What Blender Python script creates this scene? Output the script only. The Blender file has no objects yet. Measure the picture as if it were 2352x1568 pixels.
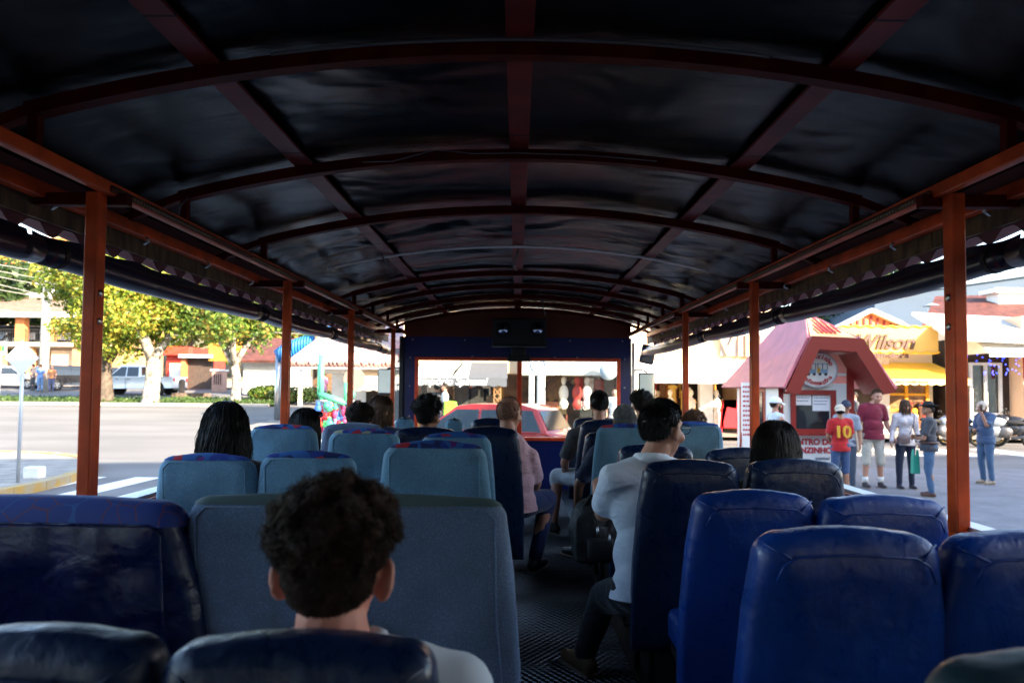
import bpy, bmesh, math, random
import numpy as np
from mathutils import Vector, Matrix, Euler, noise
random.seed(7)
S = bpy.context.scene
C = S.collection
R = math.radians
# ------------------------------------------------------------------ camera
CAMZ = 1.78
PITCH, YAW, ROLL, SHY = R(2.2), R(0.44), R(0.5), 0.0187
cd = bpy.data.cameras.new('camera'); cam = bpy.data.objects.new('camera', cd); C.objects.link(cam)
CR = Euler((0,0,YAW)).to_matrix() @ Euler((math.pi/2+PITCH,0,0)).to_matrix() @ Euler((0,0,ROLL)).to_matrix()
cam.matrix_world = Matrix.Translation((0,0,CAMZ)) @ CR.to_4x4()
cd.lens = 24; cd.sensor_width = 36; cd.shift_y = SHY; cd.clip_start = .05; cd.clip_end = 2000
cd.dof.use_dof = True; cd.dof.focus_distance = 3.3; cd.dof.aperture_fstop = 3.4
S.camera = cam
def PX(x, y, Y):
    "a spot of the photograph (2352 px wide) at real distance Y along the street -> metres"
    d = CR @ Vector((((x-1176)/2352)*1.5, ((784-y)/2352+SHY)*1.5, -1))
    return Vector((0,0,CAMZ)) + d*(Y/d.y)
# ------------------------------------------------------------------ sky and sun
SUN_EL, SUN_AZ = R(23), R(131)          # azimuth of the sun, clockwise from +Y: behind the camera on the right
w = bpy.data.worlds.new('World'); S.world = w; w.use_nodes = True
nt = w.node_tree; bg = nt.nodes['Background']
sky = nt.nodes.new('ShaderNodeTexSky'); sky.sky_type = 'NISHITA'; sky.sun_disc = False
sky.sun_elevation = SUN_EL; sky.sun_rotation = SUN_AZ
nt.links.new(sky.outputs[0], bg.inputs[0]); bg.inputs[1].default_value = .15
sd = bpy.data.lights.new('sun', 'SUN'); sun = bpy.data.objects.new('sun', sd); C.objects.link(sun)
sd.energy = 4.3; sd.angle = R(.5); sd.color = (1, .83, .61)
sv = Vector((math.sin(SUN_AZ)*math.cos(SUN_EL), math.cos(SUN_AZ)*math.cos(SUN_EL), math.sin(SUN_EL)))
sun.rotation_euler = sv.to_track_quat('Z', 'Y').to_euler()
S.view_settings.view_transform = 'Standard'; S.view_settings.look = 'None'
S.view_settings.exposure = 2.55; S.view_settings.gamma = 1
S.render.engine = 'CYCLES'
S.cycles.max_bounces = 7; S.cycles.diffuse_bounces = 4; S.cycles.transparent_max_bounces = 12

# ------------------------------------------------------------------ helpers
def tag(o, label=None, cat=None, group=None, kind=None):
    if label: o['label'] = label
    if cat: o['category'] = cat
    if group: o['group'] = group
    if kind: o['kind'] = kind
    return o
ORG = {}
def empty(name, loc, label, cat, group=None):
    o = bpy.data.objects.new(name, None); C.objects.link(o); o.location = loc
    o.empty_display_size = .2
    ORG[o] = Vector(loc); return tag(o, label, cat, group)
def link_mesh(name, me, mat, parent=None):
    o = bpy.data.objects.new(name, me); C.objects.link(o)
    if mat and not me.materials: me.materials.append(mat)
    if parent is not None: o.parent = parent; ORG[o] = ORG[parent]
    else: ORG[o] = Vector((0,0,0))
    return o
def copy_tree(o, parent=None):
    c = o.copy(); C.objects.link(c); c.parent = parent
    for ch in list(o.children): copy_tree(ch, c)
    return c

def Rz(a): return Euler((0,0,a)).to_matrix()
class MB:
    def __init__(s): s.v = []; s.f = []; s.T = None
    def add(s, vs, fs):
        n = len(s.v)
        s.v += [tuple(s.T @ Vector(v)) if s.T else tuple(v) for v in vs]
        s.f += [tuple(i+n for i in f) for f in fs]; return s
    def box(s, a, b):
        x0,y0,z0 = a; x1,y1,z1 = b
        return s.add([(x0,y0,z0),(x1,y0,z0),(x1,y1,z0),(x0,y1,z0),(x0,y0,z1),(x1,y0,z1),(x1,y1,z1),(x0,y1,z1)],
              [(0,3,2,1),(4,5,6,7),(0,1,5,4),(1,2,6,5),(2,3,7,6),(3,0,4,7)])
    def cbox(s, c, d, rot=None):
        vs = []
        for k in range(8):
            v = Vector(((k&1)-.5, ((k>>1)&1)-.5, (k>>2)-.5)); v = Vector((v.x*d[0], v.y*d[1], v.z*d[2]))
            if rot is not None: v = rot @ v
            vs.append(Vector(c)+v)
        return s.add(vs, [(0,2,3,1),(4,5,7,6),(0,1,5,4),(1,3,7,5),(3,2,6,7),(2,0,4,6)])
    def beam(s, p, q, w, h, up=(0,0,1)):
        p, q = Vector(p), Vector(q); d = (q-p).normalized(); r = d.cross(Vector(up)).normalized(); u = r.cross(d)
        vs = [a + r*(i*w/2) + u*(j*h/2) for a in (p,q) for i,j in ((-1,-1),(1,-1),(1,1),(-1,1))]
        return s.add(vs, [(0,1,2,3),(7,6,5,4),(0,4,5,1),(1,5,6,2),(2,6,7,3),(3,7,4,0)])
    def tube(s, pts, r, n=8, cap=True):
        pts = [Vector(p) for p in pts]; m = len(pts); rs = r if isinstance(r, (list,tuple)) else [r]*m
        vs = []; prev = None
        for i, p in enumerate(pts):
            d = (pts[min(i+1,m-1)]-pts[max(i-1,0)]).normalized()
            if prev is None:
                a = Vector((0,0,1)) if abs(d.z) < .9 else Vector((1,0,0)); prev = d.cross(a).normalized()
            prev = (prev - d*prev.dot(d)).normalized(); b = d.cross(prev)
            vs += [p + (prev*math.cos(2*math.pi*k/n)+b*math.sin(2*math.pi*k/n))*rs[i] for k in range(n)]
        fs = [(i*n+k, i*n+(k+1)%n, (i+1)*n+(k+1)%n, (i+1)*n+k) for i in range(m-1) for k in range(n)]
        if cap: fs += [tuple(range(n-1,-1,-1)), tuple((m-1)*n+k for k in range(n))]
        return s.add(vs, fs)
    def cyl(s, p, q, r0, r1=None, n=16): return s.tube([p,q], [r0, r0 if r1 is None else r1], n)
    def ball(s, c, r, n=12, m=8, rot=None):
        rx,ry,rz = r if isinstance(r,(tuple,list)) else (r,r,r); c = Vector(c)
        vs = [Vector((0,0,-rz))]
        for i in range(1,m):
            t = math.pi*i/m
            for k in range(n):
                a = 2*math.pi*k/n; vs.append(Vector((rx*math.sin(t)*math.cos(a), ry*math.sin(t)*math.sin(a), -rz*math.cos(t))))
        vs.append(Vector((0,0,rz)))
        if rot is not None: vs = [rot @ v for v in vs]
        vs = [c+v for v in vs]
        fs = [(0,1+(k+1)%n,1+k) for k in range(n)]
        for i in range(m-2):
            for k in range(n): fs.append((1+i*n+k,1+i*n+(k+1)%n,1+(i+1)*n+(k+1)%n,1+(i+1)*n+k))
        t0 = 1+(m-2)*n; fs += [(t0+k,t0+(k+1)%n,len(vs)-1) for k in range(n)]
        return s.add(vs, fs)
    def cap(s, p, r0, q, r1, n=12):
        s.ball(p, r0, n, 8); s.ball(q, r1, n, 8); s.tube([p,q],[r0,r1],n); return s
    def prism(s, pts, y0, y1, axis='y'):
        "polygon (a,b) extruded"
        n = len(pts)
        f = {'y':lambda a,b,t:(a,t,b),'x':lambda a,b,t:(t,a,b),'z':lambda a,b,t:(a,b,t)}[axis]
        vs = [f(a,b,y0) for a,b in pts]+[f(a,b,y1) for a,b in pts]
        return s.add(vs, [tuple(range(n)), tuple(range(2*n-1,n-1,-1))]+[(i,i+n,(i+1)%n+n,(i+1)%n) for i in range(n)])
    def mesh(s, name, off=None):
        me = bpy.data.meshes.new(name); v = s.v
        if off is not None and off.length > 0: v = [(a-off.x,b-off.y,c-off.z) for a,b,c in v]
        me.from_pydata(v, [], s.f); me.update(); return me
    def build(s, name, mat, parent=None, smooth=False, bevel=0, fix=True):
        me = s.mesh(name, ORG.get(parent))
        if fix:
            bm = bmesh.new(); bm.from_mesh(me); bmesh.ops.recalc_face_normals(bm, faces=bm.faces); bm.to_mesh(me); bm.free()
        if smooth: me.polygons.foreach_set('use_smooth', [True]*len(me.polygons))
        o = link_mesh(name, me, mat, parent)
        if bevel:
            b = o.modifiers.new('bevel','BEVEL'); b.width = bevel; b.segments = 2; b.limit_method = 'ANGLE'; b.angle_limit = R(40)
        return o
def bake(o, me_name):
    dg = bpy.context.evaluated_depsgraph_get(); dg.update()
    me = bpy.data.meshes.new_from_object(o.evaluated_get(dg)); me.name = me_name; return me
def blob(mb, name, mat, parent, voxel=.014, smooth=4, disp=0, dscale=20, cut=None):
    "fuse overlapping volumes to one continuous skin"
    me = mb.mesh('tmp'); o = bpy.data.objects.new('tmp', me); C.objects.link(o)
    r = o.modifiers.new('r','REMESH'); r.mode = 'VOXEL'; r.voxel_size = voxel
    s = o.modifiers.new('s','SMOOTH'); s.iterations = smooth; s.factor = .5
    m2 = bake(o, name); bpy.data.objects.remove(o); bpy.data.meshes.remove(me)
    off = ORG.get(parent, Vector((0,0,0)))
    n = len(m2.vertices); co = np.empty(n*3, 'f'); m2.vertices.foreach_get('co', co); co = co.reshape(-1,3)
    if disp:
        nr = np.empty(n*3,'f'); m2.vertices.foreach_get('normal', nr); nr = nr.reshape(-1,3)
        d = np.array([noise.noise(Vector(c)*dscale)*disp for c in co]); co = co + nr*d[:,None]
    co = co - np.array(off); m2.vertices.foreach_set('co', co.astype('f').ravel())
    if cut:
        bm = bmesh.new(); bm.from_mesh(m2); bmesh.ops.bisect_plane(bm, geom=bm.verts[:]+bm.edges[:]+bm.faces[:], plane_co=cut[0]-off, plane_no=cut[1], clear_inner=True); bm.to_mesh(m2); bm.free()
    m2.polygons.foreach_set('use_smooth', [True]*len(m2.polygons)); m2.update()
    m2.materials.clear()
    return link_mesh(name, m2, mat, parent)
def text(s, size, mat, parent, loc, rot=(math.pi/2,0,0), name='lettering', ext=.01, shear=0, bold=0, align='CENTER', font_x=1):
    cu = bpy.data.curves.new(name,'FONT'); cu.body = s; cu.size = size; cu.extrude = ext; cu.shear = shear; cu.offset = bold
    cu.align_x = align; cu.align_y = 'CENTER'
    o = bpy.data.objects.new('tmp', cu); C.objects.link(o); me = bake(o, name); bpy.data.objects.remove(o)
    rm = Euler(rot).to_matrix().to_4x4() if not isinstance(rot, Matrix) else rot.to_4x4()
    me.transform(Matrix.Translation(Vector(loc)-ORG.get(parent, Vector((0,0,0)))) @ rm @ Matrix.Diagonal((font_x,1,1,1)))
    me.materials.clear()
    return link_mesh(name, me, mat, parent)
def arc_text(s, size, mat, parent, c, rot, rad, mid, span, flip=False, name='lettering', sx=1.3, sz=1.0, bold=.0):
    "letters along an ellipse on a sign face"
    mb = None; allv = []; allf = []
    for i, ch in enumerate(s):
        a = mid + span*(.5-(i+.5)/len(s))*(1 if not flip else -1)
        cu = bpy.data.curves.new('l','FONT'); cu.body = ch; cu.size = size; cu.extrude = .004; cu.align_x = 'CENTER'; cu.align_y='CENTER'; cu.offset = bold
        o = bpy.data.objects.new('tmp', cu); C.objects.link(o); me = bake(o,'l'); bpy.data.objects.remove(o)
        ta = math.atan2(sz*math.sin(a), sx*math.cos(a)) - math.pi/2 + (math.pi if flip else 0)
        M = Matrix.Translation((rad*sx*math.cos(a), rad*sz*math.sin(a), 0)) @ Matrix.Rotation(ta, 4, 'Z')
        n = len(allv); allv += [M @ v.co for v in me.vertices]; allf += [tuple(j+n for j in p.vertices) for p in me.polygons]
    m = MB(); rm = Euler(rot).to_matrix(); m.v = [tuple(Vector(c)+rm @ v) for v in allv]; m.f = allf
    return m.build(name, mat, parent, fix=False)

# ------------------------------------------------------------------ materials
def lin(h):
    h = h.lstrip('#'); c = [int(h[i:i+2],16)/255 for i in (0,2,4)]
    return tuple((x/12.92 if x < .04045 else ((x+.055)/1.055)**2.4) for x in c)+(1,)
MATS = {}
def mat(name, col, rough=.6, metal=0, var=.0, vs=6, bump=0, bs=40, spec=.5, col2=None, detail=4, sheen=0, emit=0, stretch=None, coat=0):
    if name in MATS: return MATS[name]
    m = bpy.data.materials.new(name); m.use_nodes = True; t = m.node_tree; p = t.nodes['Principled BSDF']
    c = lin(col) if isinstance(col, str) else tuple(col)+(1,)
    p.inputs['Base Color'].default_value = c; p.inputs['Roughness'].default_value = rough; p.inputs['Metallic'].default_value = metal
    p.inputs['Specular IOR Level'].default_value = spec
    if sheen: p.inputs['Sheen Weight'].default_value = sheen
    if coat: p.inputs['Coat Weight'].default_value = coat
    tc = t.nodes.new('ShaderNodeTexCoord'); src = tc.outputs['Object']
    if stretch:
        mp = t.nodes.new('ShaderNodeMapping'); mp.inputs['Scale'].default_value = stretch; t.links.new(src, mp.inputs[0]); src = mp.outputs[0]
    if var or col2:
        n = t.nodes.new('ShaderNodeTexNoise'); n.inputs['Scale'].default_value = vs; n.inputs['Detail'].default_value = detail; t.links.new(src, n.inputs[0])
        r = t.nodes.new('ShaderNodeValToRGB'); r.color_ramp.elements[0].position = .35; r.color_ramp.elements[1].position = .65
        c2 = (lin(col2) if isinstance(col2,str) else tuple(col2)+(1,)) if col2 else tuple(min(1,x*(1+var)) for x in c[:3])+(1,)
        r.color_ramp.elements[0].color = tuple(x*(1-var) for x in c[:3])+(1,); r.color_ramp.elements[1].color = c2
        t.links.new(n.outputs['Fac'], r.inputs[0]); t.links.new(r.outputs[0], p.inputs['Base Color'])
    if bump:
        n2 = t.nodes.new('ShaderNodeTexNoise'); n2.inputs['Scale'].default_value = bs; n2.inputs['Detail'].default_value = 6; t.links.new(src, n2.inputs[0])
        b = t.nodes.new('ShaderNodeBump'); b.inputs['Strength'].default_value = bump; b.inputs['Distance'].default_value = .02
        t.links.new(n2.outputs['Fac'], b.inputs['Height']); t.links.new(b.outputs[0], p.inputs['Normal'])
    if emit: p.inputs['Emission Color'].default_value = c; p.inputs['Emission Strength'].default_value = emit
    MATS[name] = m; return m
def nodes(m): return m.node_tree, m.node_tree.nodes['Principled BSDF']
def brickmat(name, c1, c2, mortar, scale, bw=.5, bh=.25, msize=.02, rough=.8, bump=.3, rot=0, sq=(1,1,1)):
    m = mat(name, c1, rough); t, p = nodes(m)
    tc = t.nodes.new('ShaderNodeTexCoord'); mp = t.nodes.new('ShaderNodeMapping'); mp.inputs['Rotation'].default_value = rot if isinstance(rot,tuple) else (0,0,rot)
    mp.inputs['Scale'].default_value = sq
    b = t.nodes.new('ShaderNodeTexBrick'); b.inputs['Scale'].default_value = scale; b.inputs['Brick Width'].default_value = bw; b.inputs['Row Height'].default_value = bh
    b.inputs['Mortar Size'].default_value = msize
    for k, cc in (('Color1',c1),('Color2',c2),('Mortar',mortar)): b.inputs[k].default_value = lin(cc)
    t.links.new(tc.outputs['Object'], mp.inputs[0]); t.links.new(mp.outputs[0], b.inputs[0])
    n = t.nodes.new('ShaderNodeTexNoise'); n.inputs['Scale'].default_value = 2; n.inputs['Detail'].default_value = 6; t.links.new(tc.outputs['Object'], n.inputs[0])
    mx = t.nodes.new('ShaderNodeMix'); mx.data_type = 'RGBA'; mx.blend_type = 'MULTIPLY'; mx.inputs[0].default_value = .6
    t.links.new(b.outputs['Color'], mx.inputs[6]); t.links.new(n.outputs['Fac'], mx.inputs[7]); t.links.new(mx.outputs[2], p.inputs['Base Color'])
    bu = t.nodes.new('ShaderNodeBump'); bu.inputs['Strength'].default_value = bump; bu.inputs['Distance'].default_value = .01; bu.invert = True
    t.links.new(b.outputs['Fac'], bu.inputs['Height']); t.links.new(bu.outputs[0], p.inputs['Normal']); return m
def wavemat(name, c, axis, scale, rough=.6, bump=.6, dist=.03, var=.2, prof='SIN'):
    m = mat(name, c, rough, var=var, vs=3); t, p = nodes(m)
    tc = t.nodes.new('ShaderNodeTexCoord'); wv = t.nodes.new('ShaderNodeTexWave'); wv.bands_direction = axis; wv.inputs['Scale'].default_value = scale; wv.wave_profile = prof
    t.links.new(tc.outputs['Object'], wv.inputs[0]); b = t.nodes.new('ShaderNodeBump'); b.inputs['Strength'].default_value = bump; b.inputs['Distance'].default_value = dist
    t.links.new(wv.outputs['Fac'], b.inputs['Height']); t.links.new(b.outputs[0], p.inputs['Normal']); return m

asphalt = mat('asphalt', (.165,.157,.15), .9, var=.16, vs=.45, stretch=(.5,1.6,1), bump=.25, bs=60)  # stretched tone streaks paint in the shade lines of the road
pavingm = brickmat('paving_bricks', '#99979a','#8b8a90','#6a6868', 5, .5, .25, .012, rot=R(20))
sidewalkm = brickmat('sidewalk_slabs', '#b9b0a4','#a89f95','#777069', 1.2, .5, .5, .012)
concrete = mat('concrete', '#a8a29a', .9, var=.15, vs=2, bump=.2)
whitep = mat('white_paint', '#e8e6e0', .7, var=.06, vs=4)
yellowk = mat('yellow_kerb_paint', '#c09a50', .85, col2='#a79a80', vs=4, var=.1)
grassm = mat('grass_green', (.07,.13,.03), .9, var=.4, vs=5, bump=.8, bs=30)
orange = mat('orange_paint', (.62,.075,.012), .38, var=.28, vs=7, spec=.3, bump=.05, bs=30)
redbeam = mat('dark_red_paint', (.085,.006,.003), .5, var=.3, vs=8, bump=.08, bs=30, spec=.08)
dullstrip = mat('dull_red_strip', (.17,.018,.015), .45, var=.25, vs=6, spec=.15)
framered = mat('window_frame_red', (.85,.075,.02), .4, var=.2, vs=10)
bluepanel = mat('blue_panel', (.006,.016,.13), .3, var=.15, vs=3, bump=.03, bs=5)
blackp = mat('black_plastic', (.008,.008,.009), .4)
blackm = mat('black_matt', (.012,.012,.013), .8)
steel = mat('steel', (.5,.5,.5), .3, metal=1)
alu = mat('aluminium_sill', (.7,.7,.7), .45, metal=.6)
rollm = mat('rolled_tarp', (.012,.014,.035), .28, var=.3, vs=4, bump=.5, bs=5, stretch=(1,.25,1))
woodm = mat('old_board', (.11,.065,.025), .8, var=.5, vs=6, bump=.2, bs=20, stretch=(1,4,1))
canopyedge = mat('corrugated_edge', (.11,.022,.03), .6)
clearpl = mat('grey_tape', (.14,.13,.12), .5)

# canvas: dark tarpaulin with slack wrinkles
canvas = mat('roof_tarpaulin', (.0022,.0026,.004), .24, var=.35, vs=25, spec=.16); t, p = nodes(canvas)
tc = t.nodes.new('ShaderNodeTexCoord')
def bumpchain(t, p, items):
    prev = None
    tc = t.nodes.new('ShaderNodeTexCoord')
    for sc, st, di, strch, dt in items:
        mp = t.nodes.new('ShaderNodeMapping'); mp.inputs['Scale'].default_value = strch; t.links.new(tc.outputs['Object'], mp.inputs[0])
        n = t.nodes.new('ShaderNodeTexNoise'); n.inputs['Scale'].default_value = sc; n.inputs['Detail'].default_value = dt; n.inputs['Distortion'].default_value = .6
        t.links.new(mp.outputs[0], n.inputs[0])
        b = t.nodes.new('ShaderNodeBump'); b.inputs['Strength'].default_value = st; b.inputs['Distance'].default_value = di
        t.links.new(n.outputs['Fac'], b.inputs['Height'])
        if prev: t.links.new(prev.outputs[0], b.inputs['Normal'])
        prev = b
    t.links.new(prev.outputs[0], p.inputs['Normal'])
bumpchain(t, p, [(1.6,.6,.06,(1,1.3,1),2),(7,.14,.02,(.5,1.5,1),3),(300,.25,.002,(1,1,1),2)])

def vinyl(name, c, rough=.33, wr=.5):
    m = mat(name, c, rough, var=.18, vs=5, spec=.5); t, p = nodes(m)
    tc = t.nodes.new('ShaderNodeTexCoord'); n = t.nodes.new('ShaderNodeTexNoise'); n.inputs['Scale'].default_value = 14; n.inputs['Detail'].default_value = 9; n.inputs['Roughness'].default_value = .72; n.inputs['Distortion'].default_value = 1.2
    t.links.new(tc.outputs['Object'], n.inputs[0]); rr = t.nodes.new('ShaderNodeMapRange'); rr.inputs[1].default_value=.4; rr.inputs[2].default_value=.72; rr.inputs[3].default_value=rough-.04; rr.inputs[4].default_value=rough+.3
    t.links.new(n.outputs['Fac'], rr.inputs[0]); t.links.new(rr.outputs[0], p.inputs['Roughness'])
    mk2 = t.nodes.new('ShaderNodeMapRange'); mk2.inputs[1].default_value=.56; mk2.inputs[2].default_value=.75; mk2.inputs[4].default_value=.55; t.links.new(n.outputs['Fac'], mk2.inputs[0])
    src_ = p.inputs['Base Color'].links[0].from_socket; mx = t.nodes.new('ShaderNodeMix'); mx.data_type='RGBA'; mx.inputs[7].default_value = (c[0]*2+.008,c[1]*1.8+.014,c[2]*1.3+.03,1); t.links.new(mk2.outputs[0], mx.inputs[0]); t.links.new(src_, mx.inputs[6]); t.links.new(mx.outputs[2], p.inputs['Base Color'])
    bumpchain(t, p, [(7,wr*.4,.02,(1,1,1.2),3),(34,wr*.5,.006,(1,1,.5),5),(220,.2,.001,(1,1,1),2)]); return m
vblue = vinyl('blue_vinyl', (.002,.036,.22), .3, .7)
vdark = vinyl('navy_vinyl', (.003,.016,.058), .28, .7)
vteal = vinyl('slate_vinyl', (.015,.035,.05), .35)
vwrink = vinyl('wrinkled_navy_vinyl', (.002,.010,.06), .28, .4)
t, p = nodes(vwrink); bumpchain(t, p, [(2.6,1.0,.10,(1.2,1,.8),2),(7,.35,.03,(1,1,1.5),3),(60,.2,.003,(1,1,1),4)])
vgrey = vinyl('worn_grey_vinyl', (.12,.13,.14), .35)
def fabric(name, c, c2, sc=260):
    m = mat(name, c, .95, sheen=.3); t, p = nodes(m)
    tc = t.nodes.new('ShaderNodeTexCoord')
    n = t.nodes.new('ShaderNodeTexNoise'); n.inputs['Scale'].default_value = 4; n.inputs['Detail'].default_value = 5; t.links.new(tc.outputs['Object'], n.inputs[0])
    n2 = t.nodes.new('ShaderNodeTexVoronoi'); n2.inputs['Scale'].default_value = sc; t.links.new(tc.outputs['Object'], n2.inputs[0])
    r = t.nodes.new('ShaderNodeValToRGB'); r.color_ramp.elements[0].position=.35; r.color_ramp.elements[1].position=.62
    r.color_ramp.elements[0].color = tuple(c2)+(1,); r.color_ramp.elements[1].color = tuple(c)+(1,); t.links.new(n.outputs['Fac'], r.inputs[0])
    mx = t.nodes.new('ShaderNodeMix'); mx.data_type='RGBA'; mx.blend_type='MULTIPLY'; mx.inputs[0].default_value=.55
    t.links.new(r.outputs[0], mx.inputs[6]); t.links.new(n2.outputs['Distance'], mx.inputs[7])
    mul = t.nodes.new('ShaderNodeMix'); mul.data_type='RGBA'; mul.blend_type='MULTIPLY'; mul.inputs[0].default_value=1; mul.inputs[7].default_value=(1.5,1.5,1.5,1)
    t.links.new(mx.outputs[2], mul.inputs[6])
    n3 = t.nodes.new('ShaderNodeTexNoise'); n3.inputs['Scale'].default_value = 3.1; n3.inputs['Detail'].default_value = 8; n3.inputs['Roughness'].default_value = .65; t.links.new(tc.outputs['Object'], n3.inputs[0])
    st = t.nodes.new('ShaderNodeMapRange'); st.inputs[1].default_value=.54; st.inputs[2].default_value=.70; st.inputs[4].default_value=.6; t.links.new(n3.outputs['Fac'], st.inputs[0])
    sx_ = t.nodes.new('ShaderNodeMix'); sx_.data_type='RGBA'; sx_.inputs[7].default_value=(.075,.085,.075,1); t.links.new(st.outputs[0], sx_.inputs[0]); t.links.new(mul.outputs[2], sx_.inputs[6]); t.links.new(sx_.outputs[2], p.inputs['Base Color'])
    bumpchain(t, p, [(5,.5,.03,(1,1,.6),2),(350,.5,.002,(1,1,1),1)]); return m
fgrey = fabric('blue_grey_cloth', (.15,.32,.46), (.10,.22,.32))
fgrey2 = fabric('charcoal_grey_cloth', (.13,.19,.31), (.08,.13,.21), 230)
def patterned(name):
    m = mat(name, (.01,.05,.3), .8); t, p = nodes(m)
    tc = t.nodes.new('ShaderNodeTexCoord'); v = t.nodes.new('ShaderNodeTexVoronoi'); v.inputs['Scale'].default_value = 22; t.links.new(tc.outputs['Object'], v.inputs[0])
    r = t.nodes.new('ShaderNodeValToRGB'); r.color_ramp.interpolation = 'CONSTANT'
    e = r.color_ramp.elements; e[0].color = (.012,.04,.28,1); e[1].position=.3; e[1].color=(.02,.12,.4,1)
    for pos, c in ((.55,(.01,.02,.12,1)),(.72,(.45,.02,.04,1)),(.8,(.02,.1,.35,1)),(.93,(.4,.4,.25,1)),(.96,(.15,.02,.2,1))):
        x = e.new(pos); x.color = c
    sp = t.nodes.new('ShaderNodeSeparateColor'); t.links.new(v.outputs['Color'], sp.inputs[0]); t.links.new(sp.outputs[0], r.inputs[0]); t.links.new(r.outputs[0], p.inputs['Base Color'])
    return m
pat = patterned('patterned_top_cloth')
def zigzag(name):
    m = mat(name, (.01,.05,.3), .7); t, p = nodes(m)
    tc = t.nodes.new('ShaderNodeTexCoord'); v = t.nodes.new('ShaderNodeTexVoronoi'); v.feature='DISTANCE_TO_EDGE'; v.inputs['Scale'].default_value = 15; t.links.new(tc.outputs['Object'], v.inputs[0])
    n = t.nodes.new('ShaderNodeTexNoise'); n.inputs['Scale'].default_value=12; t.links.new(tc.outputs['Object'], n.inputs[0])
    r = t.nodes.new('ShaderNodeValToRGB'); r.color_ramp.interpolation='CONSTANT'; e = r.color_ramp.elements
    e[0].color=(1,1,1,1); e[1].position=.02; e[1].color=(0,0,0,1)
    r2 = t.nodes.new('ShaderNodeValToRGB'); r2.color_ramp.interpolation='CONSTANT'; r2.color_ramp.elements[0].color=(.02,.09,.3,1); r2.color_ramp.elements[1].position=.5; r2.color_ramp.elements[1].color=(.12,.03,.08,1)
    mx = t.nodes.new('ShaderNodeMix'); mx.data_type='RGBA'; mx.inputs[6].default_value=(.01,.035,.22,1)
    t.links.new(v.outputs['Distance'], r.inputs[0]); t.links.new(n.outputs['Fac'], r2.inputs[0]); t.links.new(r.outputs[0], mx.inputs[0]); t.links.new(r2.outputs[0], mx.inputs[7]); t.links.new(mx.outputs[2], p.inputs['Base Color'])
    return m
zig = zigzag('zigzag_band_cloth')
def floormat():
    m = mat('ribbed_rubber', (.010,.013,.018), .42, var=.4, vs=2); t, p = nodes(m)
    tc = t.nodes.new('ShaderNodeTexCoord')
    prev = None
    for rot in (R(40), R(-40)):
        mp = t.nodes.new('ShaderNodeMapping'); mp.inputs['Rotation'].default_value=(0,0,rot); t.links.new(tc.outputs['Object'], mp.inputs[0])
        b = t.nodes.new('ShaderNodeTexBrick'); b.inputs['Scale'].default_value=22; b.inputs['Brick Width'].default_value=1.1; b.inputs['Row Height'].default_value=.3; b.inputs['Mortar Size'].default_value=.06
        t.links.new(mp.outputs[0], b.inputs[0]); bu = t.nodes.new('ShaderNodeBump'); bu.invert=True; bu.inputs['Strength'].default_value=1; bu.inputs['Distance'].default_value=.02
        t.links.new(b.outputs['Fac'], bu.inputs['Height'])
        if prev: t.links.new(prev.outputs[0], bu.inputs['Normal'])
        prev = bu
    t.links.new(prev.outputs[0], p.inputs['Normal']); return m
floorm = floormat()
t, p = nodes(floorm)
for n_ in [x for x in t.nodes if x.type=='TEX_BRICK']: n_.inputs['Scale'].default_value = 13
p.inputs['Roughness'].default_value = .5; p.inputs['Specular IOR Level'].default_value = .5
bk = [x for x in t.nodes if x.type=='TEX_BRICK']; mxa = t.nodes.new('ShaderNodeMath'); mxa.operation='MAXIMUM'; t.links.new(bk[0].outputs['Fac'], mxa.inputs[0]); t.links.new(bk[1].outputs['Fac'], mxa.inputs[1])
cm = t.nodes.new('ShaderNodeMix'); cm.data_type='RGBA'; cm.inputs[6].default_value=(.02,.028,.04,1); cm.inputs[7].default_value=(.003,.003,.004,1); t.links.new(mxa.outputs[0], cm.inputs[0]); t.links.new(cm.outputs[2], p.inputs['Base Color'])
def glass(name, tint=(.9,.95,.95), gl=.12, dirt=.08):
    m = bpy.data.materials.new(name); m.use_nodes = True; t = m.node_tree; out = t.nodes['Material Output']; t.nodes.remove(t.nodes['Principled BSDF'])
    tr = t.nodes.new('ShaderNodeBsdfTransparent'); tr.inputs[0].default_value = tint+(1,)
    g = t.nodes.new('ShaderNodeBsdfGlossy'); g.inputs['Roughness'].default_value=.03
    d = t.nodes.new('ShaderNodeBsdfDiffuse'); d.inputs[0].default_value=(.5,.5,.48,1)
    m1 = t.nodes.new('ShaderNodeMixShader'); m1.inputs[0].default_value = gl; m2 = t.nodes.new('ShaderNodeMixShader')
    n = t.nodes.new('ShaderNodeTexNoise'); n.inputs['Scale'].default_value=25; n.inputs['Detail'].default_value=8
    r = t.nodes.new('ShaderNodeMath'); r.operation='MULTIPLY'; r.inputs[1].default_value=dirt; t.links.new(n.outputs['Fac'], r.inputs[0])
    t.links.new(tr.outputs[0], m1.inputs[1]); t.links.new(g.outputs[0], m1.inputs[2]); t.links.new(m1.outputs[0], m2.inputs[1]); t.links.new(d.outputs[0], m2.inputs[2]); t.links.new(r.outputs[0], m2.inputs[0])
    t.links.new(m2.outputs[0], out.inputs[0]); return m
wglass = glass('windscreen_glass', gl=.05, dirt=.12)
shopglass = glass('shop_glass', (.8,.85,.85), .15, .05)
cglass = mat('dark_car_glass', (.02,.025,.03), .08, spec=.8)
skin = mat('light_skin', (.55,.27,.18), .55, var=.08, vs=12)
skin2 = mat('tan_skin', (.36,.17,.10), .55, var=.08, vs=12)
for mm in (skin, skin2):
    t, p = nodes(mm); p.inputs['Subsurface Weight'].default_value = .15; p.inputs['Subsurface Radius'].default_value = (.01,.004,.002)
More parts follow.
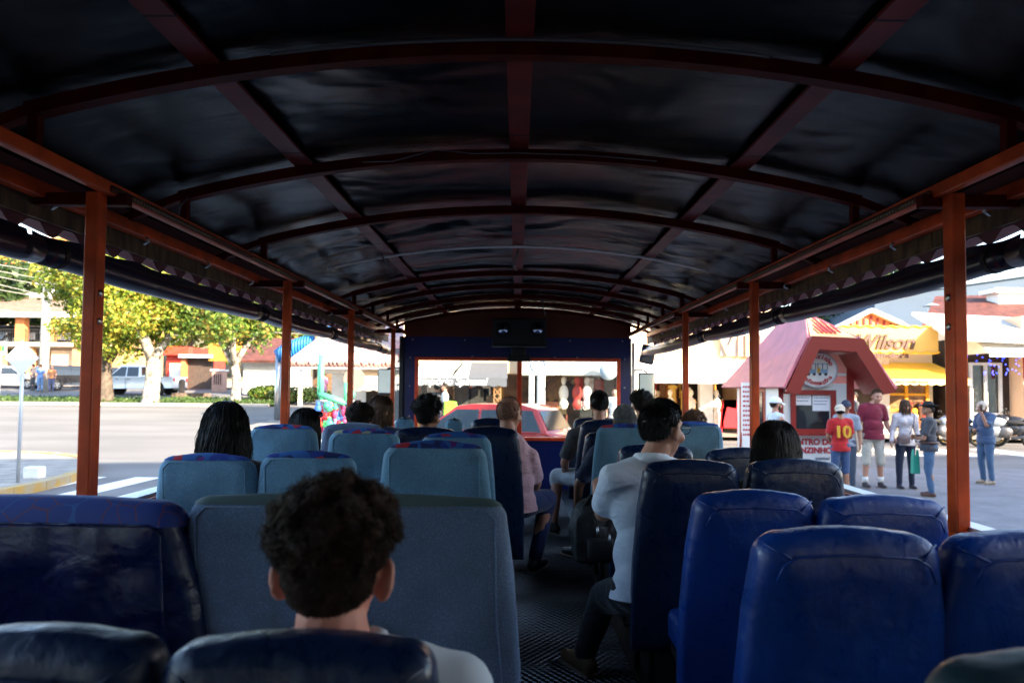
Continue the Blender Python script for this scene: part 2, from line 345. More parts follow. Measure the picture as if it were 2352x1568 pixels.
def hairm(name, c, rough=.42): return mat(name, c, rough, var=.35, vs=30, spec=.35)
h_black = hairm('black_hair', (.009,.007,.007)); h_brown = hairm('dark_brown_hair', (.028,.014,.008), .5); h_lbrown = hairm('light_brown_hair', (.13,.07,.038))
h_grey = hairm('grey_hair', (.25,.25,.25), .6); h_curly = hairm('warm_brown_hair', (.036,.014,.007), .5)
def cloth(name, c, b=.65): 
    if name in MATS: return MATS[name]
    m = mat(name, c, .85, sheen=.2, var=.06, vs=8); t, p = nodes(m); bumpchain(t, p, [(9,b,.03,(1,1,1.8),3),(400,.2,.001,(1,1,1),1)]); return m

# ------------------------------------------------------------------ ground, streets
def sm(a, b, x): t = max(0,min(1,(x-a)/(b-a))); return t*t*(3-2*t)
def gz(x, y): return .042*max(0, min(y,90)-16)*sm(3,-9,x)
def sheet(name, x0, x1, y0, y1, step, off, m, **kw):
    nx = max(1,int((x1-x0)/step)); ny = max(1,int((y1-y0)/step)); mb = MB()
    vs = [(x0+(x1-x0)*i/nx, y0+(y1-y0)*j/ny) for j in range(ny+1) for i in range(nx+1)]
    mb.add([(a,b,gz(a,b)+off) for a,b in vs], [(j*(nx+1)+i, j*(nx+1)+i+1, (j+1)*(nx+1)+i+1, (j+1)*(nx+1)+i) for j in range(ny) for i in range(nx)])
    o = mb.build(name, m, None, True, fix=False); tag(o, kind='structure', **kw); return o
sheet('ground', -400, 400, -80, 720, 4, -.03, mat('earth', '#8c8578', .95, var=.2, vs=.1))
sheet('road', -90, 60, -30, 62, 1, 0, asphalt)
def slab(name, pts, h, m, base=0):
    mb = MB(); n = len(pts)
    mb.add([(x,y,gz(x,y)+base) for x,y in pts]+[(x,y,gz(x,y)+h) for x,y in pts],
           [tuple(range(n,2*n))]+[(i,(i+1)%n,(i+1)%n+n,i+n) for i in range(n)])
    return mb.build(name, m)
o = slab('paving', [(2.0,-25),(48,-25),(48,16.2),(8.6,15.6),(2.0,15.2)], .02, pavingm); tag(o, kind='structure')
# traffic island with the road sign, yellow kerb round its nose
isl = [(-7.9+ -4.3*(1-math.cos(a)), 11.0+5.2*math.sin(a)) for a in [R(k) for k in range(-60,100,8)]]
isl = [(-40,2)]+[(-10,6.2)]+isl+[(-40,16.6)]
o = slab('traffic_island', isl, .13, sidewalkm, -.02); tag(o, kind='structure')
k = MB()
for a, b in zip(isl[1:-1], isl[2:]):
    k.beam((a[0],a[1],gz(*a)+.07),(b[0],b[1],gz(*b)+.07),.20,.16)
tag(k.build('kerb', yellowk), kind='structure')
mk = MB()
for i in range(9):
    x = -8.4+i*1.05
    mk.add([(x,9.2,.006),(x+.5,9.2,.006),(x+.62,13.0,.006),(x+.12,13.0,.006)],[(0,1,2,3)])
for i in range(8):
    x = 7+i*1.7
    mk.add([(x,18.6,.006),(x+.8,18.6,.006),(x+.8,21.0,.006),(x,21.0,.006)],[(0,1,2,3)])
mk.add([(-7,15.2,.006),(1,14.6,.006),(1,14.75,.006),(-7,15.35,.006)],[(0,1,2,3)])
tag(mk.build('road_markings', whitep, fix=False), kind='structure')
# grass median under the street trees
o = sheet('median', -80, -11.5, 33.0, 36.6, 1, .12, grassm)
k = MB()
for i in range(68):
    a = -80+i*1.0; k.beam((a,33.0,gz(a,33)+.05),(a+1.0,33.0,gz(a+1,33)+.05),.2,.18); k.beam((a,36.6,gz(a,36.6)+.05),(a+1.0,36.6,gz(a+1,36.6)+.05),.2,.18)
tag(k.build('kerb', concrete), kind='structure')
o = sheet('sidewalk', -90, -12, 50, 62, 1, .1, sidewalkm)
o = sheet('sidewalk', 2, 60, 23.4, 40, 1, .14, sidewalkm)
o = sheet('sidewalk', -9, 2, 20.5, 40, 1, .12, sidewalkm)

# grass blades and low shrubs on the median
def leaf_cloud(pts_fn, n, size, seed, flat=0):
    rnd = np.random.RandomState(seed); P = pts_fn(rnd, n)
    d = rnd.normal(size=(len(P),3)); d[:,2] += flat; d /= np.linalg.norm(d,axis=1)[:,None]
    a = np.cross(d, rnd.normal(size=(len(P),3))); a /= np.linalg.norm(a,axis=1)[:,None]; b = np.cross(d,a)
    s = size*(.6+.8*rnd.rand(len(P)))[:,None]
    V = np.stack([P-a*s, P-b*s*.55, P+a*s, P+b*s*.55],1).reshape(-1,3)
    return V, len(P)
def quads_obj(V, n, name, m, parent):
    me = bpy.data.meshes.new(name); off = np.array(ORG.get(parent, Vector((0,0,0))))
    me.vertices.add(4*n); me.vertices.foreach_set('co', (V-off).astype('f').ravel()); me.loops.add(4*n); me.loops.foreach_set('vertex_index', np.arange(4*n,dtype='i'))
    me.polygons.add(n); me.polygons.foreach_set('loop_start', np.arange(0,4*n,4,dtype='i')); me.update(calc_edges=True)
    return link_mesh(name, me, m, parent)
def leafmat(name, cols, sc=1.2, trans=.45):
    m = bpy.data.materials.new(name); m.use_nodes = True; t = m.node_tree; p = t.nodes['Principled BSDF']; out = t.nodes['Material Output']
    g = t.nodes.new('ShaderNodeNewGeometry'); tc = t.nodes.new('ShaderNodeTexCoord')
    n = t.nodes.new('ShaderNodeTexNoise'); n.inputs['Scale'].default_value = sc; n.inputs['Detail'].default_value = 2; t.links.new(tc.outputs['Object'], n.inputs[0])
    ad = t.nodes.new('ShaderNodeMath'); ad.operation='MULTIPLY_ADD'; ad.inputs[1].default_value=.45; t.links.new(g.outputs['Random Per Island'], ad.inputs[0])
    sb = t.nodes.new('ShaderNodeMath'); sb.operation='SUBTRACT'; sb.inputs[1].default_value=.22; t.links.new(n.outputs['Fac'], sb.inputs[0]); t.links.new(sb.outputs[0], ad.inputs[2])
    r = t.nodes.new('ShaderNodeValToRGB'); e = r.color_ramp.elements
    e[0].position=.25; e[0].color=tuple(cols[0])+(1,); e[1].position=.75; e[1].color=tuple(cols[-1])+(1,)
    for i, c in enumerate(cols[1:-1]): x = e.new(.25+.5*(i+1)/(len(cols)-1)); x.color=tuple(c)+(1,)
    t.links.new(ad.outputs[0], r.inputs[0]); t.links.new(r.outputs[0], p.inputs['Base Color']); p.inputs['Roughness'].default_value=.5
    tl = t.nodes.new('ShaderNodeBsdfTranslucent'); t.links.new(r.outputs[0], tl.inputs[0]); mx = t.nodes.new('ShaderNodeMixShader'); mx.inputs[0].default_value=trans
    t.links.new(p.outputs[0], mx.inputs[1]); t.links.new(tl.outputs[0], mx.inputs[2]); t.links.new(mx.outputs[0], out.inputs[0]); return m
lf_yel = leafmat('yellow_green_leaves', [(.05,.10,.012),(.18,.27,.03),(.40,.42,.05),(.45,.30,.05)])
lf_grn = leafmat('green_leaves', [(.03,.08,.015),(.12,.22,.035),(.28,.38,.06),(.36,.22,.06)])
lf_dark = leafmat('dark_leaves', [(.015,.035,.012),(.04,.08,.02),(.08,.12,.03)])
def gpts(rnd, n):
    x = rnd.uniform(-75,-11.6,n); y = rnd.uniform(33.2,36.5,n); z = np.array([gz(a,b) for a,b in zip(x,y)])+.12+rnd.rand(n)**2*.16
    return np.stack([x,y,z],1)
V, n = leaf_cloud(gpts, 30000, .06, 3)
tag(quads_obj(V, n, 'grass', leafmat('median_grass', [(.03,.06,.015),(.06,.11,.025),(.1,.16,.04)], trans=.3), None), kind='stuff', label='low green grass on the kerbed strip under the street trees', cat='grass')

def tree(px, py, Y, htop, rad, trunkr, lm, label, n=9000, barkm=None, forks=3, crown_lo=.42, seed=1, leaf=.13, name='street_tree', group='street trees'):
    b = PX(px, py, Y); b.z = gz(b.x, b.y)+.1
    root = empty(name, b, label, 'tree', group); rnd = random.Random(seed); mb = MB(); tips = []
    H = htop - b.z
    top = b+Vector((rnd.uniform(-.1,.1)*H*.3, 0, H*.33))
    mb.tube([b-Vector((0,0,.2)), b+Vector((0,0,.25)), b.lerp(top,.5)+Vector((rnd.uniform(-.12,.12),0,0)), top], [trunkr*1.4,trunkr*1.05,trunkr*.9,trunkr*.8], 10)
    for k in range(forks):
        a = 2*math.pi*k/forks+rnd.random(); q = top
        pts = [top - Vector((0,0,.3))]; rr = [trunkr*.7]
        for j in range(5):
            q = q + Vector((math.cos(a)*rad*.16, math.sin(a)*rad*.16, H*.11))+Vector([rnd.uniform(-.12,.12) for _ in range(3)]); pts.append(q); rr.append(trunkr*(.6-.1*j)); 
            if j > 0: tips.append(q.copy())
            if j > 0:
                for _ in range(2):
                    e = q+Vector((rnd.uniform(-1,1)*rad*.55, rnd.uniform(-1,1)*rad*.55, rnd.uniform(-.05,.3)*H*.4)); mb.tube([q, q.lerp(e,.5)+Vector((0,0,.15)), e], [trunkr*.3,trunkr*.18,trunkr*.06], 6); tips.append(e)
        mb.tube(pts, rr, 8)
    mb.build('trunk', barkm, root, True)
    cl = [(t+Vector((0,0,.1)), rad*rnd.uniform(.22,.42)) for t in tips]
    cz = b.z+H*(crown_lo+1)/2; 
    for _ in range(14):
        a = rnd.uniform(0,2*math.pi); rr = rad*math.sqrt(rnd.random()); cl.append((Vector((b.x+math.cos(a)*rr, b.y+math.sin(a)*rr, b.z+H*rnd.uniform(crown_lo,1)*(1-.12*(rr/rad)**2))), rad*rnd.uniform(.2,.4)))
    def f(r, n):
        w = np.array([c[1]**2 for c in cl]); idx = r.choice(len(cl), n, p=w/w.sum())
        d = r.normal(size=(n,3)); d /= np.linalg.norm(d,axis=1)[:,None]; rr = (r.rand(n)**.45)[:,None]
        return np.array([cl[i][0] for i in idx])+d*rr*np.array([cl[i][1] for i in idx])[:,None]*np.array([1,1,.75])
    V, k = leaf_cloud(f, n, leaf, seed); quads_obj(V, k, 'crown', lm, root); return root
birch = mat('mottled_pale_bark', (.5,.46,.4), .9, col2=(.1,.085,.07), vs=5, bump=.4, bs=12)
darkbark = mat('dark_bark', (.09,.07,.055), .95, var=.4, vs=6, bump=.5, bs=15)
tree(243,940,33.8, 7.3, 2.9, .33, lf_yel, 'yellow-green street tree with the darkest trunk, nearest the thick orange post', barkm=darkbark, seed=3, n=15000, leaf=.11)
tree(345,941,33.6, 8.0, 3.2, .38, lf_yel, 'street tree with mottled white trunk standing in front of the white pickup', barkm=birch, seed=5, n=17000, leaf=.11)
tree(540,938,34.2, 7.2, 2.9, .24, lf_grn, 'greener street tree with forked pale trunk near the white wall', barkm=birch, seed=8, forks=4, n=14000, leaf=.11)

# ------------------------------------------------------------------ the open tour vehicle
FZ = .43                                   # floor height; camera is 1.35 m above it
def H_(h): return CAMZ + h
BUS = empty('tour_bus', (0,4,0), 'open-sided tourist bus with orange posts, arched black tarpaulin roof and rolled-up blinds', 'tour bus')
YF, YB = 9.1, -2.6
def arch(x): return 1.0 - .088*x*x        # height of the bow underside above the camera
m = MB(); m.box((-1.55,YB,FZ-.12),(1.55,YF,FZ)); m.build('floor', floorm, BUS)
m = MB()
for y in (2.55, 5.1): m.box((-.1,y-.004,FZ),(.56,y+.004,FZ+.003))
m.build('floor_joint_strip', blackm, BUS)
m = MB(); y = .5; row = 0
while y < 8.6:
    vs = []; K_ = 34; st_ = (.55+.12)/K_
    for i in range(K_+1):
        x = -.115+st_*i; dy = .009*(1 if (i+row)%2 else -1)
        vs += [(x,y+dy-.006,FZ+.0005),(x,y+dy,FZ+.0055),(x,y+dy+.006,FZ+.0005)]
    m.add(vs, [(i*3+q,i*3+q+1,i*3+4+q,i*3+3+q) for i in range(K_) for q in (0,1)]); y += .026; row += 1
m.build('tread_ribs', mat('worn_rubber_ribs',(.03,.035,.045),.3,var=.3,vs=3,spec=.8), BUS, False, fix=False)
POSTS = [2.38, 4.42, 6.15, 8.25]
POSTR = [2.33, 4.33, 6.11, 8.9]
for sx in (-1, 1):
    m = MB(); a, b = sorted((sx*1.53, sx*1.57)); m.box((a,YB,FZ-.25),(b,YF,H_(-.53))); m.build('side_panel', redbeam, BUS)
    m = MB(); m.beam((sx*1.55,YB,H_(-.5)),(sx*1.55,YF,H_(-.5)),.1,.06); m.build('window_ledge', orange, BUS, bevel=.005)
    m = MB(); m.beam((sx*1.56,YB,H_(-.463)),(sx*1.56,YF,H_(-.463)),.07,.012); m.build('ledge_trim', alu, BUS)
    for i, y in enumerate((POSTS if sx < 0 else POSTR[:3]) + [.2,-1.6]):
        m = MB(); m.box((sx*1.51-.024,y,H_(-.48)),(sx*1.51+.024,y+.055,H_(.68))); po = m.build('post', orange, BUS, bevel=.006)
        for hz in (.10, .20):
            m = MB(); m.ball((sx*(1.51-.025), y+.027, H_(hz+.12)), (.006,.013,.013), 10, 6); m.build('bolt', steel, po, True)
        m = MB(); m.beam((sx*1.42,y+.078,H_(.668)),(sx*1.76,y+.078,H_(.668)),.04,.045); m.build('roof_bracket', redbeam, BUS, bevel=.004)
    # inner rail with lamp channel, outer rail
    m = MB(); m.beam((sx*1.475,YB,H_(.70)),(sx*1.475,YF,H_(.70)),.034,.046); m.build('inner_rail', orange, BUS, bevel=.005)
    m = MB(); m.beam((sx*1.455,2.4,H_(.692)),(sx*1.455,YF-.1,H_(.682)),.006,.018); m.beam((sx*1.451,2.4,H_(.704)),(sx*1.451,YF-.1,H_(.704)),.012,.004)
    lc = m.build('lamp_channel', mat('bronze_channel', (.16,.06,.035), .4, metal=.5), BUS)
    for y0, y1 in ((2.5,3.2),(3.7,5.2),(5.6,7.1)):
        m = MB(); y = y0
        while y < y1: m.cbox((sx*1.4505,y,H_(.692)),(.003,.010,.008)); y += .022
        m.build('lamp_strip', mat('lamp_chips', (.30,.27,.15), .4), lc)
    m = MB(); m.beam((sx*1.74,YB,H_(.70)),(sx*1.74,YF,H_(.70)),.05,.055); m.build('outer_rail', orange, BUS, bevel=.005)
    for i in range(14): m = MB(); m.tube([(sx*1.70,.6+i*.62,H_(.67)),(sx*1.69,.61+i*.62,H_(.65)),(sx*1.72,.62+i*.62,H_(.64))], .006, 6); m.build('blind_hook', steel, BUS, True)
    # boards under the outer rail with corrugated roof edge showing below
    y = YB; k = 0
    m = MB()
    while y < YF:
        L = .92; m.box((min(sx*1.775,sx*1.79),y+.004,H_(.605+.01*math.sin(k*3.1))),(max(sx*1.775,sx*1.79),y+L-.004,H_(.72))); y += L; k += 1
    m.build('edge_board', woodm, BUS)
    m = MB(); N = 620; vs = []; fs = []
    for i in range(N+1):
        yy = YB+(YF-YB)*i/N; ph = (yy*2*math.pi/.2); zz = .588-.030*max(-.55,math.cos(ph)); 
        for j, (xx, dz) in enumerate(((1.80,0),(1.80,.10),(1.92,.16),(1.92,.055))): vs.append((sx*xx,yy,H_(zz+dz*1.0)))
    for i in range(N):
        for j in range(4): a = i*4; fs.append((a+j,a+(j+1)%4,a+4+(j+1)%4,a+4+j))
    m.add(vs, fs); m.build('corrugated_edge', canopyedge, BUS)
    ys = [YB,-1.4]+([.2]+(POSTS if sx<0 else POSTR[:3]))+[YF+.1]
    for i in range(len(ys)-1):
        a, b = ys[i]+.02, ys[i+1]-.01
        if b-a < .5: continue
        rr = random.Random(i*7+sx); n = 26; pts=[]; rs=[]
        for j in range(n+1):
            t_ = j/n; pts.append((sx*1.70, a+(b-a)*t_, H_(.468-.015*math.sin(math.pi*t_)))); rs.append((.047+.002*math.sin(j*.7+i)+rr.uniform(-.0008,.0008)))
        m = MB(); m.tube(pts, rs, 18); ro = m.build('rolled_blind', rollm, BUS, True)
        for t_ in (.04,.96):
            q = Vector(pts[0]).lerp(Vector(pts[-1]), t_); m = MB(); m.tube([q-Vector((0,.012,0)),q+Vector((0,.012,0))], .050, 18); m.build('tie_strap', blackm, ro)
        # loose flap of the blind hanging from the rail to the roll
        m = MB(); vs=[]; nn=40
        for j in range(nn+1):
            t_=j/nn
            for q in range(5): vs.append((sx*(1.735-.008*q+.006*math.sin(j*.9+q)), a+(b-a)*t_, H_(.545-.022*q -.006*math.sin(j*.8))))
        m.add(vs,[(j*5+q,j*5+q+1,(j+1)*5+q+1,(j+1)*5+q) for j in range(nn) for q in range(4)]); m.build('blind_flap', rollm, ro, True, fix=False)
# bows
for i, y in enumerate([-1.6,-.7,.2, 1.12, 2.02, 2.96, 3.9, 6.1, 6.9, 7.7, 8.3, 8.95]):
    m = MB(); vs = []; n = 30
    for j in range(n+1):
        x = -1.5+3.0*j/n; z = arch(x)
        for dy, dz in ((0,0),(.045,0),(.045,.045),(0,.045)): vs.append((x,y+dy,H_(z+dz)))
    fs = [(j*4+q,j*4+(q+1)%4,j*4+4+(q+1)%4,j*4+4+q) for j in range(n) for q in range(4)]+[(3,2,1,0),(n*4,n*4+1,n*4+2,n*4+3)]
    m.add(vs, fs); m.beam((-1.475,y+.022,H_(.71)),(-1.475,y+.022,H_(arch(1.475)+.01)),.03,.03,(0,1,0)); m.beam((1.475,y+.022,H_(.71)),(1.475,y+.022,H_(arch(1.475)+.01)),.03,.03,(0,1,0))
    m.beam((-1.5,y+.022,H_(arch(1.5)+.02)),(-1.76,y+.022,H_(.72)),.035,.035); m.beam((1.5,y+.022,H_(arch(1.5)+.02)),(1.76,y+.022,H_(.72)),.035,.035)
    m.build('roof_bow', redbeam, BUS)
m = MB(); pts = [(x, 5.0, H_(arch(x)+.035)) for x in np.linspace(-1.4,1.4,24)]; m.tube(pts, .011, 8); m.build('thin_bow', mat('bare_pale_tube', (.85,.75,.7), .4), BUS, True)
for x in (-.95, .0, .97):
    m = MB(); m.box((x-.042,YB,H_(arch(x)+.046)),(x+.042,YF,H_(arch(x)+.058))); pu = m.build('roof_strip', dullstrip, BUS)
    for y in (1.75,2.8,3.95,4.3,4.62,5.3,6.0,7.2): m = MB(); m.box((x-.043,y,H_(arch(x)+.0455)),(x+.043,y+.008,H_(arch(x)+.0585))); m.build('splice_joint', blackm, pu)
# canvas: sags between the bows, loose and folded round Y 4-6
m = MB(); nx, ny = 90, 200; vs = []
BY = [-2.6,-1.6,-.7,.2,1.12,2.02,2.96,3.9,5.0,6.1,6.9,7.7,8.3,9.1]
for j in range(ny+1):
    y = YB+(YF-YB)*j/ny
    k = max(i for i in range(len(BY)-1) if BY[i] <= y+1e-6); t_ = (y-BY[k])/(BY[k+1]-BY[k]); loose = math.exp(-((y-5)/.9)**2)
    for i in range(nx+1):
        x = -1.78+3.56*i/nx
        px_ = abs(((x+.0)/.95+100.5)%1-.5)*2      # 0 at strips .. 1 between
        z = arch(x)+.063+ .012*math.sin(math.pi*t_)
        z += .014*noise.noise(Vector((x*1.8,y*2.2,3)))*math.sin(math.pi*t_)
        z += loose*(.034*noise.noise(Vector((x*1.3,y*7+x*2.5,7)))+.012*noise.noise(Vector((x*2+y*3,y*16+x*5,2))))*math.sin(math.pi*t_)**.5 + loose*.02 - .03*loose*math.sin(math.pi*t_)*(.5+.5*math.cos(x*6))
        for xs in (-.95,.97):                       # ruffled seam beside the strips
            dx = (x-xs)*(1 if xs<0 else -1)*-1 if False else (x-xs)
            z += .006*math.exp(-((dx-(.09 if xs<0 else .09))/.05)**2)*math.sin(y*38)
        if abs(x) > 1.5: z = max(z-.0, .745+ (1.78-abs(x))*.4)
        vs.append((x,y,H_(z)))
m.add(vs, [(j*(nx+1)+i,j*(nx+1)+i+1,(j+1)*(nx+1)+i+1,(j+1)*(nx+1)+i) for j in range(ny) for i in range(nx)])
o = m.build('tarpaulin', canvas, BUS, True, fix=False); so = o.modifiers.new('solid','SOLIDIFY'); so.thickness = .004; so.offset = 1
# corrugated outer roof edge (closes the gap to the outer rail)
for sx in (-1,1):
    m = MB(); m.box((min(sx*1.775,sx*2.0),YB,H_(.735)),(max(sx*1.775,sx*2.0),YF+.04,H_(.86))); m.build('roof_edge', canopyedge, BUS)
# cables
def cable(pts, r): m = MB(); m.tube(pts, r, 6); m.build('cable', clearpl, BUS, True)
cable([PX(832,372,2.93),PX(900,371,2.9),PX(960,355,2.93),PX(1000,344,2.94)]+[(x,2.945,H_(arch(x)+.02)) for x in (-.2,0,.3,.6)], .0025)
cable([(x,2.012,H_(arch(x)+.042)) for x in np.linspace(-.75,.75,16)], .005)
cable([PX(432,455,2.95),PX(415,470,2.9),PX(408,500,2.9)], .004)
cable([PX(1243,687,6.8),PX(1253,724,6.8)], .006)
cable([PX(1190,572,5.0),PX(1186,590,5.0),PX(1180,610,5.02),PX(1186,620,5.1)], .008)
cable([PX(877,588,4.9),PX(886,600,4.9),PX(890,612,4.95),PX(905,622,5.0)], .007)

# rear wall behind the camera, unseen; added to block sky light from behind
m = MB(); m.box((-1.52,YB-.04,FZ-.2),(1.52,YB,H_(.80))); m.build('added_rear_wall', bluepanel, BUS)
# front wall
WX = 1.52
m = MB()
wl, wr, wt, wb = -1.335, 1.345, .345, -.665       # window opening (above camera)
m.box((-WX,YF,FZ),(WX,YF+.04,H_(wb))); m.box((-WX,YF,H_(wt)),(WX,YF+.04,H_(.66)))
m.box((-WX,YF,H_(wb)),(wl,YF+.04,H_(wt))); m.box((wr,YF,H_(wb)),(WX,YF+.04,H_(wt)))
fw = m.build('front_wall', bluepanel, BUS)
m = MB()
for x,z in [(-1.43,.38),(-1.43,0),(-1.43,-.4),(1.43,.38),(1.43,0),(1.43,-.4),(-.6,.4),(-.45,.38),(.5,.4),(.8,.4),(-1.4,.62),(0,.62),(1.4,.62),(-.7,.62),(.7,.62),(.1,-.7),(.6,-.7),(-.6,-.7)]: m.ball((x,YF-.004,H_(z)),(.012,.006,.012),8,6)
m.build('screw', steel, fw, True)
m = MB(); n = 24; pts = [(-1.5,.645)]+[(x,arch(x)+.058) for x in np.linspace(-1.5,1.5,n)]+[(1.5,.645)]
m.prism([(a,H_(b)) for a,b in pts], YF+.005, YF+.035); m.build('gable_panel', mat('orange_gable', (.15,.022,.006), .5, var=.1), BUS)
m = MB(); f_ = .045
m.box((wl-.03,YF-.02,H_(wt-.0)),(wr+.03,YF-.001,H_(wt+f_))); m.box((wl-.03,YF-.02,H_(wb-f_)),(wr+.03,YF-.001,H_(wb)))
m.box((wl-.03,YF-.02,H_(wb)),(wl+.02,YF-.001,H_(wt))); m.box((wr-.02,YF-.02,H_(wb)),(wr+.03,YF-.001,H_(wt))); m.box((-.0,YF-.03,H_(wb)),(.065,YF+.05,H_(wt)))
fr = m.build('window_frame', framered, BUS, bevel=.004)
m = MB(); m.box((wl+.02,YF+.022,H_(wb)),(-.002,YF+.027,H_(wt))); m.build('pane', wglass, fr)
m = MB(); m.box((.067,YF+.022,H_(wb)),(wr-.02,YF+.027,H_(wt))); m.build('pane', wglass, fr)
# windscreen wipers
def pxz(x,y,Y): return PX(x,y,Y)
for A in ([(1060,826),(1047,848),(1036,868)],[(1063,833),(1040,862)],[(1302,832),(1283,858),(1262,876),(1240,910)],[(1302,842),(1290,858),(1270,880)]):
    m = MB(); m.tube([PX(a,b,YF+.12) for a,b in A], [.006 if len(A)>2 else .012]*len(A), 6); m.build('wiper', blackp, BUS, True)
# corner flaps of clear plastic
for sx,x0,x1 in ((-1,-1.66,-1.56),):
    m = MB(); m.box((x0,YF-.02,H_(-.6)),(x1,YF-.015,H_(.5))); m.build('clear_corner_flap', glass('cloudy_plastic',(.8,.85,.9),.1,.5), BUS)
    m = MB(); m.beam((-1.54,YF-.03,FZ),(-1.54,YF-.03,H_(.66)),.05,.05,(0,1,0)); m.build('corner_tube', blackp, BUS)
m = MB(); m.box((1.53,YF-.02,H_(-.6)),(1.56,YF+.03,H_(.6))); m.build('corner_trim', mat('pale_trim', '#d8d4d0', .5), BUS)
# mirrors on arms
for (x0,y0,x1,y1,dy) in ((1466,856,1504,925,.35),(868,846,902,905,.35)):
    a, b = PX(x0,y0,YF+dy), PX(x1,y1,YF+dy); c = (a+b)/2; m = MB(); m.cbox(c,(b.x-a.x,.05,a.z-b.z)); hs = m.build('mirror', blackp, BUS, bevel=.02)
    m = MB(); m.cbox(c-Vector((0,.027,0)),((b.x-a.x)*.86,.004,(a.z-b.z)*.9)); m.build('mirror_glass', mat('mirror_face', (.8,.8,.8), .03, metal=1), hs, bevel=.002)
    s_ = 1 if c.x>0 else -1; m = MB(); m.tube([(s_*1.56,YF+.1,H_(.24)),(c.x-s_*.05,YF+dy,H_(.245)),(c.x,YF+dy,H_(.22)),(c.x,YF+dy,a.z)], .012, 8); m.build('mirror_arm', blackp, hs, True)
m = MB(); a=PX(1474,790,YF+.15); m.cbox(a-Vector((-.08,0,.14)),(.2,.05,.26),Euler((0,R(12),0)).to_matrix()); m.build('tarp_end', rollm, BUS, bevel=.03)
# loudspeaker box hanging at the front
sp = empty('loudspeaker', (.02,8.75,H_(.5)), 'wide black loudspeaker box with two shiny round drivers, hung over the front window', 'loudspeaker')
a, b = PX(1131,731,8.6), PX(1254,793,8.6)
m = MB(); m.box((a.x,8.6,b.z),(b.x,8.9,a.z)); m.build('cabinet', blackp, sp, bevel=.012)
for x in (1156,1235):
    c = PX(x,757,8.6); m = MB(); m.tube([c+Vector((0,-.012,0)),c+Vector((0,.01,0))],.1,20); ring=m.build('driver', blackm, sp, True)
    m = MB(); m.ball(c-Vector((0,.014,0)),(.062,.035,.062),20,12); m.build('cone', mat('shiny_cone',(.55,.62,.8),.1,metal=1), ring, True)
m = MB(); m.box((a.x-.01,8.59,b.z-.015),(b.x+.01,8.91,b.z)); m.build('shelf', blackm, sp)
dv = empty('camera_device', PX(1192,800,8.9), 'small black device with a row of tiny lights mounted above the window mullion', 'device')
c = PX(1192,808,8.9); m = MB(); m.cbox(c,(.2,.12,.11)); m.cbox(c-Vector((0,0,.08)),(.3,.08,.09)); m.build('housing', blackp, dv, bevel=.015)
m = MB()
for i in range(4): m.ball(PX(1184+i*5,797,8.83),.006,6,4)
m.build('indicator', mat('indicator_dot',(.5,.5,.5),.4), dv)

# ------------------------------------------------------------------ seats
def outline(w0, w1, H, r, n=7, crown=.015):
    "rounded seat-back outline in x,z, counter-clockwise; w0 bottom width, w1 top width"
    pts = [(-w0/2,0),(w0/2,0)]
    side = [(.12,.0),(.3,.004),(.45,.004),(.6,0),(.75,-.002)]
    for t_, d in side: pts.append((w0/2+(w1/2-w0/2)*t_*t_*.9+d, H*t_))
    for k in range(n+1):
        a = math.pi/2*k/n; pts.append((w1/2-r+r*math.cos(a), H-r*.9-crown+r*.9*math.sin(a)))
    for t_ in (.5,0,-.5): pts.append(((w1/2-r)*t_, H-crown*t_*t_*1.0))
    for k in range(n+1):
        a = math.pi/2*(1-k/n); pts.append((-(w1/2-r+r*math.cos(a)), H-r*.9-crown+r*.9*math.sin(a)))
    for t_, d in reversed(side): pts.append((-(w0/2+(w1/2-w0/2)*t_*t_*.9+d), H*t_))
    return pts
def back_mesh(w0, w1, H, th, r, lean, roundtop=.11, puff=.012, inflate=0, sag=0, seed=0):
    P = outline(w0, w1, H, r); n = len(P); rings = []
    cr = .032
    prof = []
    for k in range(5):                       # rear side (-y) coming round the rim to the front
        a = math.pi/2*k/4; prof.append((cr*(1-math.sin(a)), -(th/2-cr)-cr*math.cos(a)))
    prof += [(0, (th/2-cr))]
    for k in range(1,5):
        a = math.pi/2*k/4; prof.append((cr*(1-math.cos(a)), (th/2-cr)+cr*math.sin(a)))
    inner = [.93,.8,.62,.42,.2]
    cx, cz = 0, H*.5
    def ring(ins, y, sc=1):
        out = []
        for x, z in P:
            xx = x*(1-ins/(w0/2))*sc; zz = cz+(z-cz)*(1-ins/(H/2))*sc
            out.append([xx, y, zz])
        return out
    for s_ in reversed(inner): rings.append(ring(cr, -th/2-puff*(1-s_**2), s_))
    for ins, y in prof: rings.append(ring(ins, y))
    for s_ in inner: rings.append(ring(cr, th/2+puff*1.5*(1-s_**2), s_))
    vs = []
    for rg in rings:
        for x, y, z in rg:
            if y < 0:
                t_ = max(0, (z-(H-roundtop))/roundtop); y *= math.sqrt(max(.02,1-.93*min(1,t_)**2))
                e = max(0,(abs(x)-(w1/2-.06))/.06); y *= 1-.25*min(1,e)**2
            y += lean*(z/H)**1.3
            if sag: z -= sag*math.exp(-(x/(w1*.4))**2)*(z/H)**4; y += .004*noise.noise(Vector((x*14,z*9,seed)))
            vs.append((x,-y if False else y,z))
    fs = [(i*n+k,i*n+(k+1)%n,(i+1)*n+(k+1)%n,(i+1)*n+k) for i in range(len(rings)-1) for k in range(n)]
    fs += [tuple(range(n-1,-1,-1)), tuple((len(rings)-1)*n+k for k in range(n))]
    return vs, fs
SEATN = [0]
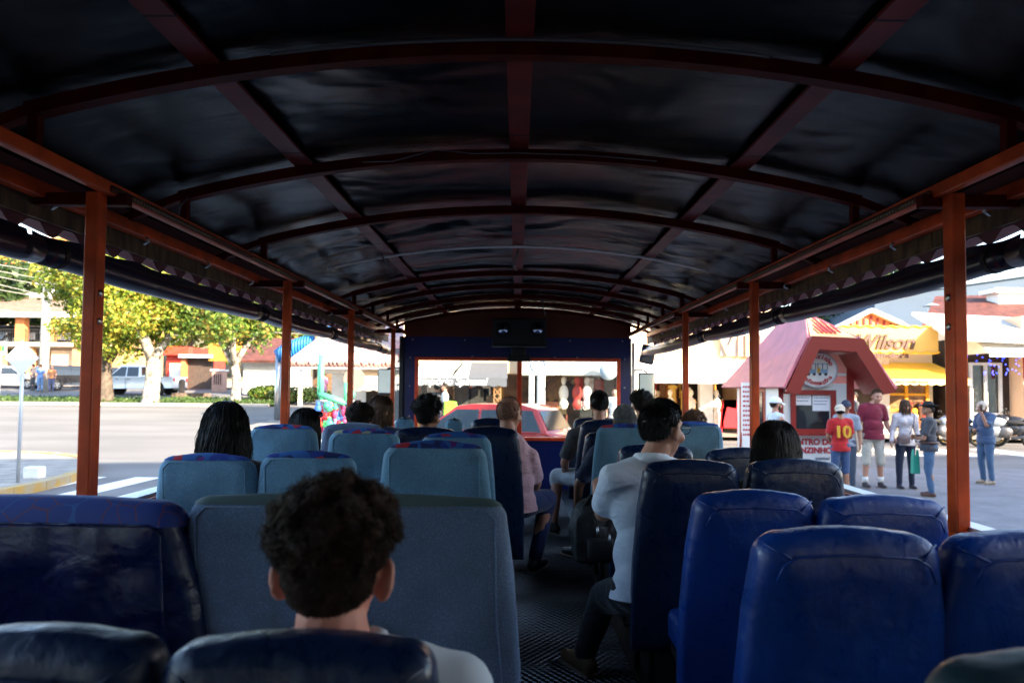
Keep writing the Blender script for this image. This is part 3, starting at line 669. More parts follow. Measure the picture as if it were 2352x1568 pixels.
def seat(xl, xr, yt, d, kind, label, bottom=1.07, flare=1.2, r=.07, th=.11, low=0):
    "seat seen from behind; xl, xr the shoulders of its back, yt its top edge"
    SEATN[0] += 1
    a, b = PX(xl, yt, d), PX(xr, yt, d); w1 = b.x-a.x; c = (a+b)/2; top = c.z; baseZ = FZ+.24; H = top-baseZ
    main, band, pip = {'blue':(vblue,None,vdark),'dark':(vdark,None,vdark),'teal':(vteal,None,vdark),'fabric':(fgrey,pat,fgrey),'fabric_plain':(fgrey2,None,vgrey),
        'greyf':(fgrey,vteal,vgrey),'zig':(vwrink,zig,vgrey),'big':(fgrey2,mat('green_grey_top_band',(.06,.10,.10),.8,var=.1),fgrey)}[kind]
    lean = -.06
    soft = kind in ('fabric','big','greyf')
    vs, fs = back_mesh(w1*flare, w1, H, th if not soft else .075, r, lean, roundtop=.10 if not soft else .03, puff=.012 if not soft else .004, sag=.006, seed=SEATN[0])
    off = Vector((c.x, d+.05-lean, baseZ))
    mb = MB(); mb.add([Vector(v)+off for v in vs], fs); root = mb.build('seat', main, BUS, True, fix=True); root['label'] = label
    yr = lambda z: -(th if not soft else .075)/2 - (.012 if not soft else .004) + lean*(z/H)**1.3
    if band:
        bh = .042 if kind in ('fabric','greyf','big') else .085
        mb = MB(); mb.add([Vector(v)+off for v in vs], fs); bm = bmesh.new(); me = mb.mesh('t', ORG[root]); bm.from_mesh(me)
        zc = top-bh
        bmesh.ops.bisect_plane(bm, geom=bm.verts[:]+bm.edges[:]+bm.faces[:], plane_co=(0,off.y-ORG[root].y,zc), plane_no=(0,.12,1), clear_inner=True)
        bmesh.ops.recalc_face_normals(bm, faces=bm.faces); bm.normal_update()
        for v in bm.verts: v.co += v.normal*.0035
        bm.to_mesh(me); bm.free(); me.polygons.foreach_set('use_smooth',[True]*len(me.polygons)); link_mesh('top_cover', me, band, root)
    # seams
    ph = .062 if not soft else .034
    mb = MB(); h1 = H-ph
    if not soft and kind != 'zig':
        lp = [(-w1/2+.030,h1-.055),(-w1/2+.045,h1-.018),(-w1/2+.075,h1),(0,h1+.006),(w1/2-.075,h1),(w1/2-.045,h1-.018),(w1/2-.030,h1-.055)]
        mb.tube([Vector((x,yr(z)+.0025,z))+off for x,z in lp], .0028, 6)
        mb.tube([Vector((-w1/2+.06,yr(h1)+.002,h1-.004))+off, Vector((-w1/2+.012,yr(H)+.045,H-.04))+off], .003, 6)
        mb.tube([Vector((w1/2-.06,yr(h1)+.002,h1-.004))+off, Vector((w1/2-.012,yr(H)+.045,H-.04))+off], .003, 6)
    else:
        ww = .026
        lp = [(-w1*.5*flare+ww,.05),(-w1/2+ww,H*.6),(-w1/2+ww+.004,h1-.03),(-w1/2+ww+.03,h1-.004),(0,h1-.001),(w1/2-ww-.03,h1-.004),(w1/2-ww-.004,h1-.03),(w1/2-ww,H*.6),(w1*.5*flare-ww,.05)]
        mb.tube([Vector((x,yr(z)+.0055,z))+off for x,z in lp], .003, 6)
    mb.build('piping', main, root, True)
    # cushion, frame, legs
    mb = MB(); mb.box((c.x-w1/2+.02,d+.14,FZ+.34),(c.x+w1/2-.02,d+.56,FZ+.47)); mb.build('cushion', main, root, True, bevel=.03)
    mb = MB(); mb.box((c.x-w1/2+.03,d+.07,FZ+.30),(c.x+w1/2-.03,d+.52,FZ+.338)); mb.build('frame', blackp, root)
    for sx in (-1,1):
        mb = MB(); mb.tube([(c.x+sx*(w1/2-.05),d+.12,FZ+.3),(c.x+sx*(w1/2-.05),d+.12,FZ+.004)],.014,8); mb.tube([(c.x+sx*(w1/2-.05),d+.46,FZ+.3),(c.x+sx*(w1/2-.05),d+.46,FZ+.004)],.014,8); mb.beam((c.x+sx*(w1/2-.05),d+.08,FZ+.01),(c.x+sx*(w1/2-.05),d+.5,FZ+.01),.03,.012); mb.build('leg', steel if False else blackp, root)
    return root
SE = seat
SE(345,990,1478,.93,'dark','dark navy vinyl seat the curly-haired boy sits on, its top at the bottom edge of the photo', r=.05)
SE(-250,318,1462,.93,'dark','dark navy vinyl seat cut off in the bottom left corner', r=.05)
SE(2215,2900,1530,.8,'teal','dark slate seat of which only the top shows in the bottom right corner')
SE(415,1165,1136,1.75,'big','very wide grey-blue cloth seat right in front of the curly-haired boy', r=.06, flare=1.10)
SE(-360,398,1142,1.72,'zig','wrinkled navy seat with zigzag patterned blue top band at the left edge', r=.07)
SE(1752,2178,1214,1.53,'blue','big bright blue vinyl seat in the right foreground, nearest whole seat')
SE(2205,2650,1222,1.53,'blue','blue vinyl seat cut off by the right edge beside the big bright blue one')
SE(1602,1880,1125,2.25,'blue','bright blue vinyl aisle seat just behind the big foreground one')
SE(1898,2190,1137,2.2,'blue','blue vinyl window seat touching the thick right orange post')
SE(1482,1703,1054,2.85,'dark','dark navy vinyl seat behind the man in the white shirt')
SE(1726,1945,1052,2.85,'dark','dark navy vinyl seat behind the long-haired woman on the right')
SE(1424,1596,1018,3.85,'dark','navy seat top showing on both sides of the bespectacled man’s face')
SE(1628,1800,1026,3.7,'dark','near-black creased seat top half hidden by the long-haired woman on the right')
SE(1372,1508,972,4.5,'fabric','tall blue-grey cloth seat with patterned top left of the bespectacled man’s head')
SE(1526,1664,967,4.5,'fabric','tall blue-grey cloth seat right of the bespectacled man’s glasses')
SE(1345,1465,989,5.2,'dark','navy seat with a shiny edge in front of the grey-haired passenger')
SE(1334,1448,962,5.85,'dark','navy seat behind the man in the dark T-shirt by the aisle', r=.09)
SE(1318,1420,957,6.75,'dark','farthest navy seat showing beside the dark T-shirt man’s shoulder')
SE(352,576,1041,2.75,'fabric','stained blue-grey cloth seat below the wavy-haired woman, by the left window')
SE(588,812,1035,2.75,'fabric','blue-grey cloth seat with yellow-flecked top directly left of the boy’s curls')
SE(874,1118,1011,2.5,'fabric','blue-grey cloth seat with red-blue top directly right of the boy’s curls')
SE(566,722,973,3.9,'fabric','cloth seat by the window with the sunglasses woman’s black hair spilling beside it')
SE(750,915,983,3.7,'fabric','middle cloth seat with red patch at the right of its top, third row from the front of the photo')
SE(962,1128,991,3.3,'fabric','cloth seat half hidden behind another, beside the pink-shirt man’s seat')
SE(738,878,969,4.7,'fabric_plain','charcoal grey seat below the short brown curly head')
SE(905,1046,979,4.9,'dark','wide navy seat below the passenger with dark tousled curls')
SE(1055,1192,978,4.35,'dark','tall navy seat behind the balding man in pink')
SE(905,950,956,6.7,'greyf','small grey seat top by the left corner of the front wall')
SE(1022,1062,958,6.5,'greyf','small teal seat top beside the dark tousled curls')
SE(1082,1166,958,6.3,'dark','blue seat top seen left of the balding man’s ear')

# ------------------------------------------------------------------ people
def strands(paths, rad, mbv, mbf):
    for pts, r0 in paths:
        P = np.array(pts); m = len(P); D = np.gradient(P, axis=0); D /= (np.linalg.norm(D,axis=1)[:,None]+1e-9)
        A = np.cross(D, np.array([.31,.77,.56])); A /= (np.linalg.norm(A,axis=1)[:,None]+1e-9); B = np.cross(D, A)
        rr = (r0*rad*np.linspace(1,.35,m))[:,None]; n = sum(len(x) for x in mbv)
        V = np.stack([P+A*rr, P-A*rr*.5+B*rr*.87, P-A*rr*.5-B*rr*.87],1).reshape(-1,3); mbv.append(V)
        for i in range(m-1):
            for k in range(3): mbf.append((n+i*3+k, n+i*3+(k+1)%3, n+i*3+3+(k+1)%3, n+i*3+3+k))
def hairline(d):
    return np.interp(d[1], [-1,-.6,-.3,0,.22,.5,.8,1], [-.72,-.66,-.45,-.02,.26,.48,.6,.62])
def hair(parent, c, Rh, style, m, n=2200, L=.03, rad=.0011, s=1, seed=1, thin=None, puff=1.0, name='hair', wave=0, part=0, back=0, width=1.0):
    rnd = random.Random(seed); cc = Vector(c)+Rh@Vector((0,-.012,.022))*s; RX = Vector((.078,.097,.098))*s*1.0
    g = Rh.transposed() @ Vector((0,0,-1))
    mb = MB()
    # underlying volume
    ball = MB(); ball.ball((0,0,0), 1, 40, 28); th = {'short':.006*puff,'curly':.022*puff,'long':.012,'buzz':.001}[style]*s
    keep = []
    vv = [Vector(v) for v in ball.v]
    for f in ball.f:
        cen = sum((vv[i] for i in f), Vector())/len(f); cen.normalize()
        if cen.z > hairline(cen) and not (thin and thin(cen)) and not (style in ('short','curly') and abs(cen.x) > .78 and cen.z < -.06 and cen.y > -.34): keep.append(f)
    if style != 'buzz':
        V2 = []
        for v in vv:
            k = th*(1+.5*noise.noise(v*5+Vector((seed,0,0)))) if style!='curly' else .003+th*sm(-.2,.5,v.z)*(.75+1.25*noise.noise(v*4.2+Vector((seed,0,0))) + .3*max(0,v.z) + .55*abs(v.x)*sm(.1,.5,v.z))
            V2.append(cc + Rh@Vector((v.x*(RX.x+k), v.y*(RX.y+k), v.z*(RX.z+k*(1.35 if style=='curly' else 1)))))
        mb.add(V2, keep)
    if style == 'long':
        tmp = MB(); tmp.ball(cc+Rh@Vector((0,-.012,.004)), (.083*s,.099*s,.101*s), 24, 16, Rh)
        q = cc+Rh@Vector((0,-.035,-.05)); e = q+Vector((0,0,-L*.72))
        tmp.ball(q.lerp(e,.3), (.076*s*width,.05*s,L*.33), 20, 14, Rh); tmp.ball(q.lerp(e,.75), (.074*s*width,.04*s,L*.33), 20, 14, Rh)
        mb.v += []; n0=len(mb.v); mb.v += tmp.v; mb.f += [tuple(i+n0 for i in f) for f in tmp.f]
    vs = [np.array([tuple(v) for v in mb.v]).reshape(-1,3)] if mb.v else []; fs = list(mb.f); paths = []
    tries = 0
    while len(paths) < n and tries < n*8:
        tries += 1
        d = Vector((rnd.gauss(0,1),rnd.gauss(0,1),rnd.gauss(0,1))).normalized()
        if d.z < hairline(d) or (thin and thin(d) and rnd.random() > .06): continue
        if abs(d.x) > .78 and d.z < -.04 and d.y > -.34 and style in('short','curly','buzz') : continue
        k0 = (th*.6 if style!='curly' else .003+th*sm(-.2,.5,d.z)*(.55+1.1*noise.noise(d*4.2+Vector((seed,0,0)))+.55*abs(d.x)*sm(.1,.5,d.z))) if style!='buzz' else 0
        p = Vector((d.x*(RX.x+k0), d.y*(RX.y+k0), d.z*(RX.z+k0))); nrm = Vector((d.x/RX.x, d.y/RX.y, d.z/RX.z)).normalized(); pts = []
        l = L*(.6+.6*rnd.random())
        if style in ('short','buzz'):
            t_ = (g - nrm*g.dot(nrm)); t_ = t_.normalized() if t_.length > .1 else Vector((0,1,0))
            f_ = sm(.3,.95,d.z); t_ = t_*(1-f_)+Vector((.25,.45,.15))*f_
            f_ = sm(.25,.75,d.y); t_ = t_*(1-f_)+Vector((.12,-.2,.8))*f_
            dr = (nrm*.75+t_*.9+Vector((rnd.uniform(-.4,.4),rnd.uniform(-.4,.4),rnd.uniform(-.4,.4)))).normalized()
            for k in range(4): pts.append(p+dr*l*k/3+t_*(.3*l*(k/3)**2))
        elif style == 'curly':
            up = sm(-.15,.5,d.z); l *= (.3+1.0*up)*puff
            a = nrm.cross(Vector((.3,.5,.8))).normalized(); b = nrm.cross(a); ph = rnd.uniform(0,6.28); tw = rnd.choice((-1,1))*rnd.uniform(2.,3.4)*math.pi; cr = rnd.uniform(.003,.008)*s*(.15+1.1*up)
            ax = (nrm*(.35+.65*up)+g*(.7*(1-up))+Vector((noise.noise(d*6),noise.noise(d*6+Vector((9,0,0))),noise.noise(d*6+Vector((0,9,0)))))*1.1+Vector((rnd.uniform(-.5,.5),rnd.uniform(-.5,.5),rnd.uniform(-.4,.4)))*.5).normalized()
            for k in range(11):
                t_ = k/10; pts.append(p+ax*l*t_*(1-.25*t_)+(a*math.cos(ph+tw*t_)+b*math.sin(ph+tw*t_))*cr*min(1,t_*3))
        else:
            tg = g-nrm*g.dot(nrm)+Vector((d.x,d.y-.25,0))*.35; dr = (nrm*.12+tg.normalized()).normalized(); st = l*1.25/15; off = rnd.uniform(.006,.018)*s; ph = rnd.uniform(0,6.28); q = p.copy()
            for k in range(16):
                pts.append(q + Vector((math.sin(ph+k*.9),math.cos(ph*1.3+k*.8),0))*wave*min(1,k/5))
                q = q + dr*st; e = Vector((q.x/(RX.x+off), q.y/(RX.y+off), q.z/(RX.z+off))); ln = e.length
                if ln > 0 and (ln < 1 or (q.z > -.02*s and ln > 1)): q = q/ln
                if q.z < -.02*s and abs(q.x) > .088*s*width: q.x *= .95
                if q.z < -.04*s and q.y > -.03*s+back and abs(q.x) < .07*s: q.y -= .006*s; 
                if q.z < -.02*s: q.x *= .975
                dr = (dr*.72+g*.36).normalized()
        paths.append(([tuple(cc+Rh@x) for x in pts], rnd.uniform(.7,1.4)))
    strands(paths, rad, vs, fs)
    V = np.concatenate(vs) - np.array(ORG[parent]); me = bpy.data.meshes.new(name); me.from_pydata(V.tolist(), [], fs); me.polygons.foreach_set('use_smooth',[True]*len(me.polygons)); me.update()
    return link_mesh(name, me, m, parent)

def head_prims(mb, c, Rh, nb, s=1, ear=1, neck=1):
    P = lambda x,y,z: c+Rh@(Vector((x,y,z))*s); r = lambda *a: tuple(k*s for k in a)
    mb.ball(P(0,-.012,.022), r(.0755,.094,.094), 24, 16, Rh); mb.ball(P(0,.02,-.02), r(.065,.07,.075), 20, 14, Rh)
    mb.ball(P(0,.028,-.06), r(.052,.056,.052), 16, 12, Rh); mb.ball(P(0,.062,-.093), r(.026,.02,.018), 12, 8, Rh)
    mb.cap(P(0,.086,.012), .009*s, P(0,.106,-.028), .014*s); mb.ball(P(0,.075,.028), r(.05,.018,.014), 12, 8, Rh)
    mb.ball(P(0,.085,-.058), r(.026,.012,.007), 10, 8, Rh); mb.ball(P(0,.083,-.07), r(.022,.012,.007), 10, 8, Rh)
    for sx in (-1,1):
        er = Rh @ Euler((R(-8),R(14)*sx,R(30 if ear<1.1 else 40)*sx)).to_matrix()
        mb.ball(P(sx*(.081+(ear-1)*.045),-.014,-.012), r(.0095,.021*ear,.034*ear), 12, 10, er); mb.ball(P(sx*.079,-.008,-.036), r(.008,.012,.014), 8, 8, er)
        mb.ball(P(sx*.045,.055,-.03), r(.026,.03,.026), 10, 8, Rh)
    mb.cap(P(0,-.022,-.07), .051*s*neck, nb, .058*s*neck)
def fingers(mb, wrist, fdir, palm, side, s=1, curl=.5):
    f = fdir.normalized(); n_ = palm - f*palm.dot(f); n_ = n_.normalized(); sdir = f.cross(n_)*side
    mb.ball(wrist+f*.045*s, (.037*s,.037*s,.02*s), 10, 8) if False else mb.cap(wrist+f*.012*s, .022*s, wrist+f*.065*s, .026*s)
    for k, (o_, l) in enumerate(((-.027,.062),(-.009,.072),(.009,.068),(.026,.054))):
        p = wrist+f*(.078-.004*abs(k-1))*s+sdir*o_*s; pts = [p]; d = f.copy(); ang = curl*(.55+.1*k)
        for j, q in enumerate((.42,.32,.26)):
            d = (d*math.cos(ang)+n_*math.sin(ang)).normalized(); dn = (n_*math.cos(ang)-f*math.sin(ang)); pts.append(pts[-1]+d*l*q*s)
        for j in range(3): mb.cap(pts[j], (.0095-.0008*j)*s, pts[j+1], (.0088-.0008*j)*s, 8)
        mb.cap(wrist+f*.03*s+sdir*o_*.6*s, .013*s, p, .0105*s, 8)
    t0 = wrist+f*.025*s-sdir*.022*s; t1 = t0+(f*.6-sdir*.7+n_*.35).normalized()*.036*s; t2 = t1+(f*.9-sdir*.2+n_*.35).normalized()*.03*s
    mb.cap(t0,.014*s,t1,.0115*s,8); mb.cap(t1,.011*s,t2,.009*s,8)
STAND = dict(pel=(0,0,.95), che=(0,0,1.28), nb=(0,-.01,1.46), hd=(0,.015,1.615), shL=(-.175,-.005,1.40), shR=(.175,-.005,1.40), elL=(-.225,-.03,1.12), elR=(.225,-.03,1.12),
    wrL=(-.24,.06,.88), wrR=(.24,.06,.88), hiL=(-.088,0,.9), hiR=(.088,0,.9), knL=(-.1,.015,.49), knR=(.1,.015,.49), anL=(-.105,-.03,.09), anR=(.105,-.03,.09))
SIT = dict(pel=(0,.02,.54), che=(0,-.01,.86), nb=(0,-.01,1.04), hd=(0,.02,1.195), shL=(-.175,-.005,.985), shR=(.175,-.005,.985), elL=(-.225,.05,.72), elR=(.225,.05,.72),
    wrL=(-.12,.27,.66), wrR=(.12,.27,.66), hiL=(-.09,.04,.52), hiR=(.09,.04,.52), knL=(-.12,.45,.53), knR=(.12,.45,.53), anL=(-.12,.44,.10), anR=(.12,.44,.10))
def person(label, base, heading, H=1.75, pose='stand', J={}, sk=None, top=('tee',(.5,.5,.5)), low=('trousers',(.05,.05,.1)), shoe=(.03,.03,.03), hd=None, hyaw=0, hpitch=0, hroll=0,
           hairs=None, eyes=True, fat=1.0, beard=None, hand=.5, vox=.011, ear=1, hs=1, grp='passengers on the bus', topmat=None, female=False):
    sk = sk or skin; s = H/1.75; Rb = Rz(R(heading)); base = Vector(base)
    root = empty('person', base, label, 'person', grp)
    j = dict(STAND if pose=='stand' else SIT); W = {}
    for k, v in j.items(): W[k] = base+Rb@(Vector(v)*s)
    if hd is not None:                       # head pinned in the world; shift the torso to match
        dlt = Vector(hd)-W['hd']
        for k in ('hd','nb','shL','shR','elL','elR'): W[k] = W[k]+dlt
        for k, f in (('che',.75),('wrL',.6),('wrR',.6)): W[k] = W[k]+dlt*f
    for k, v in J.items(): W[k] = Vector(v) if isinstance(v, Vector) else base+Rb@(Vector(v)*s)
    if pose != 'stand':
        for k in ('anL','anR'): W[k].z = base.z+.095*s
    Rh = Rz(R(heading+hyaw)) @ Euler((R(-hpitch),R(hroll),0)).to_matrix()
    up = (W['nb']-W['pel']).normalized(); xr = (W['shR']-W['shL']).normalized(); xr=(xr-up*xr.dot(up)).normalized(); fw_ = up.cross(xr); RT = Matrix((xr,fw_,up)).transposed()
    def torso(mb, i=0, full=True):
        f = fat
        mb.cap(W['shL'].lerp(W['shR'],.06), (.058+i)*s, W['shL'].lerp(W['shR'],.94), (.058+i)*s)
        mb.ball(W['che'].lerp(W['nb'],.05), ((.152+i)*s*(.9 if female else 1), (.105*f+i)*s, (.19+i)*s), 24, 16, RT)
        if female: 
            for sx in (-1,1): mb.ball(W['che']+RT@(Vector((sx*.07,.085,.03))*s), (.06*s+i,.05*s+i,.06*s+i), 14, 10, RT)
        mid = W['che'].lerp(W['pel'],.6); mb.ball(mid+RT@Vector((0,.012*f,0))*s, ((.138*f*(.88 if female else 1)+i)*s, (.104*f+i)*s, (.15+i)*s), 24, 16, RT)
        mb.ball(W['pel'], ((.155*f**.5+i)*s, (.115*f+i)*s, (.12+i)*s), 24, 16, RT)
        for q in ('L','R'): mb.cap(W['nb']-up*.01*s, (.048+i*.3)*s, W['sh'+q].lerp(W['nb'],.3)+up*.012*s, (.045+i*.5)*s)
    b = MB(); torso(b)
    head_prims(b, W['hd'], Rh, W['nb'], s*hs, ear, 1.13 if ear>1.1 else 1)
    for q, sd_ in (('L',-1),('R',1)):
        b.cap(W['sh'+q], .052*s, W['el'+q], .041*s); b.cap(W['el'+q], .041*s, W['wr'+q], .027*s)
        fd = (W['wr'+q]-W['el'+q]).normalized(); inward = RT@Vector((-sd_,.25,0)); fingers(b, W['wr'+q], fd, inward, sd_, s, hand)
        b.cap(W['hi'+q], .083*s, W['kn'+q], .056*s); b.cap(W['kn'+q].lerp(W['an'+q],.05), .054*s, W['kn'+q].lerp(W['an'+q],.3)-(RT@Vector((0,.012,0)))*s, .054*s); b.cap(W['kn'+q].lerp(W['an'+q],.3)-(RT@Vector((0,.012,0)))*s, .054*s, W['an'+q], .036*s)
        ff = (W['kn'+q]-W['hi'+q]) if pose!='stand' else Rb@Vector((0,1,0)); ff.z=0; ff.normalize() if ff.length>.01 else None
        if J.get('toe'): ff = Vector(J['toe'])
        b.cap(W['an'+q]-Vector((0,0,.05*s)), .034*s, W['an'+q]-Vector((0,0,.055*s))+ff*.13*s, .026*s)
        W['toe'+q] = ff
    blob(b, 'body', sk, root, vox, 3)
    if top:
        kind, col = top; tm = topmat or cloth('top_cloth_%d_%d_%d'%tuple(int(x*999) for x in col), col)
        m = MB(); torso(m, .015)
        for q in ('L','R'):
            fr = {'tee':.62,'long':1,'polo':.7,'tank':.08}[kind]; e = W['sh'+q].lerp(W['el'+q],fr)
            if kind=='long': m.cap(W['sh'+q], .069*s, W['el'+q], .056*s); m.cap(W['el'+q], .055*s, W['el'+q].lerp(W['wr'+q],.92), .04*s)
            elif kind!='tank': m.cap(W['sh'+q], .068*s, e, .064*s); m.tube([W['sh'+q],e+(e-W['sh'+q]).normalized()*.06*s],[.06*s,.068*s],14)
        m.ball(W['pel']-up*.07*s, ((.168*fat**.5+.012)*s,(.122*fat+.016)*s,.15*s), 24, 14, RT)
        t_ = blob(m, {'tee':'shirt','long':'sweater','polo':'shirt','tank':'top'}[kind], tm, root, .013, 4, .009*s, 8, (W['pel']-up*(.105 if pose=='stand' else .06)*s, up))
        if kind in ('polo','long') or top[0]=='polo':
            k_ = MB(); a = W['nb']; pts = []
            for i in range(13):
                an = 2*math.pi*i/12; pts.append(a+RT@Vector((.062*math.cos(an),.062*math.sin(an)+.005,.026 if math.sin(an)<.5 else .0))*s)
            k_.tube(pts, .013*s, 8, False); k_.build('collar', tm, t_, True)
    if low:
        kind, col = low; lm = cloth('low_cloth_%d_%d_%d'%tuple(int(x*999) for x in col), col, .6); m = MB()
        m.ball(W['pel']-up*.01, ((.158*fat**.5+.012)*s,(.115*fat+.014)*s,.125*s), 20, 14, RT)
        for q in ('L','R'):
            m.cap(W['hi'+q], .098*s, W['kn'+q], .071*s)
            if kind=='trousers': m.cap(W['kn'+q], .068*s, W['an'+q]-(W['an'+q]-W['kn'+q])*.02, .052*s)
            else: m.cap(W['kn'+q], .074*s, W['kn'+q].lerp(W['an'+q],.12), .076*s)
        blob(m, kind, lm, root, .014, 3, .012*s, 7)
    for q in ('L','R'):
        m = MB(); a = W['an'+q]-Vector((0,0,.045*s)); ff = W['toe'+q]; zz=Vector((0,0,1))
        m.cap(a-ff*.03*s, .042*s, a+ff*.06*s, .04*s); m.cap(a+ff*.05*s-zz*.006, .04*s, a+ff*.155*s-zz*.012*s, .03*s); m.cap(a, .046*s, a+zz*.03*s, .046*s)
        sh = blob(m, 'shoe', mat('shoe_%d%d%d'%tuple(int(x*99) for x in shoe), shoe, .5), root, .012, 3)
        m = MB(); rot = Matrix((ff, zz.cross(ff), zz)).transposed(); m.cbox(a+ff*.06*s-zz*.040*s, (.235*s,.075*s,.014*s), rot); m.build('sole', mat('shoe_sole', (.25,.2,.15), .8), sh, True, bevel=.008)
    if eyes:
        for sx in (-1,1):
            m = MB(); m.ball(W['hd']+Rh@(Vector((sx*.031,.083,.006))*s*hs), (.012*s,.006*s,.0065*s), 10, 8, Rh); m.build('eye', mat('dark_eye', (.02,.015,.01), .2), root, True)
            m = MB(); m.cap(W['hd']+Rh@(Vector((sx*.018,.094,.026))*s*hs), .004*s, W['hd']+Rh@(Vector((sx*.046,.084,.027))*s*hs), .003*s, 6); m.build('eyebrow', h_black, root, True)
    if hairs: hair(root, W['hd'], Rh, s=s*hs, parent_dummy=None, **hairs) if False else hair(root, W['hd'], Rh, s=s*hs, **hairs)
    if beard:
        m = MB(); P = lambda x,y,z: W['hd']+Rh@(Vector((x,y,z))*s*hs); m.ball(P(0,.032,-.067), (.056*s,.058*s,.045*s), 16, 10, Rh); m.ball(P(0,.068,-.094),(.03*s,.022*s,.022*s),10,8,Rh)
        for sx in (-1,1): m.cap(P(sx*.066,.01,-.02), .012*s, P(sx*.05,.04,-.07), .014*s)
        blob(m, 'beard', beard, root, .008, 2, .004, 60)
    root_info = dict(root=root, W=W, Rh=Rh, s=s*hs, RT=RT, up=up); return root_info
def cap_hat(I, m, brim_m=None, back=False, name='cap'):
    c, Rh, s, root = I['W']['hd'], I['Rh'], I['s'], I['root']; mb = MB(); b = MB(); b.ball((0,0,0),1,28,18)
    vv = [c+Rh@(Vector((v[0]*.096,v[1]*.114-.012,v[2]*.112+.026))*s) for v in b.v]; fs = [f for f in b.f if sum(b.v[i][2] for i in f)/len(f) > .08]
    mb.add(vv, fs); o = mb.build(name, m, root, True, fix=False); so = o.modifiers.new('s','SOLIDIFY'); so.thickness=.004
    k = -1 if back else 1; vs = []; fs = []
    for i in range(13):
        a = math.pi*(.16+.68*i/12)
        for q, r_ in enumerate((1,1.35,1.66)):
            ex = .088*math.cos(a)*(1+.0*q); ey = .105*math.sin(a); vs.append(c+Rh@(Vector((ex*(1+.08*q), k*(ey+ (.0,.035,.068)[q]*math.sin(a))-.012, .036-.012*q-.02*(abs(math.cos(a)))*q*.5))*s))
    fs = [(i*3+q,i*3+q+1,i*3+4+q,i*3+3+q) for i in range(12) for q in range(2)]
    m2 = MB(); m2.add(vs, fs); br = m2.build('visor', brim_m or m, o, True, fix=False); so = br.modifiers.new('s','SOLIDIFY'); so.thickness=.004
    return o
def glasses(I, m, up=0, tilt=0, lens=False, r=.026, name='glasses', label=None):
    c, Rh, s, root = I['W']['hd'], I['Rh'], I['s'], I['root']; mb = MB(); P = lambda x,y,z: c+Rh@(Euler((tilt,0,0)).to_matrix()@(Vector((x,y,z))*s))
    for sx in (-1,1):
        mb.tube([P(sx*.034+r*1.15*math.cos(a), .108+up*.02, .004+up+r*.8*math.sin(a)) for a in np.linspace(0,2*math.pi,17)], .0022*s, 6, False)
        mb.tube([P(sx*.062,.106+up*.02,.012+up), P(sx*.08,.07,.012+up), P(sx*.084,-.01,.006+up), P(sx*.08,-.03,-.01+up)], .0024*s, 6)
    mb.tube([P(-.008,.11+up*.02,.008+up),P(.008,.11+up*.02,.008+up)], .002*s, 6)
    o = mb.build(name, m, root, True)
    if lens:
        for sx in (-1,1):
            m2 = MB(); m2.ball(P(sx*.034,.108+up*.02,.004+up),(r*1.1*s,.002*s,r*.78*s),14,8,Rh); m2.build('lens', cglass, o, True)
    return o

# ---- passengers
def seated(label, hx, hy, d, heading=0, **kw):
    h = PX(hx, hy, d); return person(label, (h.x, d-.02, FZ), heading, pose='sit', hd=h, **kw)
# the curly-haired boy in the foreground
hb = PX(771, 1308, 1.10)
tropical = mat('white_shirt_palm_print', (.6,.62,.66), .85); t, p = nodes(tropical)
tc = t.nodes.new('ShaderNodeTexCoord'); v = t.nodes.new('ShaderNodeTexVoronoi'); v.inputs['Scale'].default_value = 11; wv = t.nodes.new('ShaderNodeTexNoise'); wv.inputs['Scale'].default_value = 45
t.links.new(tc.outputs['Object'], v.inputs[0]); t.links.new(tc.outputs['Object'], wv.inputs[0])
ml = t.nodes.new('ShaderNodeMath'); ml.operation='MULTIPLY_ADD'; ml.inputs[1].default_value=.55; t.links.new(wv.outputs['Fac'], ml.inputs[0]); t.links.new(v.outputs['Distance'], ml.inputs[2])
r_ = t.nodes.new('ShaderNodeValToRGB'); r_.color_ramp.elements[0].position=.40; r_.color_ramp.elements[0].color=(.12,.25,.27,1); r_.color_ramp.elements[1].position=.5; r_.color_ramp.elements[1].color=(.6,.63,.68,1)
t.links.new(ml.outputs[0], r_.inputs[0]); t.links.new(r_.outputs[0], p.inputs['Base Color'])
I = person('curly-haired boy with reddish ears seen from behind in the near foreground, white palm-print shirt', (hb.x, 1.1, FZ), 0, 1.7, 'sit', hd=hb, topmat=tropical, low=('trousers',(.05,.06,.1)), hs=.99, ear=1.12, sk=mat('pink_skin', (.62,.25,.18), .5, var=.08, vs=12), vox=.006,
    J=dict(shL=Vector((hb.x-.21,1.10,1.275)), shR=Vector((hb.x+.19,1.12,1.285)), nb=Vector((hb.x,1.09,1.362)), elL=Vector((hb.x-.25,1.15,1.0)), elR=Vector((hb.x+.24,1.16,1.0))), eyes=True)
a = I['W']['nb']; m = MB(); m.tube([a+Vector((.075*math.cos(t_),.07*math.sin(t_)+.0,.018-.012*math.sin(t_))) for t_ in np.linspace(0,2*math.pi,21)], .014, 8, False); m.build('collar', tropical, I['root'], True)
hair(I['root'], I['W']['hd'], I['Rh'], 'curly', h_curly, n=13000, L=.030, rad=.0008, s=I['s'], seed=4, puff=.86)
seated('woman with long wavy black hair, head above the stained grey seat', 520, 985, 3.1, top=('tee',(.02,.02,.03)), female=True, hs=.98, hairs=dict(style='long', m=h_black, n=3600, L=.36, rad=.0013, seed=5, wave=.011, width=1.1))
I = seated('woman with sleek black hair and sunglasses pushed up on her head', 700, 983, 4.3, hroll=8, heading=-5, top=('tee',(.03,.03,.04)), female=True, hairs=dict(style='long', m=h_black, n=2400, L=.36, rad=.0013, seed=6, width=1.08))
glasses(I, mat('brown_frame',(.08,.03,.015),.3), up=.085, tilt=0, lens=True, name='sunglasses')
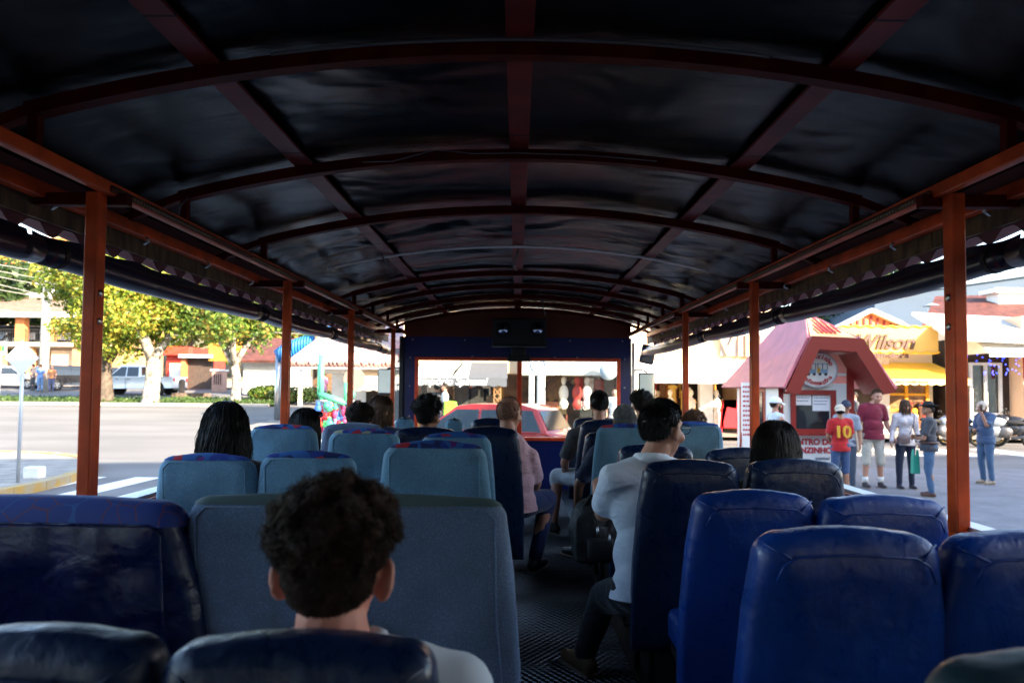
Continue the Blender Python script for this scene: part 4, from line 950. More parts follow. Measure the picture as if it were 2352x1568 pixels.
seated('passenger with short brown curls low between two seats', 826, 972, 5.0, top=('tee',(.1,.1,.12)), sk=skin2, hairs=dict(style='curly', m=h_brown, n=2600, L=.03, rad=.0012, seed=8, puff=.8))
seated('woman with straight highlighted brown hair in a navy jacket, looking right', 877, 943, 5.7, heading=-15, hyaw=-25, top=('long',(.012,.02,.06)), female=True, hairs=dict(style='long', m=h_lbrown, n=2400, L=.22, rad=.0013, seed=9, width=1.0))
seated('passenger with dark tousled curls beside the left half of the front window', 984, 957, 5.2, heading=0, hyaw=-20, sk=skin2, top=('tee',(.03,.03,.04)), hairs=dict(style='curly', m=h_black, n=3200, L=.036, rad=.0012, seed=10, puff=1.1))
# balding man in pink
hp = PX(1170, 950, 4.85)
I = person('balding man in pink shirt and blue jeans leaning into the aisle', (PX(1180,950,4.85).x-.02, 4.8, FZ), -12, 1.78, 'sit', hd=hp, hyaw=-22, hpitch=6, fat=1.12, top=('tee',(.72,.42,.46)), low=('trousers',(.015,.035,.13)), shoe=(.02,.02,.02),
    J=dict(shR=PX(1217,1048,4.8), elR=PX(1232,1108,4.95), wrR=PX(1215,1150,5.15), knR=PX(1258,1145,5.15), anR=PX(1228,1262,5.05)),
    hairs=dict(style='buzz', m=h_brown, n=3600, L=.005, rad=.0008, seed=11, thin=lambda d: d.z>.55 and random.random()<.7))
seated('man with short black hair and dark T-shirt sitting by the aisle in white shorts', 1375, 928, 6.3, heading=8, fat=1.1, top=('tee',(.045,.045,.055)), low=('shorts',(.62,.68,.75)), shoe=(.05,.045,.04),
    J=dict(shL=PX(1318,1000,6.25), elL=PX(1297,1062,6.3), wrL=PX(1300,1100,6.6), knL=PX(1280,1092,6.55), anL=PX(1272,1212,6.35)), hairs=dict(style='short', m=h_black, n=2600, L=.014, rad=.0014, seed=12))
I = seated('grey-haired passenger in a navy shirt with an arm on the armrest', 1433, 968, 5.25, heading=10, fat=1.05, top=('tee',(.012,.028,.07)), low=('trousers',(.02,.02,.03)), sk=skin2,
    J=dict(shL=PX(1372,1040,5.1), elL=PX(1330,1112,5.2), wrL=PX(1325,1165,5.35), knL=PX(1330,1190,5.5), anL=PX(1330,1250,5.45)), hairs=dict(style='short', m=h_grey, n=3200, L=.016, rad=.0015, seed=13))
seated('passenger with curly black hair in front of the right wing mirror', 1473, 932, 6.9, heading=-5, top=('tee',(.05,.05,.06)), hairs=dict(style='curly', m=h_black, n=2800, L=.034, rad=.0014, seed=14, puff=1.0))
seated('light brown head barely visible over the cloth seat behind the man’s glasses', 1594, 980, 5.2, top=('tee',(.2,.2,.25)), hairs=dict(style='short', m=h_lbrown, n=2200, L=.02, rad=.0014, seed=15))
# man in the white shirt
hw = PX(1521, 985, 3.22)
I = person('bespectacled man in a white shirt leaning left out of his dark seat', (PX(1500,985,3.2).x-.05, 3.15, FZ), 2, 1.8, 'sit', hd=hw, hs=1.1, hyaw=-50, hpitch=4, top=('tee',(.80,.86,.96)), low=('trousers',(.005,.007,.014)), shoe=(.20,.13,.06), vox=.009,
    J=dict(shL=PX(1408,1098,3.15), shR=PX(1580,1095,3.3), nb=PX(1497,1058,3.2), che=PX(1480,1165,3.22), pel=PX(1490,1345,3.1), elL=PX(1385,1178,3.3), wrL=PX(1372,1122,3.58), knL=PX(1385,1370,3.3), anL=PX(1345,1508,3.28), hiL=PX(1440,1362,3.15)),
    hairs=dict(style='short', m=h_black, n=7000, L=.012, rad=.0009, seed=16, puff=.7))
glasses(I, mat('black_frame',(.01,.01,.01),.3))
m = MB(); a = I['W']['pel']
m.tube([a-I['up']*.06+I['RT']@Vector((.158*math.cos(t_),.120*math.sin(t_),0)) for t_ in np.linspace(0,2*math.pi,25)], .014, 8, False); m.build('belt', mat('grey_belt',(.12,.12,.13),.5), I['root'], True)
m = MB(); a = I['W']['nb']; m.tube([a+I['RT']@Vector((.066*math.cos(t_),.064*math.sin(t_),.008)) for t_ in np.linspace(0,2*math.pi,17)], .026, 8, False); m.build('collar', cloth('top_cloth_799_859_959',(.80,.86,.96)), I['root'], True)
# woman with long dark hair on the right
seated('long-haired woman in black with her back to us by the right window', 1783, 1035, 3.15, heading=-14, hyaw=-10, top=('long',(.012,.012,.014)), female=True, hs=1.08, hairs=dict(style='long', m=hairm('brown_black_hair',(.022,.016,.014)), n=4800, L=.34, rad=.0011, seed=17, wave=.003, width=1.2))
# backpack held in the aisle
bp = empty('backpack', PX(1362,1290,3.6), 'black backpack with silver zip pulls held beside the white-shirt man in the aisle', 'backpack')
a, b = PX(1312,1150,3.62), PX(1412,1282,3.62)
m = MB(); m.ball(((a.x+b.x)/2,3.65,(a.z+b.z)/2),((b.x-a.x)*.56,.12,(a.z-b.z)*.56),20,14); m.cbox(((a.x+b.x)/2,3.65,(a.z+b.z)/2-.04),((b.x-a.x)*.85,.2,(a.z-b.z)*.8)); blob(m,'bag_body',mat('black_nylon',(.012,.012,.014),.6,bump=.4,bs=60),bp,.012,6,.01,14)
m = MB(); m.cbox(((a.x+b.x)/2+.03,3.53,(a.z+b.z)/2-.08),((b.x-a.x)*.6,.06,(a.z-b.z)*.4)); m.build('front_pocket', mat('black_nylon',(0,0,0)), bp, True, bevel=.02)
for x,y in ((1372,1222),(1399,1240)):
    c = PX(x,y,3.47); m = MB(); m.tube([c+Vector((0,0,.03)),c+Vector((.002,-.004,0)),c-Vector((0,0,.022))],[.005,.007,.005],8); m.build('zip_pull', steel, bp, True)
m = MB(); c = PX(1370,1152,3.6); m.tube([c+Vector((-.06,0,-.02)),c+Vector((-.03,0,.03)),c+Vector((.04,0,.03)),c+Vector((.07,0,-.02))],.012,8); m.build('handle', blackm, bp, True)

# ------------------------------------------------------------------ the square on the right
def facing_box(mb, x0, x1, y0, y1, z0, z1): mb.box((x0,y0,z0),(x1,y1,z1))
# tall building behind the camera on the right: it throws the shade over the bus and the paving
tb = empty('corner_building', (22,-22,0), 'tall pale building behind the bus shading the square', 'building')
cst = mat('cream_render', '#d9cdb4', .9, var=.08, vs=1)
m = MB(); m.add([(8,-10.6,0),(70,0.3,0),(66,24-40,0),(12,-30,0),(8,-10.6,15.6),(70,.3,15.6),(66,-16,15.6),(12,-30,15.6)],[(0,1,5,4),(1,2,6,5),(2,3,7,6),(3,0,4,7),(4,5,6,7)]); m.build('wall', cst, tb)
for i in range(12):
    for z in (1.2,4.6,8.0):
        t_ = (i+.5)/12; m = MB(); c = Vector((8+62*t_,-10.6+10.9*t_,z+1)); m.cbox(c+Vector((-.17,.98,0))*.02,(1.8,.12,1.7),Rz(math.atan2(10.9,62))); m.build('window', cglass, tb)
tb2 = empty('corner_building', (-12,-25,0), 'long low pale building behind the bus to the left', 'building')
m = MB(); m.box((-45,-40,0),(7,-16,10)); m.build('wall', cst, tb2)
for i in range(9):
    for z in (1,5): m = MB(); m.box((-43+i*5.5,-16.0,z),(-40.5+i*5.5,-15.96,z+1.8)); m.build('window', cglass, tb2)

# information kiosk
K = empty('information_kiosk', (5.85,14.4,0), 'small red and white information booth with steep pink-red corrugated roof and oval sign', 'kiosk')
kred = mat('kiosk_red', (.28,.018,.012), .45, var=.1, vs=4); kwhite = mat('kiosk_white', '#e4e2dc', .7, var=.05, vs=3)
rooft = wavemat('sky_washed_red_roof', (.62,.16,.2), 'Y', 5.5, .45, 1.0, .04, .1)  # red roof; the pale sky-lit wash is put into this pink
kx0, kx1, ky0, ky1 = 5.08, 6.52, 13.3, 15.7
a, b = PX(1817,895,13.26), PX(1921,996,13.26)
m = MB(); m.box((kx0,ky0,0),(a.x+.1,ky1,1.9)); m.box((b.x-.1,ky0,0),(kx1,ky0+.1,1.9)); m.box((a.x+.1,ky0,0),(b.x-.1,ky0+.1,b.z+.05)); m.box((a.x+.1,ky0,a.z-.05),(b.x-.1,ky0+.1,2.42)); m.box((kx0,ky0,2.05),(a.x+.1,ky0+.1,2.1)); m.box((b.x-.1,ky0,2.05),(kx1-.1,ky0+.1,2.1)); m.box((kx1-.1,ky0+.1,0),(kx1,ky1,1.9)); m.box((kx0,ky1,0),(kx1,ky1+.1,1.9)); m.build('wall', kwhite, K)
m = MB(); m.box((kx1-.13,ky0-.02,0),(kx1+.01,ky0-.001,2.2)); m.box((kx0-.01,ky0-.02,0),(kx0+.08,ky0-.001,2.0)); m.build('corner_board', kred, K)
m = MB(); f_ = .09
m.box((a.x,ky0-.05,a.z-f_),(b.x,ky0-.002,a.z)); m.box((a.x,ky0-.05,b.z),(b.x,ky0-.002,b.z+f_)); m.box((a.x,ky0-.05,b.z+f_),(a.x+f_,ky0-.002,a.z-f_)); m.box((b.x-f_,ky0-.05,b.z+f_),(b.x,ky0-.002,a.z-f_)); wf = m.build('window_frame', kred, K)
m = MB(); m.box((a.x-.02,ky0-.16,b.z-.03),(b.x+.02,ky0-.05,b.z+.02)); m.build('counter_sill', kred, wf)
m = MB(); m.box((a.x+f_,ky0+.03,b.z+f_),(b.x-f_,ky0+.04,a.z-f_)); m.build('window_pane', cglass, wf)
paper = mat('white_paper', '#eef0f2', .8); ink = mat('blue_grey_ink', (.12,.16,.25), .8)
ws = b.x-a.x-2*f_
for i, (u0, u1, v0) in enumerate(((.02,.47,.27),(.5,.98,.42))):
    m = MB(); x0_, x1_ = a.x+f_+ws*u0, a.x+f_+ws*u1; zt = a.z-f_-.01; m.box((x0_,ky0+.012,zt-v0*.72),(x1_,ky0+.018,zt)); pp = m.build('paper_notice', paper, K)
    m = MB()
    for k in range(2+i):
        x = x0_+.03
        while x < x1_-.06: L = random.uniform(.02,.05); m.box((x,ky0+.009,zt-.06-.06*k),(x+L,ky0+.011,zt-.045-.06*k)); x += L+.012
    m.build('lettering', ink, pp)
m = MB(); m.prism([((a.x+b.x)/2+.09+.14*math.cos(t_), b.z+f_+.13*math.sin(t_)) for t_ in np.linspace(0,math.pi,12)], ky0+.02, ky0+.028); m.build('speaking_hole', blackp, K)
m = MB(); m.box((kx0-.015,14.0,.2),(kx0-.001,15.6,1.85)); dr = m.build('door', kred, K)
m = MB(); m.box((kx0-.03,14.12,1.0),(kx0-.016,14.75,1.72)); m.build('door_pane', cglass, dr)
q0 = PX(1752,905,13.25); q1 = PX(1786,905,13.25)
# roof: two slopes, upper small gable, trapezoid fascia
def slab_poly(mb, P4, t_):
    P4 = [Vector(p) for p in P4]; n_ = (P4[1]-P4[0]).cross(P4[-1]-P4[0]).normalized()*t_; k = len(P4)
    mb.add([*P4, *[p-n_ for p in P4]], [tuple(range(k)), tuple(range(2*k-1,k-1,-1))]+[(i,(i+1)%k,(i+1)%k+k,i+k) for i in range(k)])
eL, eR, rX, rZ, eZ = 4.93, 6.95, 5.82, 3.28, 1.80
tL, tR = PX(1857,776,12.7), PX(1974,782,12.7); gx_ = (tL.x+tR.x)/2
m = MB(); slab_poly(m, [(eL,12.6,eZ),(eL,16.4,eZ),(gx_,15.1,rZ),(gx_,13.85,rZ),(tL.x,12.65,tL.z)], .05); m.build('roof_left', rooft, K)
m = MB(); slab_poly(m, [(tR.x,12.65,tR.z),(gx_,13.85,rZ),(gx_,15.1,rZ),(eR,16.4,eZ),(eR,12.6,eZ)], .05); m.build('roof_right', rooft, K)
m = MB(); gx = (tL.x+tR.x)/2
for sd, nm in ((eL,1),(eR,-1)):
    m = MB()
    for i in range(34):
        t_ = (i+.5)/34; P0 = Vector((sd,12.6+3.8*t_,eZ)); P1 = Vector((gx,13.85+1.25*t_,rZ)); nn = Vector((-nm*.86,0,.5))*.012; m.beam(P0+nn, P1+nn, .028, .022, (-nm*.86,0,.5))
    m.build('roof_ribs', rooft, K)
m = MB()
slab_poly(m, [(tL.x+.02,12.66,tL.z+.03),(tR.x-.02,12.66,tR.z+.03),(gx-.02,13.85,rZ+.02)], .03); gb = m.build('upper_gable', mat('sunglow_cream_gable', (.75,.42,.2), .6), K)  # cream boards with the sun's orange glow put into their colour
m = MB()
for i in range(5):
    t0 = .3+.09*i; bx = tL.x+(tR.x-tL.x)*t0; k_ = 1-abs(t0-.5)*2; P0 = Vector((bx,12.66,tL.z+.03)); P1 = Vector((gx,13.85,rZ+.02)); nn = Vector((0,-.4,.9))*.03
    mv = P1-Vector((gx,12.66,tL.z+.03)); q0_ = P0+mv*.10+nn; q1_ = P0+mv*(.10+.72*k_*k_)+nn; m.beam(q0_, q1_, .045, .02)
m.build('louvre', kred, gb)
fo = [(eL,eZ-.06),(tL.x,tL.z+.03),(tR.x,tR.z+.03),(eR,eZ-.06)]; fi = [(eL+.24,eZ-.10),(tL.x+.13,tL.z-.22),(tR.x-.13,tR.z-.22),(eR-.24,eZ-.10)]
m = MB()
for i in range(3):
    P_ = [fo[i],fo[i+1],fi[i+1],fi[i]]; m.prism(P_, 12.55, 12.62)
m.build('fascia', mat('fascia_red', (.20,.014,.007), .4), K)
m = MB(); slab_poly(m, [(fi[0][0],12.6,fi[0][1]),(fi[1][0],12.6,fi[1][1]),(fi[1][0],ky0,fi[1][1]),(fi[0][0],ky0,fi[0][1])],.02); slab_poly(m, [(fi[3][0],12.6,fi[3][1]),(fi[2][0],12.6,fi[2][1]),(fi[2][0],ky0,fi[2][1]),(fi[3][0],ky0,fi[3][1])],.02); slab_poly(m,[(fi[1][0],12.6,fi[1][1]),(fi[2][0],12.6,fi[2][1]),(fi[2][0],ky0,fi[2][1]),(fi[1][0],ky0,fi[1][1])],.02); m.build('soffit', kred, K)
# oval sign
oc = PX(1876,849,13.2); ox, oz = 47*13.2/1568, 41*13.2/1568
os_ = empty('oval_sign', oc, 'white oval sign with a drawn little train and red lettering under the kiosk roof', 'sign')
m = MB(); m.prism([(oc.x+ox*math.cos(t_), oc.z+oz*math.sin(t_)) for t_ in np.linspace(0,2*math.pi,41)[:-1]], 13.180, 13.230); m.build('board', whitep, os_)
m = MB(); 
for f2 in (.985,.93): m.tube([(oc.x+ox*f2*math.cos(t_),13.178,oc.z+oz*f2*math.sin(t_)) for t_ in np.linspace(0,2*math.pi,49)], .008 if f2>.95 else .003, 5, False)
m.build('rim', mat('grey_rim',(.3,.3,.35),.5), os_)
redink = mat('red_lettering', (.5,.02,.03), .6)
arc_text('Trenzinho', .125, redink, os_, (oc.x,13.170,oc.z), (math.pi/2,0,0), oz*.74, R(84), R(128), sx=ox/oz, bold=.004)
arc_text('Informações', .115, redink, os_, (oc.x,13.170,oc.z), (math.pi/2,0,0), oz*.74, R(270), R(124), flip=True, sx=ox/oz, bold=.004)
m = MB()                                                  # the drawn train: engine and two open cars
for i,x in enumerate((-.12,.10)): m.box((oc.x+x-.095,13.168,oc.z-.07),(oc.x+x+.095,13.180,oc.z+.01)); m.box((oc.x+x-.10,13.168,oc.z+.11),(oc.x+x+.10,13.180,oc.z+.125))
m.box((oc.x-.31,13.168,oc.z-.07),(oc.x-.23,13.180,oc.z+.03)); tr = m.build('train_drawing', mat('drawn_blue',(.25,.4,.55),.7), os_)
m = MB()
for x in (-.21,-.12,-.03,.01,.1,.19): m.box((oc.x+x-.004,13.166,oc.z+.0),(oc.x+x+.004,13.180,oc.z+.12))
for x in (-.29,-.17,-.06,.05,.16): m.tube([(oc.x+x,13.164,oc.z-.085),(oc.x+x,13.180,oc.z-.085)],.027,12)
m.build('drawn_lines', mat('drawn_black',(.03,.03,.04),.7), tr)
m = MB(); m.box((oc.x-.20,13.165,oc.z-.05),(oc.x-.15,13.180,oc.z+.05)); m.box((oc.x+.0,13.165,oc.z-.06),(oc.x+.05,13.180,oc.z+.04)); m.build('drawn_yellow', mat('drawn_ochre',(.6,.35,.03),.7), tr)
c = PX(1868,1015,13.28); text('CENTRO DOS', .155, redink, K, (c.x,13.29,c.z), bold=.005, ext=.004); c = PX(1858,1034,13.28)
text('TRENZINHOS', .155, redink, K, (c.x+.05,13.29,c.z), bold=.005, ext=.004); c = PX(1890,1052,13.28); text('pontual', .09, ink, K, (c.x,13.29,c.z), ext=.004)
# price board at the kiosk's left side
c = PX(1711,895,13.0); pb = empty('price_board', (c.x,13.0,0), 'tall narrow white price board with small red writing left of the kiosk', 'board')
p0, p1 = PX(1703,878,13.0), PX(1719,1030,13.0)
m = MB(); m.box((p0.x,12.98,p1.z),(p1.x+.12,13.02,p0.z)); m.build('panel', whitep, pb)
m = MB()
for k in range(11):
    x = p0.x+.02
    while x < p1.x+.06: L = random.uniform(.02,.05); m.box((x,12.974,p0.z-.10-.09*k),(x+L,12.979,p0.z-.065-.09*k)); x += L+.014
m.build('lettering', redink, pb)
m = MB(); m.beam((p0.x,13,p1.z+.3),(p0.x-.1,13.0,0),.03,.03,(0,1,0)); m.beam((p1.x+.12,13,p1.z+.3),(p1.x+.22,13.0,0),.03,.03,(0,1,0)); m.build('leg', kred, pb)

# ---- shops
dark_in = mat('shop_interior_shade', (.05,.035,.025), .9, var=.5, vs=2)  # dimness inside the shops is put into this dark colour
def goods(root, x0, x1, y, z0, z1, n, name='hanging_garment', pal=None, seed=1, thin=False):
    rnd = random.Random(seed); pal = pal or ['#5b3a22','#b98a3a','#7a1f1f','#d9c7a8','#2b2b33','#8f5a2b','#c9a24d','#efe6d8']
    for i in range(n):
        w_ = rnd.uniform(.16,.34)*(.6 if thin else 1); x = rnd.uniform(x0,x1-w_); h_ = rnd.uniform(.35,.8); z = z1-rnd.uniform(0,max(.01,(z1-z0-h_))); yy = y+rnd.uniform(0,.5); col = rnd.choice(pal)
        m = MB(); m.prism([(x+.1*w_,z-h_),(x+.9*w_,z-h_+.02),(x+.85*w_,z-.12),(x+w_*1.1,z-.14),(x+w_*.95,z-.02),(x+.62*w_,z),(x+.4*w_,z),(x+.05*w_,z-.02),(x-.1*w_,z-.14),(x+.15*w_,z-.12)], yy, yy+.07); m.build(name, mat('cloth_'+col[1:], col, .9), root, bevel=.01)
def awning(root, x0, x1, y0, z0, y1, z1, m_, val=.25, valm=None, curved=0, scallop=0, name='awning'):
    "sloping cloth from (y1,z1) on the wall down to (y0,z0), with a valance"
    m = MB(); n = 10; vs = []
    for i in range(n+1):
        t_ = i/n; y = y1+(y0-y1)*t_; z = z1+(z0-z1)*t_+curved*math.sin(math.pi*t_**.8)
        vs += [(x0,y,z),(x1,y,z)]
    m.add(vs, [(2*i,2*i+1,2*i+3,2*i+2) for i in range(n)]); m.add([(x0,y1,z1)]+[vs[2*i] for i in range(n+1)]+[(x0,y1,z0)], [tuple(range(n+3))]); m.add([(x1,y1,z1)]+[vs[2*i+1] for i in range(n+1)]+[(x1,y1,z0)], [tuple(range(n+3))])
    o = m.build(name, m_, root, fix=False)
    if val:
        N = max(8,int((x1-x0)/.06)); vs = []
        for i in range(N+1):
            x = x0+(x1-x0)*i/N; d_ = val-(.05*abs(math.sin(math.pi*(x-x0)/.3)) if scallop else 0)*-1-(.05 if scallop else 0); vs += [(x,y0-.004,z0),(x,y0-.004,z0-d_)]
        m = MB(); m.add(vs,[(2*i,2*i+1,2*i+3,2*i+2) for i in range(N)]); m.build('valance', valm or m_, o, fix=False)
    return o
# shop with white barrel awning, to the right of the front wall
A = empty('clothes_shop', (5.6,24.5,.1), 'clothes shop with white awning and garments on rails, behind the second right post', 'shop')
Y = 23.5; l, r = PX(1462,0,Y).x, PX(1700,0,Y).x; zt = PX(0,868,Y).z; zf = .14
beige = mat('peach_wall', '#e6c3a0', .85, var=.06, vs=1)
m = MB(); m.box((l,Y+1,zf),(l+.3,Y+9,4.6)); m.box((r+1.2,Y+1,zf),(r+1.5,Y+9,4.6)); m.box((l+.3,Y+1,2.3),(r+1.2,Y+1.3,5.0)); m.box((l+.3,Y+5,zf),(r+1.2,Y+5.2,2.3)); m.box((l-.2,Y+1,4.6),(r+1.6,Y+9,5.05)); m.build('wall', beige, A)
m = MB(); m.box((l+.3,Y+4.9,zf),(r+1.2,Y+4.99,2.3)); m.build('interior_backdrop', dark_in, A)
for px0,px1 in ((1620,1650),): m = MB(); m.box((PX(px0,0,Y).x,Y+.8,zf),(PX(px1,0,Y).x,Y+1.1,2.4)); m.build('pillar', whitep, A)
awning(A, l-.3, PX(1680,0,Y).x, Y-.9, PX(0,866,Y-.9).z, Y+1, PX(0,828,Y+1).z, whitep, 0, curved=.28)
goods(A, l+.3, r-.2, Y+1.4, .9, 2.1, 26, seed=4); goods(A, l+.3, r+.6, Y+2.2, .5, 1.4, 22, seed=9)
for px,h0 in ((1552,1.5),(1601,1.6),(1660,1.45),(1515,1.4)):
    x = PX(px,0,Y).x; m = MB(); m.ball((x,Y+.9,1.62),(.09,.1,.13),12,8); m.cap((x,Y+.9,1.45),.045,(x,Y+.9,1.5),.045); m.ball((x,Y+.9,1.22),(.17,.11,.26),14,8); m.ball((x,Y+.9,.85),(.16,.11,.18),14,8); m.cap((x-.07,Y+.9,.8),.08,(x-.07,Y+.9,.2),.05); m.cap((x+.07,Y+.9,.8),.08,(x+.07,Y+.9,.2),.05)
    o = empty('mannequin', (x,Y+.9,zf), {1552:'pale mannequin in the clothes shop left of the second right post',1601:'pale mannequin just right of the second right post',1660:'mannequin near the red jacket outside the clothes shop',1515:'mannequin nearest the front wall in the clothes shop'}[px], 'mannequin', 'mannequins in the clothes shop'); blob(m,'figure',mat('mannequin_cream','#e2d6c4',.5),o,.03,3)
rj = empty('red_jacket', PX(1672,940,Y+.3), 'bright red jacket on a hanger outside the clothes shop', 'jacket'); x = PX(1673,0,Y+.3).x; z1_ = PX(0,918,Y+.3).z
m = MB(); m.prism([(x-.22,z1_-.75),(x+.22,z1_-.75),(x+.24,z1_-.25),(x+.27,z1_-1.0),(x+.36,z1_-1.0),(x+.3,z1_-.08),(x+.1,z1_),(x-.1,z1_),(x-.3,z1_-.08),(x-.36,z1_-1.0),(x-.27,z1_-1.0),(x-.24,z1_-.25)], Y+.28, Y+.38); m.build('jacket_body', mat('bright_red_cloth',(.6,.02,.03),.9,bump=.5,bs=9), rj, bevel=.02)
m = MB(); m.tube([(x-.12,Y+.33,z1_+.01),(x,Y+.33,z1_+.07),(x+.12,Y+.33,z1_+.01)],.01,6); m.tube([(x,Y+.33,z1_+.07),(x,Y+.33,z1_+.16)],.008,6); m.build('hanger', steel, rj)
# grey sign VILLA above
vs_ = empty('shop_sign', (8,24.3,3), 'grey shop sign with pale raised letters above the pink kiosk roof', 'sign')
a, b = PX(1655,752,24.4), PX(1790,818,24.4)
m = MB(); m.box((a.x,24.4,b.z),(b.x,24.48,a.z)); m.build('board', mat('grey_board','#8e8b8a',.7), vs_)
text('VILLA', 1.05, mat('peach_letter',(.75,.5,.3),.6), vs_, (PX(1733,0,24.3).x,24.36,PX(0,782,24.3).z), ext=.05, bold=.02)
# arched white canopy shapes between
cn = empty('street_canopy', PX(1690,860,22.5), 'pale round-ended canopy beside the grey shop sign', 'awning'); a=PX(1640,0,22.8); 
awning(cn, PX(1655,0,22.8).x, PX(1745,0,22.8).x, 22.4, PX(0,862,22.4).z, 24.3, PX(0,820,24.3).z, mat('cream_canvas','#efe4d2',.8), .2, curved=.1)
# second shop block behind kiosk to the yellow shop
Bk = empty('tiled_shop', (10,27,.1), 'low shop with dark doorway and clay tiled roof behind the kiosk', 'shop')
x0_, x1_ = PX(1700,0,26).x, PX(1965,0,26).x
clay = wavemat('clay_tiles', (.15,.045,.032), 'X', 3.5, .8, 1.0, .06, .35); greywall = mat('shaded_bluegrey_wall', '#45566a', .85, var=.06, vs=.6)  # blue-grey wall: shade is put into its colour, since sun reaches it
m = MB(); m.box((x0_,26.6,.14),(x1_,33,3.6)); m.build('wall', beige, Bk); m = MB(); m.box((x0_+.4,26.5,.14),(x1_-.3,26.595,2.3)); m.build('opening_shade_panel', dark_in, Bk); m = MB(); slab_poly(m,[(x0_-.3,26,3.5),(x1_+.3,26,3.5),(x1_+.3,30,4.9),(x0_-.3,30,4.9)],.12); m.build('roof', clay, Bk)  # dark panel on the wall paints in the unlit opening
goods(Bk, x0_+.6, x1_-.4, 25.9, .6, 2.0, 16, seed=21, name='shop_goods')
# yellow shop
Yv = 24.6; yel = mat('yellow_paint', (.85,.45,.02), .6, var=.05, vs=2); yel2 = mat('yellow_cream_sign', (.85,.52,.12), .6); yaw = mat('yellow_canvas', (.85,.52,.03), .7)
Ys = empty('yellow_variety_shop', (17,28,.1), 'yellow variety shop with large sign, yellow awning and yellow window frames', 'shop')
l, r = PX(1925,0,Yv).x, PX(2186,0,Yv).x
m = MB(); m.box((l,Yv+1.5,.14),(r,Yv+8,4.2)); m.build('wall', mat('ivory_wall','#efe2c4',.85,var=.04,vs=1), Ys)
a, b = PX(1935,746,Yv), PX(2165,812,Yv); 
m = MB(); m.cbox(((a.x+b.x)/2,Yv+.35,(a.z+b.z)/2),(b.x-a.x,.3,a.z-b.z)); sg = m.build('sign_box', yel2, Ys, bevel=.05)
m = MB(); 
for z in (a.z-.03,b.z+.03): m.tube([(a.x+(b.x-a.x)*i/40,Yv+.18,z+.03*math.sin(i*1.3)) for i in range(41)],.03,6)
m.build('sign_border', yel, sg)
text('Wilson', .74, mat('brown_lettering',(.10,.045,.03),.6), Ys, (PX(2026,0,Yv).x,Yv+.17,PX(0,769,Yv).z), ext=.03, shear=.35, bold=.018)
text('Variedades', .30, mat('brown_lettering',(0,0,0)), Ys, (PX(2040,0,Yv).x,Yv+.17,PX(0,798,Yv).z), ext=.02, bold=.012)
awning(Ys, PX(1978,0,Yv).x, r, Yv-.7, PX(0,852,Yv-.7).z, Yv+1.5, PX(0,815,Yv+1.5).z, yaw, .22, scallop=1, valm=mat('pale_yellow_valance','#f4dc92',.7))
text('Artigos para Lembranças', .17, mat('brown_lettering',(0,0,0)), Ys, (PX(2065,0,Yv-.7).x,Yv-.72,PX(0,858,Yv-.7).z), ext=.004)
m = MB(); m.box((PX(2045,0,Yv).x,Yv+1.2,.14),(PX(2073,0,Yv).x,Yv+1.5,3)); m.build('pillar', whitep, Ys)
m = MB(); m.box((PX(1975,0,Yv).x,Yv+1.35,.14),(PX(2044,0,Yv).x,Yv+1.48,2.4)); m.build('doorway_shade_panel', dark_in, Ys)  # flat dark panel before the wall, painting in the unlit doorway
a, b = PX(2085,868,Yv), PX(2182,945,Yv); m = MB(); m.box((a.x,Yv+1.38,b.z),(b.x,Yv+1.49,a.z)); m.build('display_window', mat('warm_window',(.22,.12,.05),.3,var=.5,vs=3), Ys)
m = MB()
for u in (0,.47,1): x = a.x+(b.x-a.x)*u; m.box((x-.05,Yv+1.30,b.z),(x+.05,Yv+1.375,a.z))
for v_ in (0,.5,1): z = b.z+(a.z-b.z)*v_; m.box((a.x,Yv+1.32,z-.045),(b.x,Yv+1.37,z+.045))
m.build('window_frame', yel, Ys)
goods(Ys, a.x+.1, b.x-.2, Yv+.7, .35, 1.5, 10, seed=31, name='shop_goods', pal=['#7a4a20','#e2b23a','#a03020','#553322'])
g0, g1, gp = PX(1925,752,Yv+1.6), PX(2075,750,Yv+1.6), PX(1996,718,Yv+1.6)
m = MB(); m.prism([(g0.x,g0.z),(g1.x,g1.z),(gp.x,gp.z)], Yv+1.6, Yv+1.75); gg = m.build('gable', mat('orange_gable_board',(.65,.25,.10),.6), Ys)
m = MB()
for i in range(9): t_ = (i+1)/10; x = g0.x+(g1.x-g0.x)*t_; zt_ = g0.z+(gp.z-g0.z)*(1-abs(t_-.5)*2)*.8; m.box((x-.04,Yv+1.56,g0.z+.1),(x+.04,Yv+1.595,zt_))
m.build('louvre', kred, gg)
m = MB(); m.beam((g0.x-.3,Yv+1.5,g0.z-.1),(gp.x,Yv+1.5,gp.z+.08),.3,.14); m.beam((g1.x+.3,Yv+1.5,g1.z-.1),(gp.x,Yv+1.5,gp.z+.08),.3,.14); m.build('bargeboard', whitep, gg)
